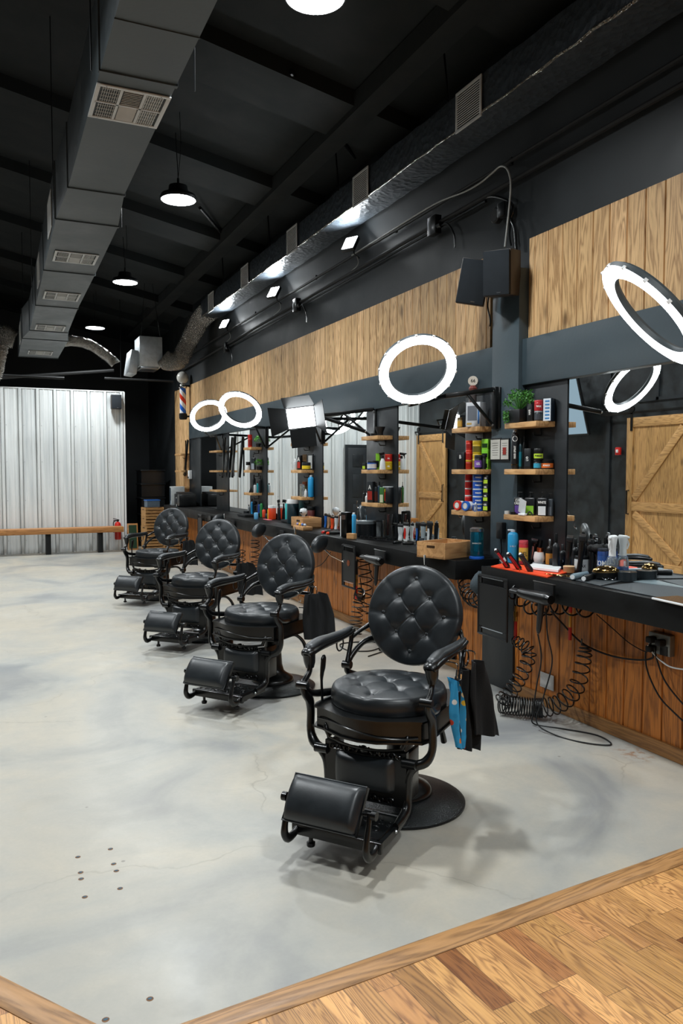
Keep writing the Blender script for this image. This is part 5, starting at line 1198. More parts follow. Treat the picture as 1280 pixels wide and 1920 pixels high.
# ================================================================== PRODUCTS AND TOOLS
FZ = radians(-62)      # products' fronts turned to the room
def put_shelf(x, yt, w_, z, X=3.29, ybase=None):
    """foot of an item on a shelf or counter plane z: column x, top row yt, width in px -> location, height, width"""
    p = onX(x, 880, X); hw = w_ * depth(p) / F / 2
    if z > 1.2:
        for _, y0_, y1_, _x in COLS:
            if y0_ - .35 < p.y < y0_ + hw and not any(a_ <= p.y <= b_ for _, a_, b_, _y in COLS if a_ != y0_):   # keep the foot on the board, same sight line
                X = min(X * (y0_ + hw) / p.y, XW - .022 - min(hw, .03)); p = onX(x, 880, X)
                if p.y < y0_ + hw * .6: p.y = y0_ + hw * .6
                break
    loc = Vector((X, p.y, z)); top = onX(x, yt, X); return loc, max(.01, top.z - z), w_ * depth(loc) / F
def put_counter(x, yb, yt, w_, back=0.0):
    p = onZ(x, yb, ZC + .0015); wd = w_ * depth(p) / F
    d = Vector((p.x, p.y, 0)).normalized() * (wd / 2 + back); p = p + d; r = ray(x, yt)
    lim = (XW if p.y > 4.75 or p.y < 4.35 else XP) - .016 - wd / 2
    if p.x > lim: k = lim / p.x; p.x *= k; p.y *= k; wd *= k
    t = sqrt(p.x ** 2 + p.y ** 2) / sqrt(r.x ** 2 + r.y ** 2); return p, max(.01, H + r.z * t - p.z), w_ * depth(p) / F
def T(x, z, lab): return None
TXTW = C('E8E8E4'); TXTK = C('15171A')
def faced(loc): return atan2(-loc.x, loc.y) + 0.0     # rotation that turns local -Y towards the camera side of the room
def P_jar(name, cat, label, loc, h, w_, body, lid, band=None, txt=None, tcol=None, lidh=.28, group=None, rz=None, seg=28):
    t = thing(name, label, cat, loc, rz if rz is not None else faced(loc), group); r = w_ / 2; hb = h * (1 - lidh)
    b = MB(); b.lathe([(0, 0), (r * .92, 0), (r, h * .04), (r, hb * .96), (r * .93, hb), (0, hb)], m=body, seg=seg); b.build('jar_body', t, smooth=45)
    b = MB(); b.lathe([(r * .98, hb), (r * 1.0, hb + .001), (r * 1.0, h * .97), (r * .95, h), (0, h)], m=lid, seg=seg); b.build('lid', t, smooth=45)
    if band: b = MB(); b.lathe([(r * 1.006, hb * .18), (r * 1.006, hb * .82)], m=band, seg=seg); b.build('label_band', t, smooth=45)
    if txt: text_obj('lettering', txt, hb * .30, tcol or TXTW, t, front(0, -r * 1.012, hb * .5), bend=r * 1.012, squeeze=.8, bold=.0006)
    return t
def P_box(name, cat, label, loc, h, w_, d_, body, panel=None, txt=None, tcol=None, group=None, rz=None, vert=False, ts=.2):
    t = thing(name, label, cat, loc, rz if rz is not None else FZ, group)
    b = MB(); b.box((0, 0, h / 2), (w_, d_, h), body, bev=.002); b.build('carton', t)
    if panel: b = MB(); b.box((0, -d_ / 2 - .0006, h * .34), (w_ * .86, .0014, h * .42), panel); b.build('printed_panel', t)
    if txt:
        M = front(0, -d_ / 2 - .0018, h * (.72 if not vert else .5))
        if vert: M = M @ Matrix.Rotation(pi / 2, 4, 'Z')
        text_obj('lettering', txt, (h * ts if not vert else w_ * .5), tcol or TXTW, t, M, squeeze=.8, bold=.0005)
    return t
def P_bottle(name, cat, label, loc, h, w_, body, cap, band=None, txt=None, tcol=None, group=None, neck=.72, shoulder=.82, capr=.42, square=False, vert=False, ts=.12):
    t = thing(name, label, cat, loc, faced(loc), group); r = w_ / 2
    b = MB(); seg = 4 if square else 24; k = sqrt(2) * .97 if square else 1
    Mq = Matrix.Rotation(pi / 4, 4, 'Z') if square else Matrix.Identity(4)
    b.lathe([(0, 0), (r * .93 * k, 0), (r * k, h * .02), (r * k, h * neck), (r * .86 * k, h * (neck + (shoulder - neck) * .6)), (r * capr * k, h * shoulder), (0, h * shoulder)], m=body, seg=seg, M=Mq); b.build('bottle_body', t, smooth=50 if not square else 25)
    b = MB(); b.lathe([(r * capr * 1.02, h * shoulder - .001), (r * capr * 1.05, h * .985), (r * capr * .9, h), (0, h)], m=cap, seg=20); b.build('cap', t, smooth=45)
    if band: b = MB(); b.lathe([(r * 1.008 * k, h * neck * .12), (r * 1.008 * k, h * neck * .78)], m=band, seg=seg, M=Mq); b.build('label_band', t, smooth=50 if not square else 25)
    if txt:
        M = front(0, -r * 1.02, h * neck * .5)
        if vert: text_obj('lettering', txt, r * .8, tcol or TXTW, t, M @ Matrix.Rotation(pi / 2, 4, 'Z'), squeeze=.85, bold=.0006)
        else: text_obj('lettering', txt, h * ts, tcol or TXTW, t, M, bend=0 if square else r * 1.02, squeeze=.8, bold=.0006)
    return t
def P_pump(name, cat, label, loc, h, w_, body, band, txt=None, tcol=None, group=None, two=None):
    t = thing(name, label, cat, loc, FZ + .1, group); hb = h * .74; d_ = w_ * .5
    b = MB(); b.box((0, 0, hb / 2), (w_, d_, hb), body, bev=w_ * .14, seg=3); b.build('bottle_body', t, smooth=50)
    b = MB(); b.box((0, -d_ / 2 - .0006, hb * .30), (w_ * .74, .0015, hb * .48), band); b.build('label_panel', t)
    b = MB(); b.lathe([(w_ * .16, hb - .002), (w_ * .16, hb + h * .06), (w_ * .05, hb + h * .07), (w_ * .05, h * .93), (0, h * .93)], m=M_PLASTB, seg=14); b.box((w_ * .14, 0, h * .955), (w_ * .5, w_ * .14, h * .035), M_PLASTB, bev=.002); b.build('pump_head', t, smooth=45)
    if txt: text_obj('lettering', txt, hb * .19, tcol or TXTW, t, front(0, -d_ / 2 - .0016, hb * .74), squeeze=.75, bold=.0006)
    return t
def P_trigger(name, cat, label, loc, h, w_, body, head, liquid=None, group=None, rz=None, tall=False):
    t = thing(name, label, cat, loc, rz if rz is not None else faced(loc) + .9, group); r = w_ / 2; hb = h * (.52 if tall else .62)
    b = MB(); b.lathe([(0, 0), (r * .95, 0), (r, h * .03), (r * (.98 if tall else .8), hb * .7), (r * (.8 if tall else .45), hb * .92), (r * .4, hb), (0, hb)], m=body, seg=24); b.build('bottle_body', t, smooth=55)
    if liquid: b = MB(); b.lathe([(0, h * .02), (r * .9, h * .02), (r * .9, hb * .45), (0, hb * .45)], m=liquid, seg=20); b.build('liquid', t)
    b = MB()
    if tall:
        b.sweep([(0, 0, hb - .004), (0, 0, h * .7), (0, 0, h * .86), (.004, 0, h * .97), (.004, 0, h)], [r * .62, r * .58, r * .72, r * .8, r * .5], head, 16, sub=3); b.sweep([(-r * .4, 0, h * .95), (-r * 1.1, 0, h * .93)], [r * .3, r * .22], head, 10)
        b.sweep([(-r * .7, 0, h * .88), (-r * 1.05, 0, h * .78), (-r * .8, 0, h * .66)], [r * .2, r * .16, r * .12], head, 8)
    else:
        b.cyl((0, 0, hb - .004), (0, 0, h * .76), r * .42, m=head); b.box((-r * .3, 0, h * .86), (r * 1.9, r * .6, h * .14), head, rot=(0, -.1, 0), bev=.004); b.cyl((-r * 1.2, 0, h * .88), (-r * 1.6, 0, h * .87), r * .22, m=head, seg=10); b.sweep([(-r * .7, 0, h * .8), (-r * 1.0, 0, h * .7), (-r * .95, 0, h * .6)], [r * .2, r * .16, r * .1], head, 8)
    b.build('trigger_head', t, smooth=50); return t
def P_clipper(name, cat, label, loc, h, w_, body, accent=None, group=None, lean=(0, 0, 0), blade=None):
    t = thing(name, label, cat, loc, 0, group); t.rotation_euler = lean; r = w_ / 2
    b = MB(); b.sweep([(0, 0, 0), (0, 0, h * .06), (0, .003, h * .3), (0, 0, h * .6), (0, -.003, h * .82)], [r * .6, r * .78, r * .72, r * .92, r], body, 14, flat=.75, sub=3, up=(0, 1, 0)); b.build('grip', t, smooth=60)
    b = MB(); b.box((0, -.003, h * .88), (w_ * .95, w_ * .55, h * .12), blade or M_PLASTB, bev=.002); b.box((0, -.004, h * .965), (w_ * .92, w_ * .22, h * .07), M_STEEL)
    b.build('blade_head', t)
    if accent: b = MB(); b.sweep([(0, -r * .70, h * .15), (0, -r * .66, h * .45), (0, -r * .85, h * .7)], [r * .3, r * .42, r * .3], accent, 10, flat=.5, sub=3, up=(0, 1, 0)); b.build('accent', t, smooth=50)
    return t
Z1, Z2, Z3 = SH_Z
S = put_shelf
# ---------- shelves right of the pilaster
l, h, w_ = S(973, 768, 28, Z1, 3.27)
t = thing('potted_plant', 'leafy green plant in a black pot on the top shelf right of the pilaster', 'plant', l)
b = MB(); b.box((0, 0, h / 2), (.10, .12, h), M_PLASTB, bev=.006); b.build('pot', t)
b = MB(); rn = random.Random(3); b.mi(M_GREEN)
for k in range(70):
    a = rn.uniform(0, 2 * pi); e = rn.uniform(.2, 1.0); r0 = rn.uniform(.02, .05); tip = Vector((cos(a) * .085 * (1.2 - e * .6), sin(a) * .10 * (1.3 - e * .6), h + .02 + e * .10)) 
    if k % 5 == 0: tip = Vector((-.06, .07 + rn.uniform(-.01, .03), h * rn.uniform(.1, .9)))
    b.sweep([(0, 0, h * .9), tip * .6 + Vector((0, 0, h * .4)), tip], .0014, M_GREEN, 4)
    for q in range(9):
        c = tip + Vector((rn.uniform(-.018, .018), rn.uniform(-.018, .018), rn.uniform(-.02, .02))); n_ = Vector((rn.uniform(-1, 1), rn.uniform(-1, 1), rn.uniform(0, 1))).normalized(); u = n_.orthogonal().normalized() * .009; v = n_.cross(u)
        b.face([c - u, c - v * .6, c + u, c + v * .6], M_GREEN)
b.build('foliage', t, smooth=0)
l, h, w_ = S(993.5, 755, 9, Z1); P_box('product_box', 'carton', 'narrow black carton with white lettering beside the plant', l, h, w_ * 1.25, .035, C('17191B'), None, 'HAIR', group='products right of the pilaster', vert=True)
l, h, w_ = S(1008, 771, 16, Z1); P_jar('tin', 'tin', 'black tin standing under the red tin on the top shelf', l, h, w_, C('1A1C20'), C('8E9196'), C('3A3E44'), lidh=.15)
l2 = l + Vector((0, 0, h + .001)); P_jar('tin', 'tin', 'red tin stacked on the black tin beside the plant', l2, onX(1008, 751, 3.29).z - l2.z, w_ * 1.02, C('B8232A'), C('C4343A'), C('A41A20'), 'WAX', lidh=.2)
l, h, w_ = S(1024, 774, 16, Z1); P_jar('jar', 'jar', 'green-labelled jar under the purple jar on the top shelf', l, h, w_, C('2E7D32'), C('3FA148'), C('2F9A3B'), 'WAX', lidh=.15)
l2 = l + Vector((0, 0, h + .001)); P_jar('jar', 'jar', 'purple jar stacked on the green-labelled jar', l2, onX(1024, 759, 3.29).z - l2.z, w_, C('5D3F8E'), C('6B4FA0'), C('A9A2C4'), lidh=.25)
l, h, w_ = S(1040, 746, 20, Z1, 3.31); P_box('product_box', 'carton', 'tall white and blue carton at the right end of the top shelf', l, h, .055, .07, C('22303E'), None, group='products right of the pilaster'); 
tt = bpy.data.objects[[o.name for o in COL.objects if o.name.startswith('product_box')][-1]]
b = MB(); b.box((-.002, -.0358, h / 2), (.05, .0012, h * .97), C('D5DEE6')); 
for q in range(6): b.box((-.0, -.0368, h * (.12 + q * .15)), (.03, .001, h * .07), C('3D7FB5'))
b.build('printed_front', tt)
l, h, w_ = S(964.5, 806, 13, Z2, 3.27); P_bottle('spray_can', 'spray can', 'tall black can reading HAIR SPRAY on the middle shelf', l, h, w_, C('191B1E'), M_STEEL, None, 'HAIR SPRAY', neck=.86, shoulder=.93, capr=.6, vert=True)
o = bpy.data.objects[[o.name for o in COL.objects if o.name.startswith('spray_can')][-1]]; r = w_ / 2
text_obj('lettering', '\u25CB', .05, TXTW, o, front(0, -r * 1.02, h * .76), bend=r * 1.02); b = MB(); b.lathe([(r * 1.008, h * .10), (r * 1.008, h * .12)], m=M_GOLD, seg=24); b.build('gold_ring', o)
l, h, w_ = S(975, 822, 6, Z2, 3.30); P_bottle('bottle', 'bottle', 'slim dark bottle with a teal edge beside the hair spray', l, h, w_, C('16343C'), M_PLASTB, C('1C6F80'))
l, h, w_ = S(982, 818, 6, Z2, 3.33); P_bottle('bottle', 'bottle', 'slim black dropper bottle behind the black carton', l, h, w_, C('111316'), M_PLASTB, capr=.25, neck=.6)
l, h, w_ = S(991, 841, 13, Z2, 3.27); P_box('product_box', 'carton', 'black carton with white vertical lettering on the middle shelf', l, h, w_, .05, C('15171A'), C('23282C'), 'LV3', group='products right of the pilaster', vert=True)
l, h, w_ = S(1007, 862, 13, Z2, 3.29); P_jar('jar', 'jar', 'black jar with a pale blue label under the green-labelled jar', l, h, w_ * 1.1, C('15171A'), M_PLASTB, C('3A98B8'), lidh=.25)
l2 = l + Vector((0, -.01, h + .001)); P_jar('jar', 'jar', 'black jar with lime green label topping a small stack', l2, onX(1008, 841, 3.29).z - l2.z, 17 * depth(l) / F, C('15171A'), M_PLASTB, C('B5D33D'), 'POMADE', TXTK, lidh=.35)
l, h, w_ = S(1024, 861, 25, Z2, 3.26); P_jar('jar', 'jar', 'wide black jar with an orange label on the middle shelf', l, h, w_, C('15171A'), M_PLASTB, C('E2702A'), 'POMADE', lidh=.28)
l, h, w_ = S(973.5, 921, 17, Z3, 3.29); P_pump('pump_bottle', 'bottle', 'black pump bottle reading CURL CREAM with purple label', l, h, w_ * 1.05, C('17191C'), C('6B4FA0'), 'CURL\nCREAM')
l, h, w_ = S(995, 921, 20, Z3, 3.30); P_pump('pump_bottle', 'bottle', 'black pump bottle with lime green label behind a leaning card', l, h, w_, C('17191C'), C('8CC63F'), None)
b = MB(); b.box((3.245, l.y + .015, Z3 + .06), (.003, .07, .10), C('C6CBCD'), rot=(.35, -.15, 0)); tag(b.build('card'), 'pale grey card leaning on the green-labelled pump bottle', 'card')
l, h, w_ = S(1018, 921, 19, Z3, 3.29); P_pump('pump_bottle', 'bottle', 'black pump bottle reading WHITE with a white label', l, h, w_, C('17191C'), C('D4D8DA'), 'WHITE')
l, h, w_ = S(1031, 924, 15, Z3, 3.33); P_pump('pump_bottle', 'bottle', 'dark grey pump bottle at the right end of the bottom shelf', l, h, w_, C('3A4045'), C('5A6066'), None)
l, h, w_ = S(951, 962, 9, Z3, 3.25); P_jar('jar', 'jar', 'tiny white jar at the left end of the bottom shelf', l, .022, w_, M_WHITE, M_WHITE)
l, h, w_ = S(962, 966, 10, Z3, 3.25); P_jar('tin', 'tin', 'flat black tin beside the tiny white jar', l, .018, w_, M_PLASTB, M_PLASTB)
b = MB(); b.box((3.235, 4.22, Z3 + .008), (.03, .07, .014), M_WHITE, bev=.004); tag(b.build('box'), 'flat white case lying on the bottom shelf front edge', 'case')
b = MB(); b.sweep([(3.24, 4.18, Z3 + .006), (3.235, 4.15, Z3 + .03), (3.24, 4.12, Z3 + .006)], .005, M_PLASTB, 8, sub=3); tag(b.build('hair_clip'), 'black hair clip on the bottom shelf front edge', 'hair clip')
# ---------- shelves left of the pilaster
l, h, w_ = S(885, 706, 18, Z1, 3.32)
t = thing('toy_fuel_pump', 'miniature red vintage fuel pump with a round white globe', 'ornament', l); hh = h
b = MB(); b.lathe([(.038, 0), (.038, .02), (.030, .03), (.030, hh * .42), (.036, hh * .44), (.036, hh * .47), (.027, hh * .49), (.027, hh * .74), (.034, hh * .76), (.020, hh * .82), (0, hh * .82)], m=C('7A3A32'), seg=24); b.build('pump_body', t, smooth=40)
b = MB(); b.lathe([(.0285, hh * .50), (.0285, hh * .72)], m=C('4A4240'), seg=24); b.build('measuring_glass', t)
b = MB(); b.lathe([(0, -.012), (.036, -.012), (.038, 0), (.036, .012), (0, .012)], m=C('D8CDBE'), seg=28, M=Matrix.Translation((0, 0, hh * .91)) @ Matrix.Rotation(faced(l), 4, 'Z') @ Matrix.Rotation(pi / 2, 4, 'X')); b.build('globe', t)
text_obj('lettering', '66', .035, TXTK, t, Matrix.Translation((0, 0, hh * .91)) @ Matrix.Rotation(faced(l), 4, 'Z') @ front(0, -.0135, 0))
l, h, w_ = S(891, 755, 26, Z1, 3.27); P_box('toy_carton', 'carton', 'white window carton holding a toy on the top shelf left of the pilaster', l, h, .115, .09, C('C9CCD0'), None)
o = bpy.data.objects['toy_carton']; b = MB(); b.box((-.006, -.0458, h * .55), (.078, .0014, h * .6), C('6B6F76')); b.build('window', o); b = MB(); b.box((.046, -.0468, h * .4), (.014, .001, h * .6), C('3F6FA8')); b.box((-.03, -.0468, h * .12), (.04, .001, h * .08), C('B99A55')); b.build('printed_marks', o)
l, h, w_ = S(861, 783, 10, Z1, 3.26); P_jar('jar', 'jar', 'tiny yellow-labelled jar at the left end of the top shelf', l, h, w_, C('8E7A4A'), C('5A4A2A'), C('C9A24A'), lidh=.2)
l, h, w_ = S(865, 848, 16, Z2, 3.26); P_box('product_box', 'carton', 'black carton with a white letter B at the left end', l, h, w_, .04, C('17191C'), None, 'B', group='products left of the pilaster', ts=.3)
def stack(name, cat, labels, x, ybot, yts, wpx, z, X, cols, txt=None, boxy=False, lidh=.22):
    zc_ = z
    for lab, yt, (bc, lc, nc) in zip(labels, yts, cols):
        l, _, w2 = S(x, yt, wpx, z, X); top = onX(x, yt, X).z; l.z = zc_; hh = top - zc_ - .001
        if boxy: P_box(name, cat, lab, l, hh, w2, .05, C(bc), C(nc), txt, TXTK if False else TXTW, ts=.26)
        else: P_jar(name, cat, lab, l, hh, w2, C(bc), C(lc), C(nc), txt, lidh=lidh)
        zc_ = top
stack('jar', 'jar', ['orange and red jar, bottom of the left stack on the middle shelf', 'red jar in the middle of the left stack, middle shelf', 'red jar on top of the left stack, middle shelf'], 879, 878, [862, 844, 826], 12.5, Z2, 3.29, [('C8381E', 'D8A52A', 'B03018'), ('C8281E', 'D23A22', 'A02018'), ('C8281E', 'D23A22', '8E1A16')])
stack('jar', 'jar', ['yellow jar, bottom one behind the purple-labelled jar', 'yellow jar on top beside the red stack'], 894.5, 878, [851, 826], 18, Z2, 3.30, [('D8B21E', 'D8B21E', '8A7420'), ('E0BC22', 'E6C62E', '6E6422')], lidh=.3)
l, h, w_ = S(896, 853, 14, Z2, 3.24); P_jar('jar', 'jar', 'black jar with purple label in front of the yellow jars', l, h, w_, C('1B1D20'), C('24272A'), C('7A55A8'), 'GEL', lidh=.25)
l, h, w_ = S(906, 853, 9, Z2, 3.25); P_jar('jar', 'jar', 'plain dark grey jar beside the purple-labelled jar', l, h, w_, C('26292C'), C('1B1D20'), None, lidh=.25)
stack('product_box', 'carton', ['lime and black carton, bottom of the stack by the pilaster', 'lime and black carton in the middle of the stack by the pilaster', 'lime and black carton on top of the stack by the pilaster'], 911, 878, [860, 842, 823], 13, Z2, 3.33, [('8CD03A', '', '17191C'), ('7CC832', '', '17191C'), ('8CD03A', '', '1F3A1A')], boxy=True)
names5 = ['bottom', 'second', 'third', 'fourth', 'fifth']
stack('jar', 'jar', ['bottom red tub of the tall red stack, behind the round lids', 'second red tub from the bottom of the tall red stack', 'third red tub from the bottom of the tall red stack', 'fourth red tub from the bottom of the tall red stack', 'topmost red tub of the tall red stack'], 878.5, 958, [943, 928, 915, 901, 887], 13.5, Z3, 3.32, [('C82A28', 'E4E0DE', 'B8221F')] * 5, lidh=.16)
stack('jar', 'jar', ['bottom blue tub of the tall blue stack', 'second blue tub from the bottom of the blue stack', 'third blue tub from the bottom of the blue stack', 'fourth blue tub from the bottom of the blue stack', 'topmost blue tub of the blue stack'], 896.5, 958, [944, 930, 916, 901, 887], 20, Z3, 3.30, [('1F55B0', 'E4E8EE', '1B4CA4')] * 5, 'POMADE', lidh=.16)
stack('product_box', 'carton', ['black and lime carton, bottom of the stack beside the blue tubs', 'black and lime carton, second from the bottom beside the blue tubs', 'black and lime carton, third from the bottom beside the blue tubs', 'black and lime carton on top beside the blue tubs'], 913, 958, [942, 926, 909, 892], 10, Z3, 3.27, [('17191C', '', 'B5D33D')] * 4, 'GEL', boxy=True)
for x, col, lab in ((861.5, 'C8322A', 'red round tub lying on its side, drop mark facing out'), (877, '1F5FB8', 'blue round tub lying on its side, drop mark facing out')):
    l, h, w_ = S(x, 934, 18, Z3, 3.245); r = .037; t = thing('jar', lab, 'jar', l + Vector((0, 0, r)), radians(-75)); A = Matrix.Rotation(pi / 2, 4, 'X')
    b = MB(); b.lathe([(0, -.03), (r * .9, -.03), (r * .9, .02), (0, .02)], m=M_WHITE, seg=32, M=A); b.build('jar_body', t, smooth=40)
    b = MB(); b.lathe([(r * .92, .008), (r, .010), (r, .028), (r * .94, .031), (r * .7, .031), (r * .68, .029), (0, .029)], m=C(col), seg=40, M=A); b.build('lid', t, smooth=40)
    b = MB(); b.lathe([(r * .60, .0292), (r * .60, .0302), (r * .55, .0302), (r * .55, .0292)], m=TXTW, seg=32, M=A)
    b.prism([(0, .018), (-.011, -.002), (-.008, -.012), (0, -.016), (.008, -.012), (.011, -.002)], .0290, .0302, TXTW, A @ Matrix.Identity(4)); b.build('drop_mark', t)
l, h, w_ = S(892, 942, 7, Z3, 3.235); P_bottle('bottle', 'bottle', 'tiny clear bottle in front of the blue tubs', l, h, w_, M_CLEARP, M_WHITE)
# ---------- shelves beside the barn door mirror (x 677-741)
l, h, w_ = S(712, 800, 16, Z1, 3.31); t = thing('bowl', 'black mortar bowl on the top shelf beside the barn door mirror', 'bowl', l); b = MB(); b.lathe([(0, 0), (.03, 0), (.028, .03), (.05, .085), (.046, .085), (.026, .035), (0, .03)], m=M_PLASTB, seg=24); b.build('bowl_shell', t, smooth=50)
l, h, w_ = S(703, 805, 20, Z1, 3.29); P_jar('tin', 'tin', 'flat dark tin on the top shelf beside the mortar bowl', l, .025, .09, M_SATINB, M_SATINB)
l, h, w_ = S(684, 868, 7, Z2, 3.26); P_box('product_box', 'carton', 'small black and lime carton at the left end, middle shelf', l, h, w_, .04, C('24282A'), C('B5D33D'), group='products beside the barn door mirror')
l, h, w_ = S(697, 863, 18, Z2, 3.26); P_jar('jar', 'jar', 'blue jar with white band on the middle shelf', l, h * .95, w_, C('2358B0'), C('22262C'), C('D8DCE0'), lidh=.22)
l, h, w_ = S(709, 850, 8, Z2, 3.33); P_box('product_box', 'carton', 'lime green carton behind the white spray bottle', l, h, w_, .03, C('7CB82E'), C('17191C'), group='products beside the barn door mirror')
l, h, w_ = S(717, 846, 12, Z2, 3.27); P_trigger('spray_bottle', 'spray bottle', 'white spray bottle with a black trigger on a middle shelf', l, h, w_, M_WHITE, M_PLASTB)
stack('jar', 'jar', ['yellow tub with black print under the red tub', 'red tub on top of the yellow tub beside the white spray bottle'], 729, 878, [865, 851], 14.5, Z2, 3.32, [('D8B21E', 'E0BC22', 'C9A21E'), ('C8281E', 'D23A22', 'B8221F')], 'GEL', lidh=.2)
for x, yt, wp, X, body, cap, band, lab in ((683, 920, 6, 3.28, 'black', '', '', 'small black bottle at the left end of the bottom shelf'), ):
    l, h, w_ = S(x, yt, wp, Z3, X); P_bottle('bottle', 'bottle', lab + ' by the barn door mirror', l, h, w_, M_PLASTB, M_PLASTB)
l, h, w_ = S(687.5, 924, 6, Z3, 3.25); P_bottle('bottle', 'bottle', 'small white squeeze bottle on the bottom shelf', l, h, w_, M_WHITE, M_WHITE, capr=.3, neck=.55, shoulder=.7)
l, h, w_ = S(696, 903, 12, Z3, 3.27); P_box('product_box', 'carton', 'dark carton with white peak mark and red foot on the bottom shelf', l, h, w_, .05, C('24282B'), C('9A2A22'), 'A', group='products beside the barn door mirror', ts=.3)
l, h, w_ = S(705, 905, 8, Z3, 3.31); P_bottle('bottle', 'bottle', 'tall dark bottle behind the peak-marked carton', l, h, w_, C('2A3036'), M_PLASTB, C('5A2A22'))
l, h, w_ = S(711, 903, 6, Z3, 3.30); P_bottle('bottle', 'bottle', 'slim dark blue bottle in the middle of the bottom shelf', l, h, w_, C('1F3A4A'), M_PLASTB)
l, h, w_ = S(716, 903, 9, Z3, 3.28); P_pump('pump_bottle', 'bottle', 'green foam bottle with a pale pump on the bottom shelf', l, h, w_, C('3A6A34'), C('BFC6A8'))
l, h, w_ = S(730, 912, 22, Z3, 3.30); t = P_jar('bucket', 'bucket', 'black bucket with a pale lid and a red-yellow label', l, h, w_, C('1E2022'), mat('pale_lid', 'C8CCCE', .4), None, lidh=.06)
b = MB(); rr = w_ / 2 * 1.01; b.prism([(rr * sin(a) - 0, -rr * cos(a)) for a in [radians(-62 + 6 * k) for k in range(7)]] + [((rr - .002) * sin(a), -(rr - .002) * cos(a)) for a in [radians(-26 - 6 * k) for k in range(7)]], h * .15, h * .68, M_RED); b.prism([(rr * 1.004 * sin(a) - 0, -rr * 1.004 * cos(a)) for a in [radians(-62 + 6 * k) for k in range(7)]] + [((rr - .002) * sin(a), -(rr - .002) * cos(a)) for a in [radians(-26 - 6 * k) for k in range(7)]], h * .68, h * .85, C('E2B92A')); b.build('label_panel', t)
# ---------- shelves behind the LED panel (545-592)
l, h, w_ = S(582, 822, 10, Z1, 3.30); P_box('wooden_box', 'box', 'small orange wooden box on the top shelf behind the LED panel', l, h * .9, .085, .06, C('B8764A'), None)
l, h, w_ = S(557, 823, 8, Z1, 3.28); P_jar('tin', 'tin', 'grey tin on the top shelf behind the LED panel', l, .05, .05, C('6A6E72'), C('3A3E42'))
l, h, w_ = S(554, 860, 8, Z2, 3.28); P_bottle('bottle', 'bottle', 'frosted white bottle at the left end of a middle shelf', l, h, w_, C('C4C8CA'), M_WHITE)
l, h, w_ = S(562, 854, 8, Z2, 3.28); P_box('product_box', 'carton', 'black carton with white A and red foot behind the LED panel', l, h, w_, .04, C('1B1D20'), C('A8322A'), 'A', group='products behind the LED panel', ts=.4)
l, h, w_ = S(571, 852, 10, Z2, 3.34); P_box('picture_card', 'card', 'brown and black picture card behind the yellow-labelled jar', l, h, w_, .012, C('7A6040'), C('17191C'))
l, h, w_ = S(574.5, 867, 17, Z2, 3.27); P_jar('jar', 'jar', 'black jar with a bright yellow band behind the LED panel', l, h, w_, C('1E2023'), C('2A2E32'), C('E2C22A'), lidh=.3)
l, h, w_ = S(588, 851, 13, Z2, 3.36); P_box('framed_picture', 'picture', 'small black framed certificate at the shelf end', l, h, w_, .015, C('202326'), None); o = [o for o in COL.objects if o.name.startswith('framed_picture')][-1]; b = MB(); b.box((0, -.009, h / 2), (w_ * .72, .002, h * .82), C('B4B6B4')); b.build('sheet', o)
l, h, w_ = S(584, 891, 11, Z3, 3.27); P_bottle('spray_can', 'spray can', 'bright blue spray can on the bottom shelf behind the LED panel', l, h, w_, C('2A9AD4'), C('B8C4CC'), None, neck=.84, shoulder=.92, capr=.5)
l, h, w_ = S(566, 908, 9, Z3, 3.28); P_jar('cup', 'cup', 'clear cup with print beside the blue spray can', l, h, w_, M_CLEARP, M_CLEARP)
l, h, w_ = S(573, 917, 5, Z3, 3.26); P_bottle('bottle', 'bottle', 'tiny white bottle beside the clear cup', l, h, w_, M_WHITE, M_WHITE)
l, h, w_ = S(571, 903, 9, Z3, 3.33); P_jar('jar', 'jar', 'brown jar behind the clear cup', l, h, w_, C('7A7650'), C('8A4A2A'))
# ---------- shelves left of LED panel (456-495)
l, h, w_ = S(469, 815, 8, Z1, 3.28); P_jar('tin', 'tin', 'red canister on the far top shelf', l, h, w_, M_RED, M_RED, C('8E1A16'))
def tuft(label, l, r):
    t = thing('potted_plant', label, 'plant', l); b = MB(); b.lathe([(0, 0), (.03, 0), (.038, .05), (0, .05)], m=M_PLASTB, seg=16); b.build('pot', t); b = MB(); rn = random.Random(r); b.mi(M_GREEN)
    for k in range(160):
        a, e = rn.uniform(0, 6.28), rn.uniform(-.3, 1.4); tip = Vector((cos(a) * cos(e), sin(a) * cos(e), sin(e))) * rn.uniform(.04, .07) + Vector((0, 0, .085)); u = Vector((rn.uniform(-1, 1), rn.uniform(-1, 1), rn.uniform(-1, 1))).normalized() * .010; v = u.orthogonal().normalized() * .006; b.face([tip - u, tip - v, tip + u, tip + v], mat('bright_leaf', '5DAE2E', .5))
    b.build('foliage', t, smooth=0)
l, h, w_ = S(484, 820, 8, Z1, 3.28); tuft('small bright green plant on the far top shelf', l, 1)
l, h, w_ = S(488, 862, 12, Z2, 3.28); tuft('bright round green plant on the far middle shelf', l, 2)
l, h, w_ = S(475, 850, 9, Z2, 3.29); P_pump('pump_bottle', 'bottle', 'grey-labelled pump bottle beside the bright green plant', l, h, w_, C('2A2E32'), C('9AA4B0'))
l, h, w_ = S(465, 866, 8, Z2, 3.27); P_jar('cup', 'cup', 'white cup with a black brush at the far middle shelf', l, h, w_, M_WHITE, M_PLASTB, lidh=.4)
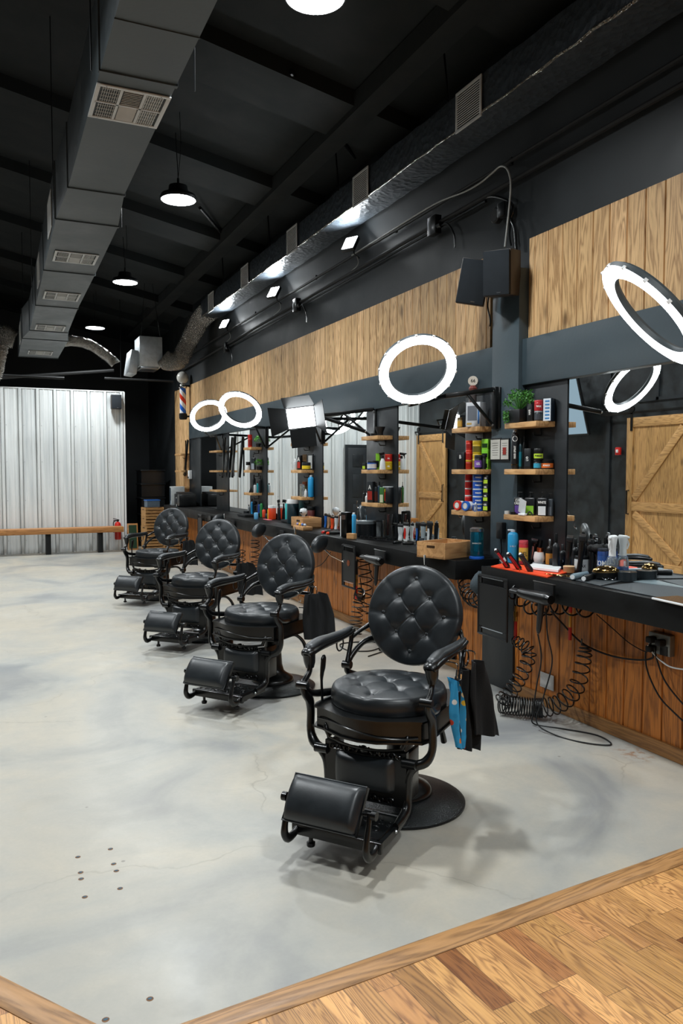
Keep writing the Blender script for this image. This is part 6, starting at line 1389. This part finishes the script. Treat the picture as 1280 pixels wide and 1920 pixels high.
for x, yt, wp, col, lab in ((478, 906, 6, 'C8CCCE', 'white bottle on the far bottom shelf'), (482.5, 902, 3.5, '1FA0A8', 'slim teal bottle on the far bottom shelf'), (487, 904, 4, '2288C0', 'slim blue bottle on the far bottom shelf'), (491, 892, 5, '17191C', 'tall black bottle on the far bottom shelf'), (476, 890, 6, '1C1E21', 'black dispenser at the back of the far bottom shelf')):
    l, h, w_ = S(x, yt, wp, Z3, 3.27 if yt > 900 else 3.33); P_bottle('bottle', 'bottle', lab, l, h, w_, C(col), M_PLASTB)
l, h, w_ = S(470, 908, 8, Z3, 3.26); t = thing('triangle_sign', 'small black and white folded card on the far bottom shelf', 'card', l); b = MB(); b.prism([(-.04, 0), (.04, 0), (0, .08)], -.002, .002, M_PLASTB, Matrix.Rotation(FZ, 4, 'Z') @ Matrix.Rotation(pi / 2, 4, 'X')); b.build('card_front', t)

# ---------- foreground counter
K = put_counter
def mat_poly(label, pts, m, z=ZC + .0015, th=.003, name='counter_mat'):
    P = [onZ(x, y, z) for x, y in pts]; b = MB(); b.prism([(p.x, p.y) for p in P], z, z + th, m); return tag(b.build(name, smooth=0), label, 'mat')
mat_poly('orange rubber mat on the left end of the foreground counter', [(920, 1063), (945, 1057), (1072, 1072), (1026, 1083.5)], mat('orange_rubber', 'E8481E', .5, var=.04), th=.006)
mat_poly('grey perforated mat on the foreground counter, nearest the right edge', [(1128, 1100), (1190, 1093), (1300, 1105), (1300, 1136), (1247, 1123)], M_MESH)
mat_poly('dark perforated mat behind the nearer one on the foreground counter', [(1060, 1084), (1100, 1076), (1185, 1085), (1125, 1099)], M_MESH)
mat_poly('dark perforated mat under the far gold shaver', [(1215, 1085), (1262, 1078), (1310, 1083), (1310, 1096)], M_MESH)
mat_poly('pale steel strip laid across the foreground counter', [(1186, 1091), (1212, 1087), (1320, 1098), (1320, 1108)], mat('frosted_strip', '8FA0A6', .3, .3), name='counter_strip')
p = onZ(1275, 1130, ZC); t = thing('tablet', 'brown tablet with a white rim at the right edge of the counter', 'tablet', (3.0, p.y + .0, ZC + .002), -.1); b = MB(); b.box((.0, 0, .006), (.16, .22, .010), M_WHITE, bev=.003); b.build('rim', t); b = MB(); b.box((0, 0, .0115), (.145, .205, .002), C('4A3A32', .15)); b.build('screen', t)
def lying(label, a, c, za, zb, w_, body, accent, name='hair_clipper', band=None):
    """cordless clipper resting on its charging lip, tilted; a = foot px, c = head px (counter plane)"""
    A = onZ(*a, ZC + .010); r = ray(*c); 
    D = Vector((0, 0, H)) + r * ((A.y + .02) / r.y); d = D - A
    t = thing(name, label, 'hair clipper', A, 0, 'clippers on the orange mat'); q = d.to_track_quat('Z', 'Y').to_matrix().to_4x4(); L = d.length; rr = w_ / 2
    b = MB()
    b.sweep([q @ Vector((0, 0, k * L)) for k in (0, .1, .35, .65, .92, 1)], [rr * .9, rr, rr * .88, rr * .80, rr * .86, rr * .6], body, 16, sub=3); b.build('grip', t, smooth=60)
    b = MB(); b.box(q @ Vector((0, 0, -.012)), (w_ * .9, w_ * .4, .028), M_SATINB, rot=q.to_3x3(), bev=.002); b.build('blade_head', t)
    b = MB(); b.sweep([q @ Vector((rr * .62, -rr * .25, k * L)) for k in (.1, .5, .86)], [rr * .45, rr * .5, rr * .4], accent, 12, sub=3); b.build('accent', t, smooth=60)
    b = MB(); e = q @ Vector((0, 0, L + .002)); b.sweep([e, q @ Vector((0, 0, L + .008))], [rr * .55, rr * .3], M_WHITE, 12); b.build('end_ring', t)
    if band: b = MB(); b.sweep([q @ Vector((0, 0, L * .33)), q @ Vector((0, 0, L * .5))], rr * .98, M_WHITE, 16); b.build('white_band', t, smooth=60)
lying('red and black clipper with a white band, leftmost on the orange mat', (952, 1064), (929, 1031), 0, 0, .036, C('2A1416', .2), C('C02028', .15), band=True)
lying('red and black clipper in the middle on the orange mat', (974, 1067), (952, 1038), 0, 0, .036, C('1E1214', .2), C('B01C24', .15))
lying('plain black clipper, rightmost on the orange mat', (995, 1071), (975, 1039), 0, 0, .038, C('17191B', .25), C('3A2226', .2))
p, h, w_ = K(961, 1046, 993, 21, .03); P_bottle('spray_can', 'spray can', 'bright blue spray can with a nozzle beside the red jar, foreground counter', p, h, w_ * .92, C('2FA3DA'), C('B8C8D0'), None, neck=.84, shoulder=.93, capr=.45); o = [o for o in COL.objects if o.name.startswith('spray_can')][-1]; b = MB(); b.sweep([(0, 0, h * .985), (-.03, 0, h * .985), (-.036, 0, h * .975)], .006, M_WHITE, 8); b.build('nozzle_arm', o); text_obj('lettering', '5 IN 1', .016, TXTW, o, front(0, -w_ * .47, h * .5), bend=w_ * .47)
p, h, w_ = K(981, 1045, 1013, 17, .05); P_jar('jar', 'jar', 'red jar with a yellow label behind the black clippers', p, h, w_, C('B8323A'), C('C4505A'), C('D8B04A'), 'GEL', TXTK, lidh=.15)
p, h, w_ = K(996, 1056, 1009, 14, .03); P_clipper('hair_clipper', 'hair clipper', 'black upright clipper left of the white clipper', p, h, w_, M_METALB, M_STEEL, lean=(0, .15, FZ))
p, h, w_ = K(1010, 1062, 1033, 24, .01); t = thing('hair_clipper', 'white clipper with copper blade standing on a grey charger', 'hair clipper', p, FZ); b = MB(); b.box((0, 0, .012), (.075, .06, .024), C('6A7076'), bev=.01); b.build('charger', t); b = MB(); b.sweep([(0, 0, .02), (0, 0, .05), (.0, 0, .09)], [.03, .037, .030], C('D8D4D2'), 16, sub=3); b.build('grip', t, smooth=60); b = MB(); b.sweep([(.004, 0, .09), (.008, 0, .12)], [.020, .022], mat('copper', 'B86A45', .3, 1), 14); b.box((.01, 0, .145), (.012, .03, .05), M_METALB, rot=(0, .2, 0)); b.build('blade_head', t)
p, h, w_ = K(1030, 1062, 1011, 16, .0); P_bottle('bottle', 'bottle', 'dark bottle with an orange label beside the white clipper', p, h, w_ * .95, C('15110E'), M_STEEL, C('C8843A'), neck=.62, shoulder=.78, capr=.35)
p, h, w_ = K(1044, 1066, 1046, 26, .0); P_box('tool_holder', 'holder', 'black slanted tool holder in the middle of the foreground counter', p, h * .9, .085, .06, M_RUBBER, None)
p, h, w_ = K(1066, 1075, 1061, 25, .0); P_jar('jar', 'jar', 'clear amber jar with a dark lid in front of the silver tin', p, h, w_ * .85, mat('amber_gel', 'C89A6A', .1, trans=.5), C('D8B48A'), None, lidh=.15)
p, h, w_ = K(1067, 1066, 1046, 14, .04); P_bottle('bottle', 'bottle', 'clear bottle with a bright blue collar behind the amber jar', p, .14, w_, C('2A6FC4'), M_PLASTB, None, neck=.35, shoulder=.5, capr=.45)
p, h, w_ = K(1054, 1058, 1020, 14, .10); P_bottle('bottle', 'bottle', 'black bottle with a white football mark', p, h, w_, C('14171A'), M_PLASTB, None, 'O', neck=.6, shoulder=.75)
p, h, w_ = K(1090, 1070, 1042, 30, .0); P_jar('tin', 'tin', 'large silver tin with grey lettering', p, h, w_ * .9, C('A8ACAE'), M_SATINB, C('B8BCBE'), 'WAX', TXTK, lidh=.18)
p, h, w_ = K(1129, 1066, 1028, 19, .02); P_jar('jar', 'jar', 'dark blue jar with fine white print beside the mist bottles', p, h, w_, C('22407A'), C('2A2E36'), C('2F5390'), 'COMBS', lidh=.1)
for x, lab, lq in ((1147, 'white topped mist spray bottle with blue liquid against the mirror', C('2A5FB8', .1)),):
    p, h, w_ = K(x, 1074, 1004, 22, .0); P_trigger('mist_bottle', 'spray bottle', lab, p, h, w_, M_CLEARP, M_WHITE, lq, rz=FZ + 1.3, tall=True)
for x, yb, lab, rzz in ((1130, 1093, 'gold chrome oval foil shaver on the foreground counter', -.5),):
    p = onZ(x, yb - 4, ZC); t = thing('foil_shaver', lab, 'shaver', (p.x + .03, p.y + .01, ZC + .003), rzz, None); b = MB(); b.lathe([(0, .018), (.35, .02), (.8, .03), (1, .045), (.92, .062), (.6, .078), (0, .085)], m=M_GOLD, seg=36, M=Matrix.Diagonal((.078, .045, 1, 1)))
    b.build('top_shell', t, smooth=70); b = MB(); b.lathe([(0, .002), (.6, .002), (.85, .015), (.97, .035), (.97, .045), (0, .045)], m=M_METALB, seg=36, M=Matrix.Diagonal((.079, .046, 1, 1))); b.build('underside', t, smooth=60)
    for q in range(2): b = MB(); b.sweep([(-.03 + q * .04, -.03, .018), (-.01 + q * .04, -.045, .006), (.01 + q * .04, -.03, .018)], .0035, M_CHROME, 8, sub=3); b.build('foil_head', t)
for x, yb, yt, wp, lab in ((1174, 1091, 1068, 37, 'dark glossy roll of neck strips against the nearest mirror'),):
    p, h, w_ = K(x, yb, yt, wp, 0); t = thing('tape_roll', lab, 'roll', p, 0); b = MB(); r = w_ / 2; b.lathe([(r * .42, 0), (r, 0), (r, .052), (r * .42, .052), (r * .42, 0)], m=C('23292D', .25), seg=36); b.build('roll_body', t, smooth=40); b = MB(); b.lathe([(r * .30, 0), (r * .40, 0), (r * .40, .05), (r * .30, .05), (r * .30, 0)], m=C('8A7A68'), seg=28); b.build('core', t)
mat_poly('crumpled white gauze strip on the orange mat', [(985, 1066), (1000, 1059), (1052, 1066), (1046, 1073)], M_WHITE, ZC + .012, .012, 'gauze_strip')
b = MB(); rn = random.Random(5)
for k in range(26):
    u = k / 26; a = onZ(1026 + 46 * u, 1078 + 4 * u, ZC + .010); b.sweep([a + Vector((rn.uniform(-.01, .01), -.02, rn.uniform(0, .01))), a + Vector((rn.uniform(-.01, .01), .03, .004))], .002, M_GOLD, 5)
tag(b.build('hair_pins', smooth=0), 'heap of gold hair pins at the orange mat edge', 'hair pins')['kind'] = 'stuff'
for x0, x1, yb, lab in ((1073, 1100, 1082, 'grey-blue ribbed nozzle lying left of the gold shaver'), (1094, 1118, 1085, 'black ribbed nozzle touching the gold shaver')):
    a, c = onZ(x0, yb, ZC + .020), onZ(x1, yb - 7, ZC + .020); t = thing('nozzle', lab, 'nozzle', a); d = c - a; b = MB(); b.sweep([d * 0, d * .15, d * .5, d], [.017, .019, .017, .013], C('7A8E98') if 'blue' in lab else M_PLASTB, 16, sub=2); b.build('tube', t, smooth=50); b = MB(); b.cyl(-d * .02, -d * .0, .013, m=M_WHITE); b.build('end_cap', t)
# brushes, black bottles and clippers standing against the mirror
dark = [(1042, 1040, 1000, 13, 'bottle', 'tall black bottle leaning at the mirror, left of the silver tin'), (1078, 1046, 1010, 14, 'bottle', 'black bottle behind the silver tin'), (1094, 1045, 1002, 12, 'bottle', 'black round-topped bottle behind the silver tin, right one'), (1110, 1048, 1012, 13, 'bottle', 'black bottle between the silver tin and the blue jar'), (1122, 1040, 1008, 10, 'bottle', 'black pump-topped bottle behind the blue jar')]
for x, yb, yt, wp, nm, lab in dark:
    p, h, w_ = K(x, yb + 8, yt, wp, .06); P_bottle(nm, 'bottle', lab, p, h, w_, C('14171A', .2), M_METALB, None, neck=.55 + .05 * (x % 3), shoulder=.74)
for x, yb, yt, lab in ((1062, 1052, 1003, 'black clipper standing behind the amber jar'), (1102, 1056, 1010, 'black clipper standing behind the large silver tin'), (1085, 1050, 1000, 'black clipper standing closest to the mirror edge')):
    p, h, w_ = K(x, yb, yt, 13, .09); P_clipper('hair_clipper', 'hair clipper', lab, p, h, w_, M_METALB, None, lean=(0, .1, FZ), group='black clippers at the mirror')
def brush(label, p, h):
    t = thing('neck_brush', label, 'brush', p, 0, 'round black brushes'); b = MB(); b.lathe([(0, 0), (.018, 0), (.014, h * .3), (.010, h * .5), (.016, h * .6), (0, h * .6)], m=M_METALB, seg=18); b.build('handle', t, smooth=50); b = MB(); b.ball((0, 0, h * .78), .034, M_RUBBER, 16, .8); b.build('bristles', t)
for x, yb, yt, lab in ((1072, 1052, 1016, 'round black neck brush beside the silver tin'), (1110, 1060, 1015, 'round black neck brush before the blue jar'), (1119, 1050, 1014, 'round black neck brush behind the blue jar')):
    p, h, w_ = K(x, yb, yt, 13, .05); brush(label=lab, p=p, h=h)

# ---------- long counter, near part
def open_box(label, x0, x1, yb, yt, xc, grp=None, rz=0.0, dy=None):
    pass
def birch_box(label, c, w_, d_, h, rz):
    t = thing('wooden_box', label, 'box', c, rz); th = .012; b = MB()
    b.box((0, 0, th / 2), (w_, d_, th), M_BOXW); b.box((0, d_ / 2 - th / 2, h / 2), (w_, th, h), M_BOXW, bev=.002)
    b.box((-w_ / 2 + th / 2, 0, h / 2), (th, d_ - 2 * th, h), M_BOXW); b.box((w_ / 2 - th / 2, 0, h / 2), (th, d_ - 2 * th, h), M_BOXW)
    b.box((0, -d_ / 2 + th / 2, h / 2), (w_, th, h), M_BOXW, bev=.002); b.build('box_sides', t); return t
ca, cb_, cc = onZ(799, 1043, ZC), onZ(834, 1050, ZC), onZ(890, 1043, ZC)
rzb = atan2((cc - cb_).y, (cc - cb_).x); wB = (cc - cb_).length; dB = (ca - cb_).length
ux = Vector((cos(rzb), sin(rzb), 0)); uy = Vector((-sin(rzb), cos(rzb), 0)); ctr = cb_ + ux * wB / 2 + uy * dB / 2; ctr.x = min(ctr.x, XW - .02 - wB / 2); ctr.z = ZC + .002
t = birch_box('pale wooden open box at the near end of the long counter', ctr, wB, dB, .115, rzb)
b = MB(); b.box((-wB / 2 - .0005, 0, .083), (.003, .075, .018), C('3A2614'), bev=.001); b.build('grip_slot', t)
p, h, w_ = K(903, 1046, 978, 27, -.02); p.y = 4.66; p.x = 3.17
t = thing('disinfectant_jar', 'tall glass jar of blue liquid with steel lid beside the wooden box', 'jar', p); hh = .225; r = .048
b = MB(); b.lathe([(0, .012), (r, .012), (r, hh * .82), (r * .96, hh * .86), (0, hh * .86)], m=M_BLUEL, seg=32); b.build('glass', t, smooth=50)
b = MB(); b.lathe([(0, 0), (r * 1.12, 0), (r * 1.12, .014), (r * .9, .022), (0, .022)], m=C('1F5FC0'), seg=32); b.build('foot', t)
b = MB(); b.lathe([(r * .98, hh * .86), (r * 1.04, hh * .87), (r * 1.04, hh * .96), (r * .7, hh), (0, hh)], m=M_STEEL, seg=32); b.build('lid', t, smooth=40)
b = MB(); b.lathe([(r * .6, .03), (r * .6, .05), (0, .05)], m=M_STEEL, seg=24); [b.cyl((x, 0, .04), (x, 0, hh * .84), .0025, m=M_STEEL, seg=6) for x in (-.02, .02)]; b.build('comb_rack', t)
text_obj('lettering', 'BARBICIDE', .014, TXTW, t, Matrix.Rotation(faced(p), 4, 'Z') @ front(0, -r * 1.02, hh * .5), bend=r * 1.02)
p, h, w_ = K(883, 1040, 977, 14, .06); p.x = 3.27; p.y = 4.79; P_bottle('bottle', 'bottle', 'frosted white bottle behind the wooden box', p, .2, .05, mat('frosted_white', 'B4C4CC', .4), M_WHITE, None, neck=.72, shoulder=.9, capr=.3)
p = onZ(788, 1027, ZC); t = thing('nozzle_cone', 'grey-black dryer nozzle cone left of the wooden box', 'nozzle', p + Vector((.03, .03, .001))); b = MB(); b.lathe([(0, 0), (.052, 0), (.052, .006), (.022, .05), (.020, .075), (0, .075)], m=C('2E3438', .3), seg=30); b.build('cone', t, smooth=40)
for x, yb, yt, wp, bd, ac, lab in ((750, 1007, 982, 12, 'D0D4D4', None, 'plain white clipper standing by the glass jar'), (760, 1008, 979, 11, 'D8D8D6', 'C8281E', 'white clipper with a red top standing by the glass jar'), (739, 1005, 980, 9, '15181B', None, 'black clipper left of the white clippers'),
        (782, 1009, 978, 9, '15181B', '2A5FA8', 'black and blue clipper in a charging stand'), (792, 1010, 979, 11, '9AA6AA', None, 'silver clipper in a charging stand'), (804, 1010, 977, 12, '1C1F22', 'D0D4D4', 'black clipper with a white stripe behind the wooden box')):
    p, h, w_ = K(x, yb, yt, wp, .0); P_clipper('hair_clipper', 'hair clipper', lab, p, h, w_, C(bd, .25), C(ac) if ac else None, lean=(0, .05, FZ), group='clippers on the long counter')
p, h, w_ = K(729, 1008, 975, 24, .02); t = thing('comb_jar', 'clear glass comb jar with dark brushes in front of the shelf column', 'jar', p); r = w_ / 2
b = MB(); b.lathe([(0, 0), (r, 0), (r, h), (r * .94, h), (r * .94, .006), (0, .006)], m=M_GLASS, seg=32); b.build('glass', t, smooth=40)
for q in range(5): b = MB(); b.box((r * .5 * cos(q * 1.3), r * .5 * sin(q * 1.3), h * .75), (.02, .008, h * 1.1), C('3A1E1C') if q % 2 else M_PLASTB, rot=(.12 * cos(q), .12 * sin(q), q), bev=.003); b.build('brush', t)
p, h, w_ = K(686, 997, 976, 38, .03); P_jar('bowl', 'bowl', 'wide black bowl with a silver lid before the black panel door mirror', p, h, w_, C('1C1F22', .25), mat('grey_lid', '7E868A', .3, .3), None, lidh=.2)
p, h, w_ = K(710, 1004, 979, 10, .05); P_jar('cup', 'cup', 'clear cup of cotton beside the comb jar', p, h, w_, M_CLEARP, M_CLEARP)
p, h, w_ = K(663, 1001, 961, 9, .0); P_bottle('spray_can', 'spray can', 'slim bright blue spray can beside the black drinks machine', p, h, w_, C('3FA8DC'), M_WHITE, None, neck=.84, shoulder=.92, capr=.5)
p, h, w_ = K(649, 1008, 960, 19, .0); t = thing('towel_warmer', 'tall black machine with a pale side stripe on the long counter', 'appliance', p, FZ); b = MB(); b.box((0, 0, h / 2), (w_ * .8, .09, h), M_METALB, bev=.012); b.build('machine_body', t); b = MB(); b.box((-w_ * .34, -.046, h * .45), (.008, .003, h * .8), M_WHITE); b.box((.0, -.046, h * .8), (w_ * .5, .003, h * .18), C('4A3A34')); b.build('front_trim', t)
p, h, w_ = K(659, 1011, 1000, 17, .0); P_box('wooden_block', 'block', 'small pale wooden block with clear blades before the blue can', p, h, w_, .05, M_BOXW, None)
# clipper guards and combs: countable heap
rn = random.Random(11)
for k in range(14):
    p = onZ(676 + (k % 7) * 8, 1001 + (k // 7) * 9 + (k % 7) * .8, ZC + .0015); t = thing('clipper_guard', 'dark clipper guard in the row before the silver-lidded bowl', 'clipper guard', p + Vector((.01, 0, 0)), rn.uniform(-.6, .1), 'clipper guards')
    b = MB(); b.box((0, 0, .010), (.035, .045, .006), M_PLASTB); [b.box((-.014 + q * .007, -.006, .020), (.002, .03, .018), M_STEEL if k < 7 else M_PLASTB) for q in range(5)]; b.build('teeth', t, smooth=0)
for x, y, lab, L, rz in ((745, 1020, 'black trimmer lying flat at the counter front, left of the cone', .13, .5), (765, 1022, 'second black trimmer lying flat beside the cone', .10, -.4), (715, 1012, 'black comb set lying flat before the comb jar', .14, .1)):
    p = onZ(x, y, ZC + .002); t = thing('trimmer', lab, 'trimmer', p, rz); b = MB(); b.sweep([(-L / 2, 0, .014), (-L / 4, 0, .016), (L / 4, 0, .014), (L / 2, 0, .012)], [.010, .014, .013, .008], M_METALB, 12, sub=3); b.build('grip', t, smooth=50); b = MB(); b.box((L / 2 + .006, 0, .012), (.018, .03, .01), M_STEEL); b.cyl((0, -.008, .026), (0, -.008, .030), .006, m=M_GOLD, seg=12); b.build('blade_head', t)
for x0, y0, x1, y1, ac, lab in ((604, 998, 632, 994, M_RED, 'black and red clipper lying on the counter before the tray'), (612, 1000, 641, 999, C('E8481E'), 'black and orange clipper lying nearest the counter front')):
    a, c = onZ(x0, y0, ZC + .018), onZ(x1, y1, ZC + .018); d = c - a; d = d.normalized() * min(.18, d.length); t = thing('hair_clipper', lab, 'hair clipper', a); b = MB(); b.sweep([d * .15, d * .5, d * .9, d], [.015, .017, .016, .010], M_PLASTB, 14, sub=3); b.build('grip', t, smooth=50); b = MB(); b.sweep([d * 0, d * .14], [.012, .0155], ac, 12); b.build('blade_cap', t)
for x, yb, yt, wp, col, lab in ((609, 985, 962, 6, '2A68B8', 'blue clipper upright right of the second wooden box'), (615, 987, 964, 7, 'B08A6A', 'beige clipper upright right of the second wooden box'), (622, 990, 967, 8, 'E0502A', 'orange clipper upright beside the white one'), (629, 992, 966, 8, 'D0D4D6', 'white clipper upright beside the orange one'), (637, 990, 963, 7, '5A2A2A', 'dark red clipper upright left of the black machine')):
    p, h, w_ = K(x, yb, yt, wp, .0); P_clipper('hair_clipper', 'hair clipper', lab, p, h, w_, C(col, .25), None, lean=(0, .1, FZ), group='coloured clippers on the long counter')
# second wooden box and tray
pa = onZ(549, 984, ZC); pb = onZ(607, 992, ZC)
t = birch_box('pale wooden box with hand slot, farther along the counter', (3.19, 8.02, ZC + .002), .22, .36, .115, 0); b = MB(); b.box((-.1105, -.04, .08), (.003, .10, .02), C('2A1A10')); b.build('grip_slot', t)
t = thing('wooden_tray', 'wooden block with a row of coloured balls in front of the second box', 'tray', (3.03, 7.72, ZC + .002)); b = MB(); b.box((0, 0, .02), (.11, .30, .038), M_BOXW, bev=.003); b.build('block', t)
for k, cc_ in enumerate(['8A8EC0', 'D8902A', 'E0B84A', '9A6AA8', '4A7AC0', 'C8CCD0', 'A8B4C8']): b = MB(); b.ball((-.01 + .01 * (k % 2), .12 - k * .036, .055), .015, C(cc_, .2), 14); b.build('ball', t)
for x, yb, yt, wp, kind, col, lab in ((566, 968, 947, 10, 'ball', 'D0D4D6', 'white rounded helmet-like figure on the box'), (583, 970, 950, 14, 'jar', '5A2A28', 'dark red jar with a steel collar behind the second box'), (549, 962, 936, 22, 'jar', '1A2E34', 'clear tub of dark blue liquid with a pale lid'),
        (540, 960, 944, 9, 'box', '3FB0B0', 'teal carton leaning beside the clear tub'), (510, 965, 948, 15, 'jar', 'E0481E', 'orange tub with a white lid'), (505.5, 974, 955, 5, 'box', 'E0B82A', 'yellow carton before the orange tub'), (495, 968, 952, 7, 'bottle', 'E04A30', 'small orange-red bottle left of the orange tub'),
        (472.5, 965, 935, 5, 'bottle', '2FA0DC', 'slim sky blue bottle at the far left of the tools'), (480, 974, 958, 8, 'bottle', '6AB4E0', 'pale blue squat bottle with a black brush top'), (486, 966, 940, 6, 'bottle', '24489A', 'slim dark blue bottle among the far tools'), (466.5, 964, 946, 4, 'bottle', 'A8B0B4', 'grey bottle with a black cap before the far shelf column'),
        (490, 962, 938, 6, 'bottle', '2E8A4A', 'slim green bottle among the far tools'), (478, 960, 936, 12, 'brush', '', 'round black brush among the far bottles'), (523, 965, 934, 7, 'trigger', '15181B', 'black trigger spray bottle in front of the orange tub'), (462, 966, 958, 8, 'box', '1B1E21', 'small black carton on the far counter')):
    p, h, w_ = K(x, yb, yt, wp, .02)
    if kind == 'jar': P_jar('jar', 'jar', lab, p, h, w_, C(col), M_WHITE if 'lid' in lab else M_SATINB, None, lidh=.18)
    elif kind == 'box': P_box('product_box', 'carton', lab, p, h, w_, .05, C(col), None)
    elif kind == 'bottle': P_bottle('bottle', 'bottle', lab, p, h, w_, C(col), M_PLASTB)
    elif kind == 'brush': brush(lab, p, h)
    elif kind == 'trigger': P_trigger('spray_bottle', 'spray bottle', lab, p, h, w_, C(col), M_PLASTB)
    else: t = thing('helmet_figure', lab, 'ornament', Vector((3.19, 8.1, ZC + .116))); b = MB(); b.lathe([(0, 0), (.02, 0), (.02, .02), (.035, .03), (.045, .06), (.035, .09), (0, .1)], m=C(col), seg=20); b.build('dome', t, smooth=60); b = MB(); b.box((-.035, -.01, .05), (.02, .04, .012), M_PLASTB); b.build('visor', t)
for x, y, d, col, lab in ((538, 980, (.12, .26, .035), M_TOWEL, 'folded black cloth before the second wooden box'), (458, 968, (.16, .36, .03), M_TOWEL, 'black folded mat on the far counter'), (497, 975, (.05, .22, .008), C('D8707A'), 'pink strip on the counter edge'), (536, 972, (.10, .12, .07), M_METALB, 'black boxy clipper charger behind the folded cloth'), (516, 968, (.08, .14, .05), M_SATINB, 'dark camera-like charger beside the orange tub')):
    p = onZ(x, y, ZC + .002); b = MB(); b.box((0, 0, d[2] / 2), d, col, bev=.008); 
    if col is M_TOWEL:
        bmesh.ops.subdivide_edges(b.bm, edges=b.bm.edges[:], cuts=3, use_grid_fill=True)
        for v in b.bm.verts: v.co += mnoise.noise_vector(v.co * 25 + Vector((x, 0, 0))) * .006 * (1 if v.co.z > .01 else 0)
    o = b.build('folded_cloth' if col is M_TOWEL else 'strip' if 'strip' in lab else 'charger', smooth=40, loc=(min(p.x + .03, XW - d[0] / 2 - .02), p.y, p.z)); tag(o, lab, 'cloth' if col is M_TOWEL else 'strip' if 'strip' in lab else 'charger')
# far end of the counter
p = Vector((3.16, 13.9, ZC + .002)); t = thing('equipment_box', 'white box with printed side at the far end of the counter', 'box', (3.14, 14.35, ZC + .002), -.1); b = MB(); b.box((0, 0, .17), (.24, .30, .34), mat('white_card', 'B4B8B8', .5), bev=.004); b.build('carton', t); b = MB(); b.box((-.121, .02, .17), (.002, .22, .30), C('3A4650')); b.box((-.123, -.09, .05), (.002, .07, .07), C('C4D4E0')); b.build('printed_side', t)
t = thing('carry_case', 'black hard carry case in front of the white box', 'case', (3.15, 13.75, ZC + .002), -.05); b = MB(); b.box((0, 0, .115), (.30, .52, .22), M_METALB, bev=.02); b.build('case_shell', t); b = MB(); b.box((0, 0, .232), (.27, .30, .03), M_SATINB, rot=(.05, 0, 0), bev=.01); b.build('lid_panel', t); b = MB(); b.ball((-.152, 0, .15), .012, M_STEEL, 10); b.build('latch', t)
t = thing('plastic_bin', 'clear plastic bin with blue rim on top of the crates', 'bin', (2.80, 15.0, .862), .1); b = MB(); b.prism([(-.12, -.1), (.12, -.1), (.12, .1), (-.12, .1)], 0, .12, C('5A6A78', .3)); b.build('bin_body', t); b = MB(); b.box((0, 0, .13), (.26, .22, .02), C('2A5FA8')); b.build('rim', t)
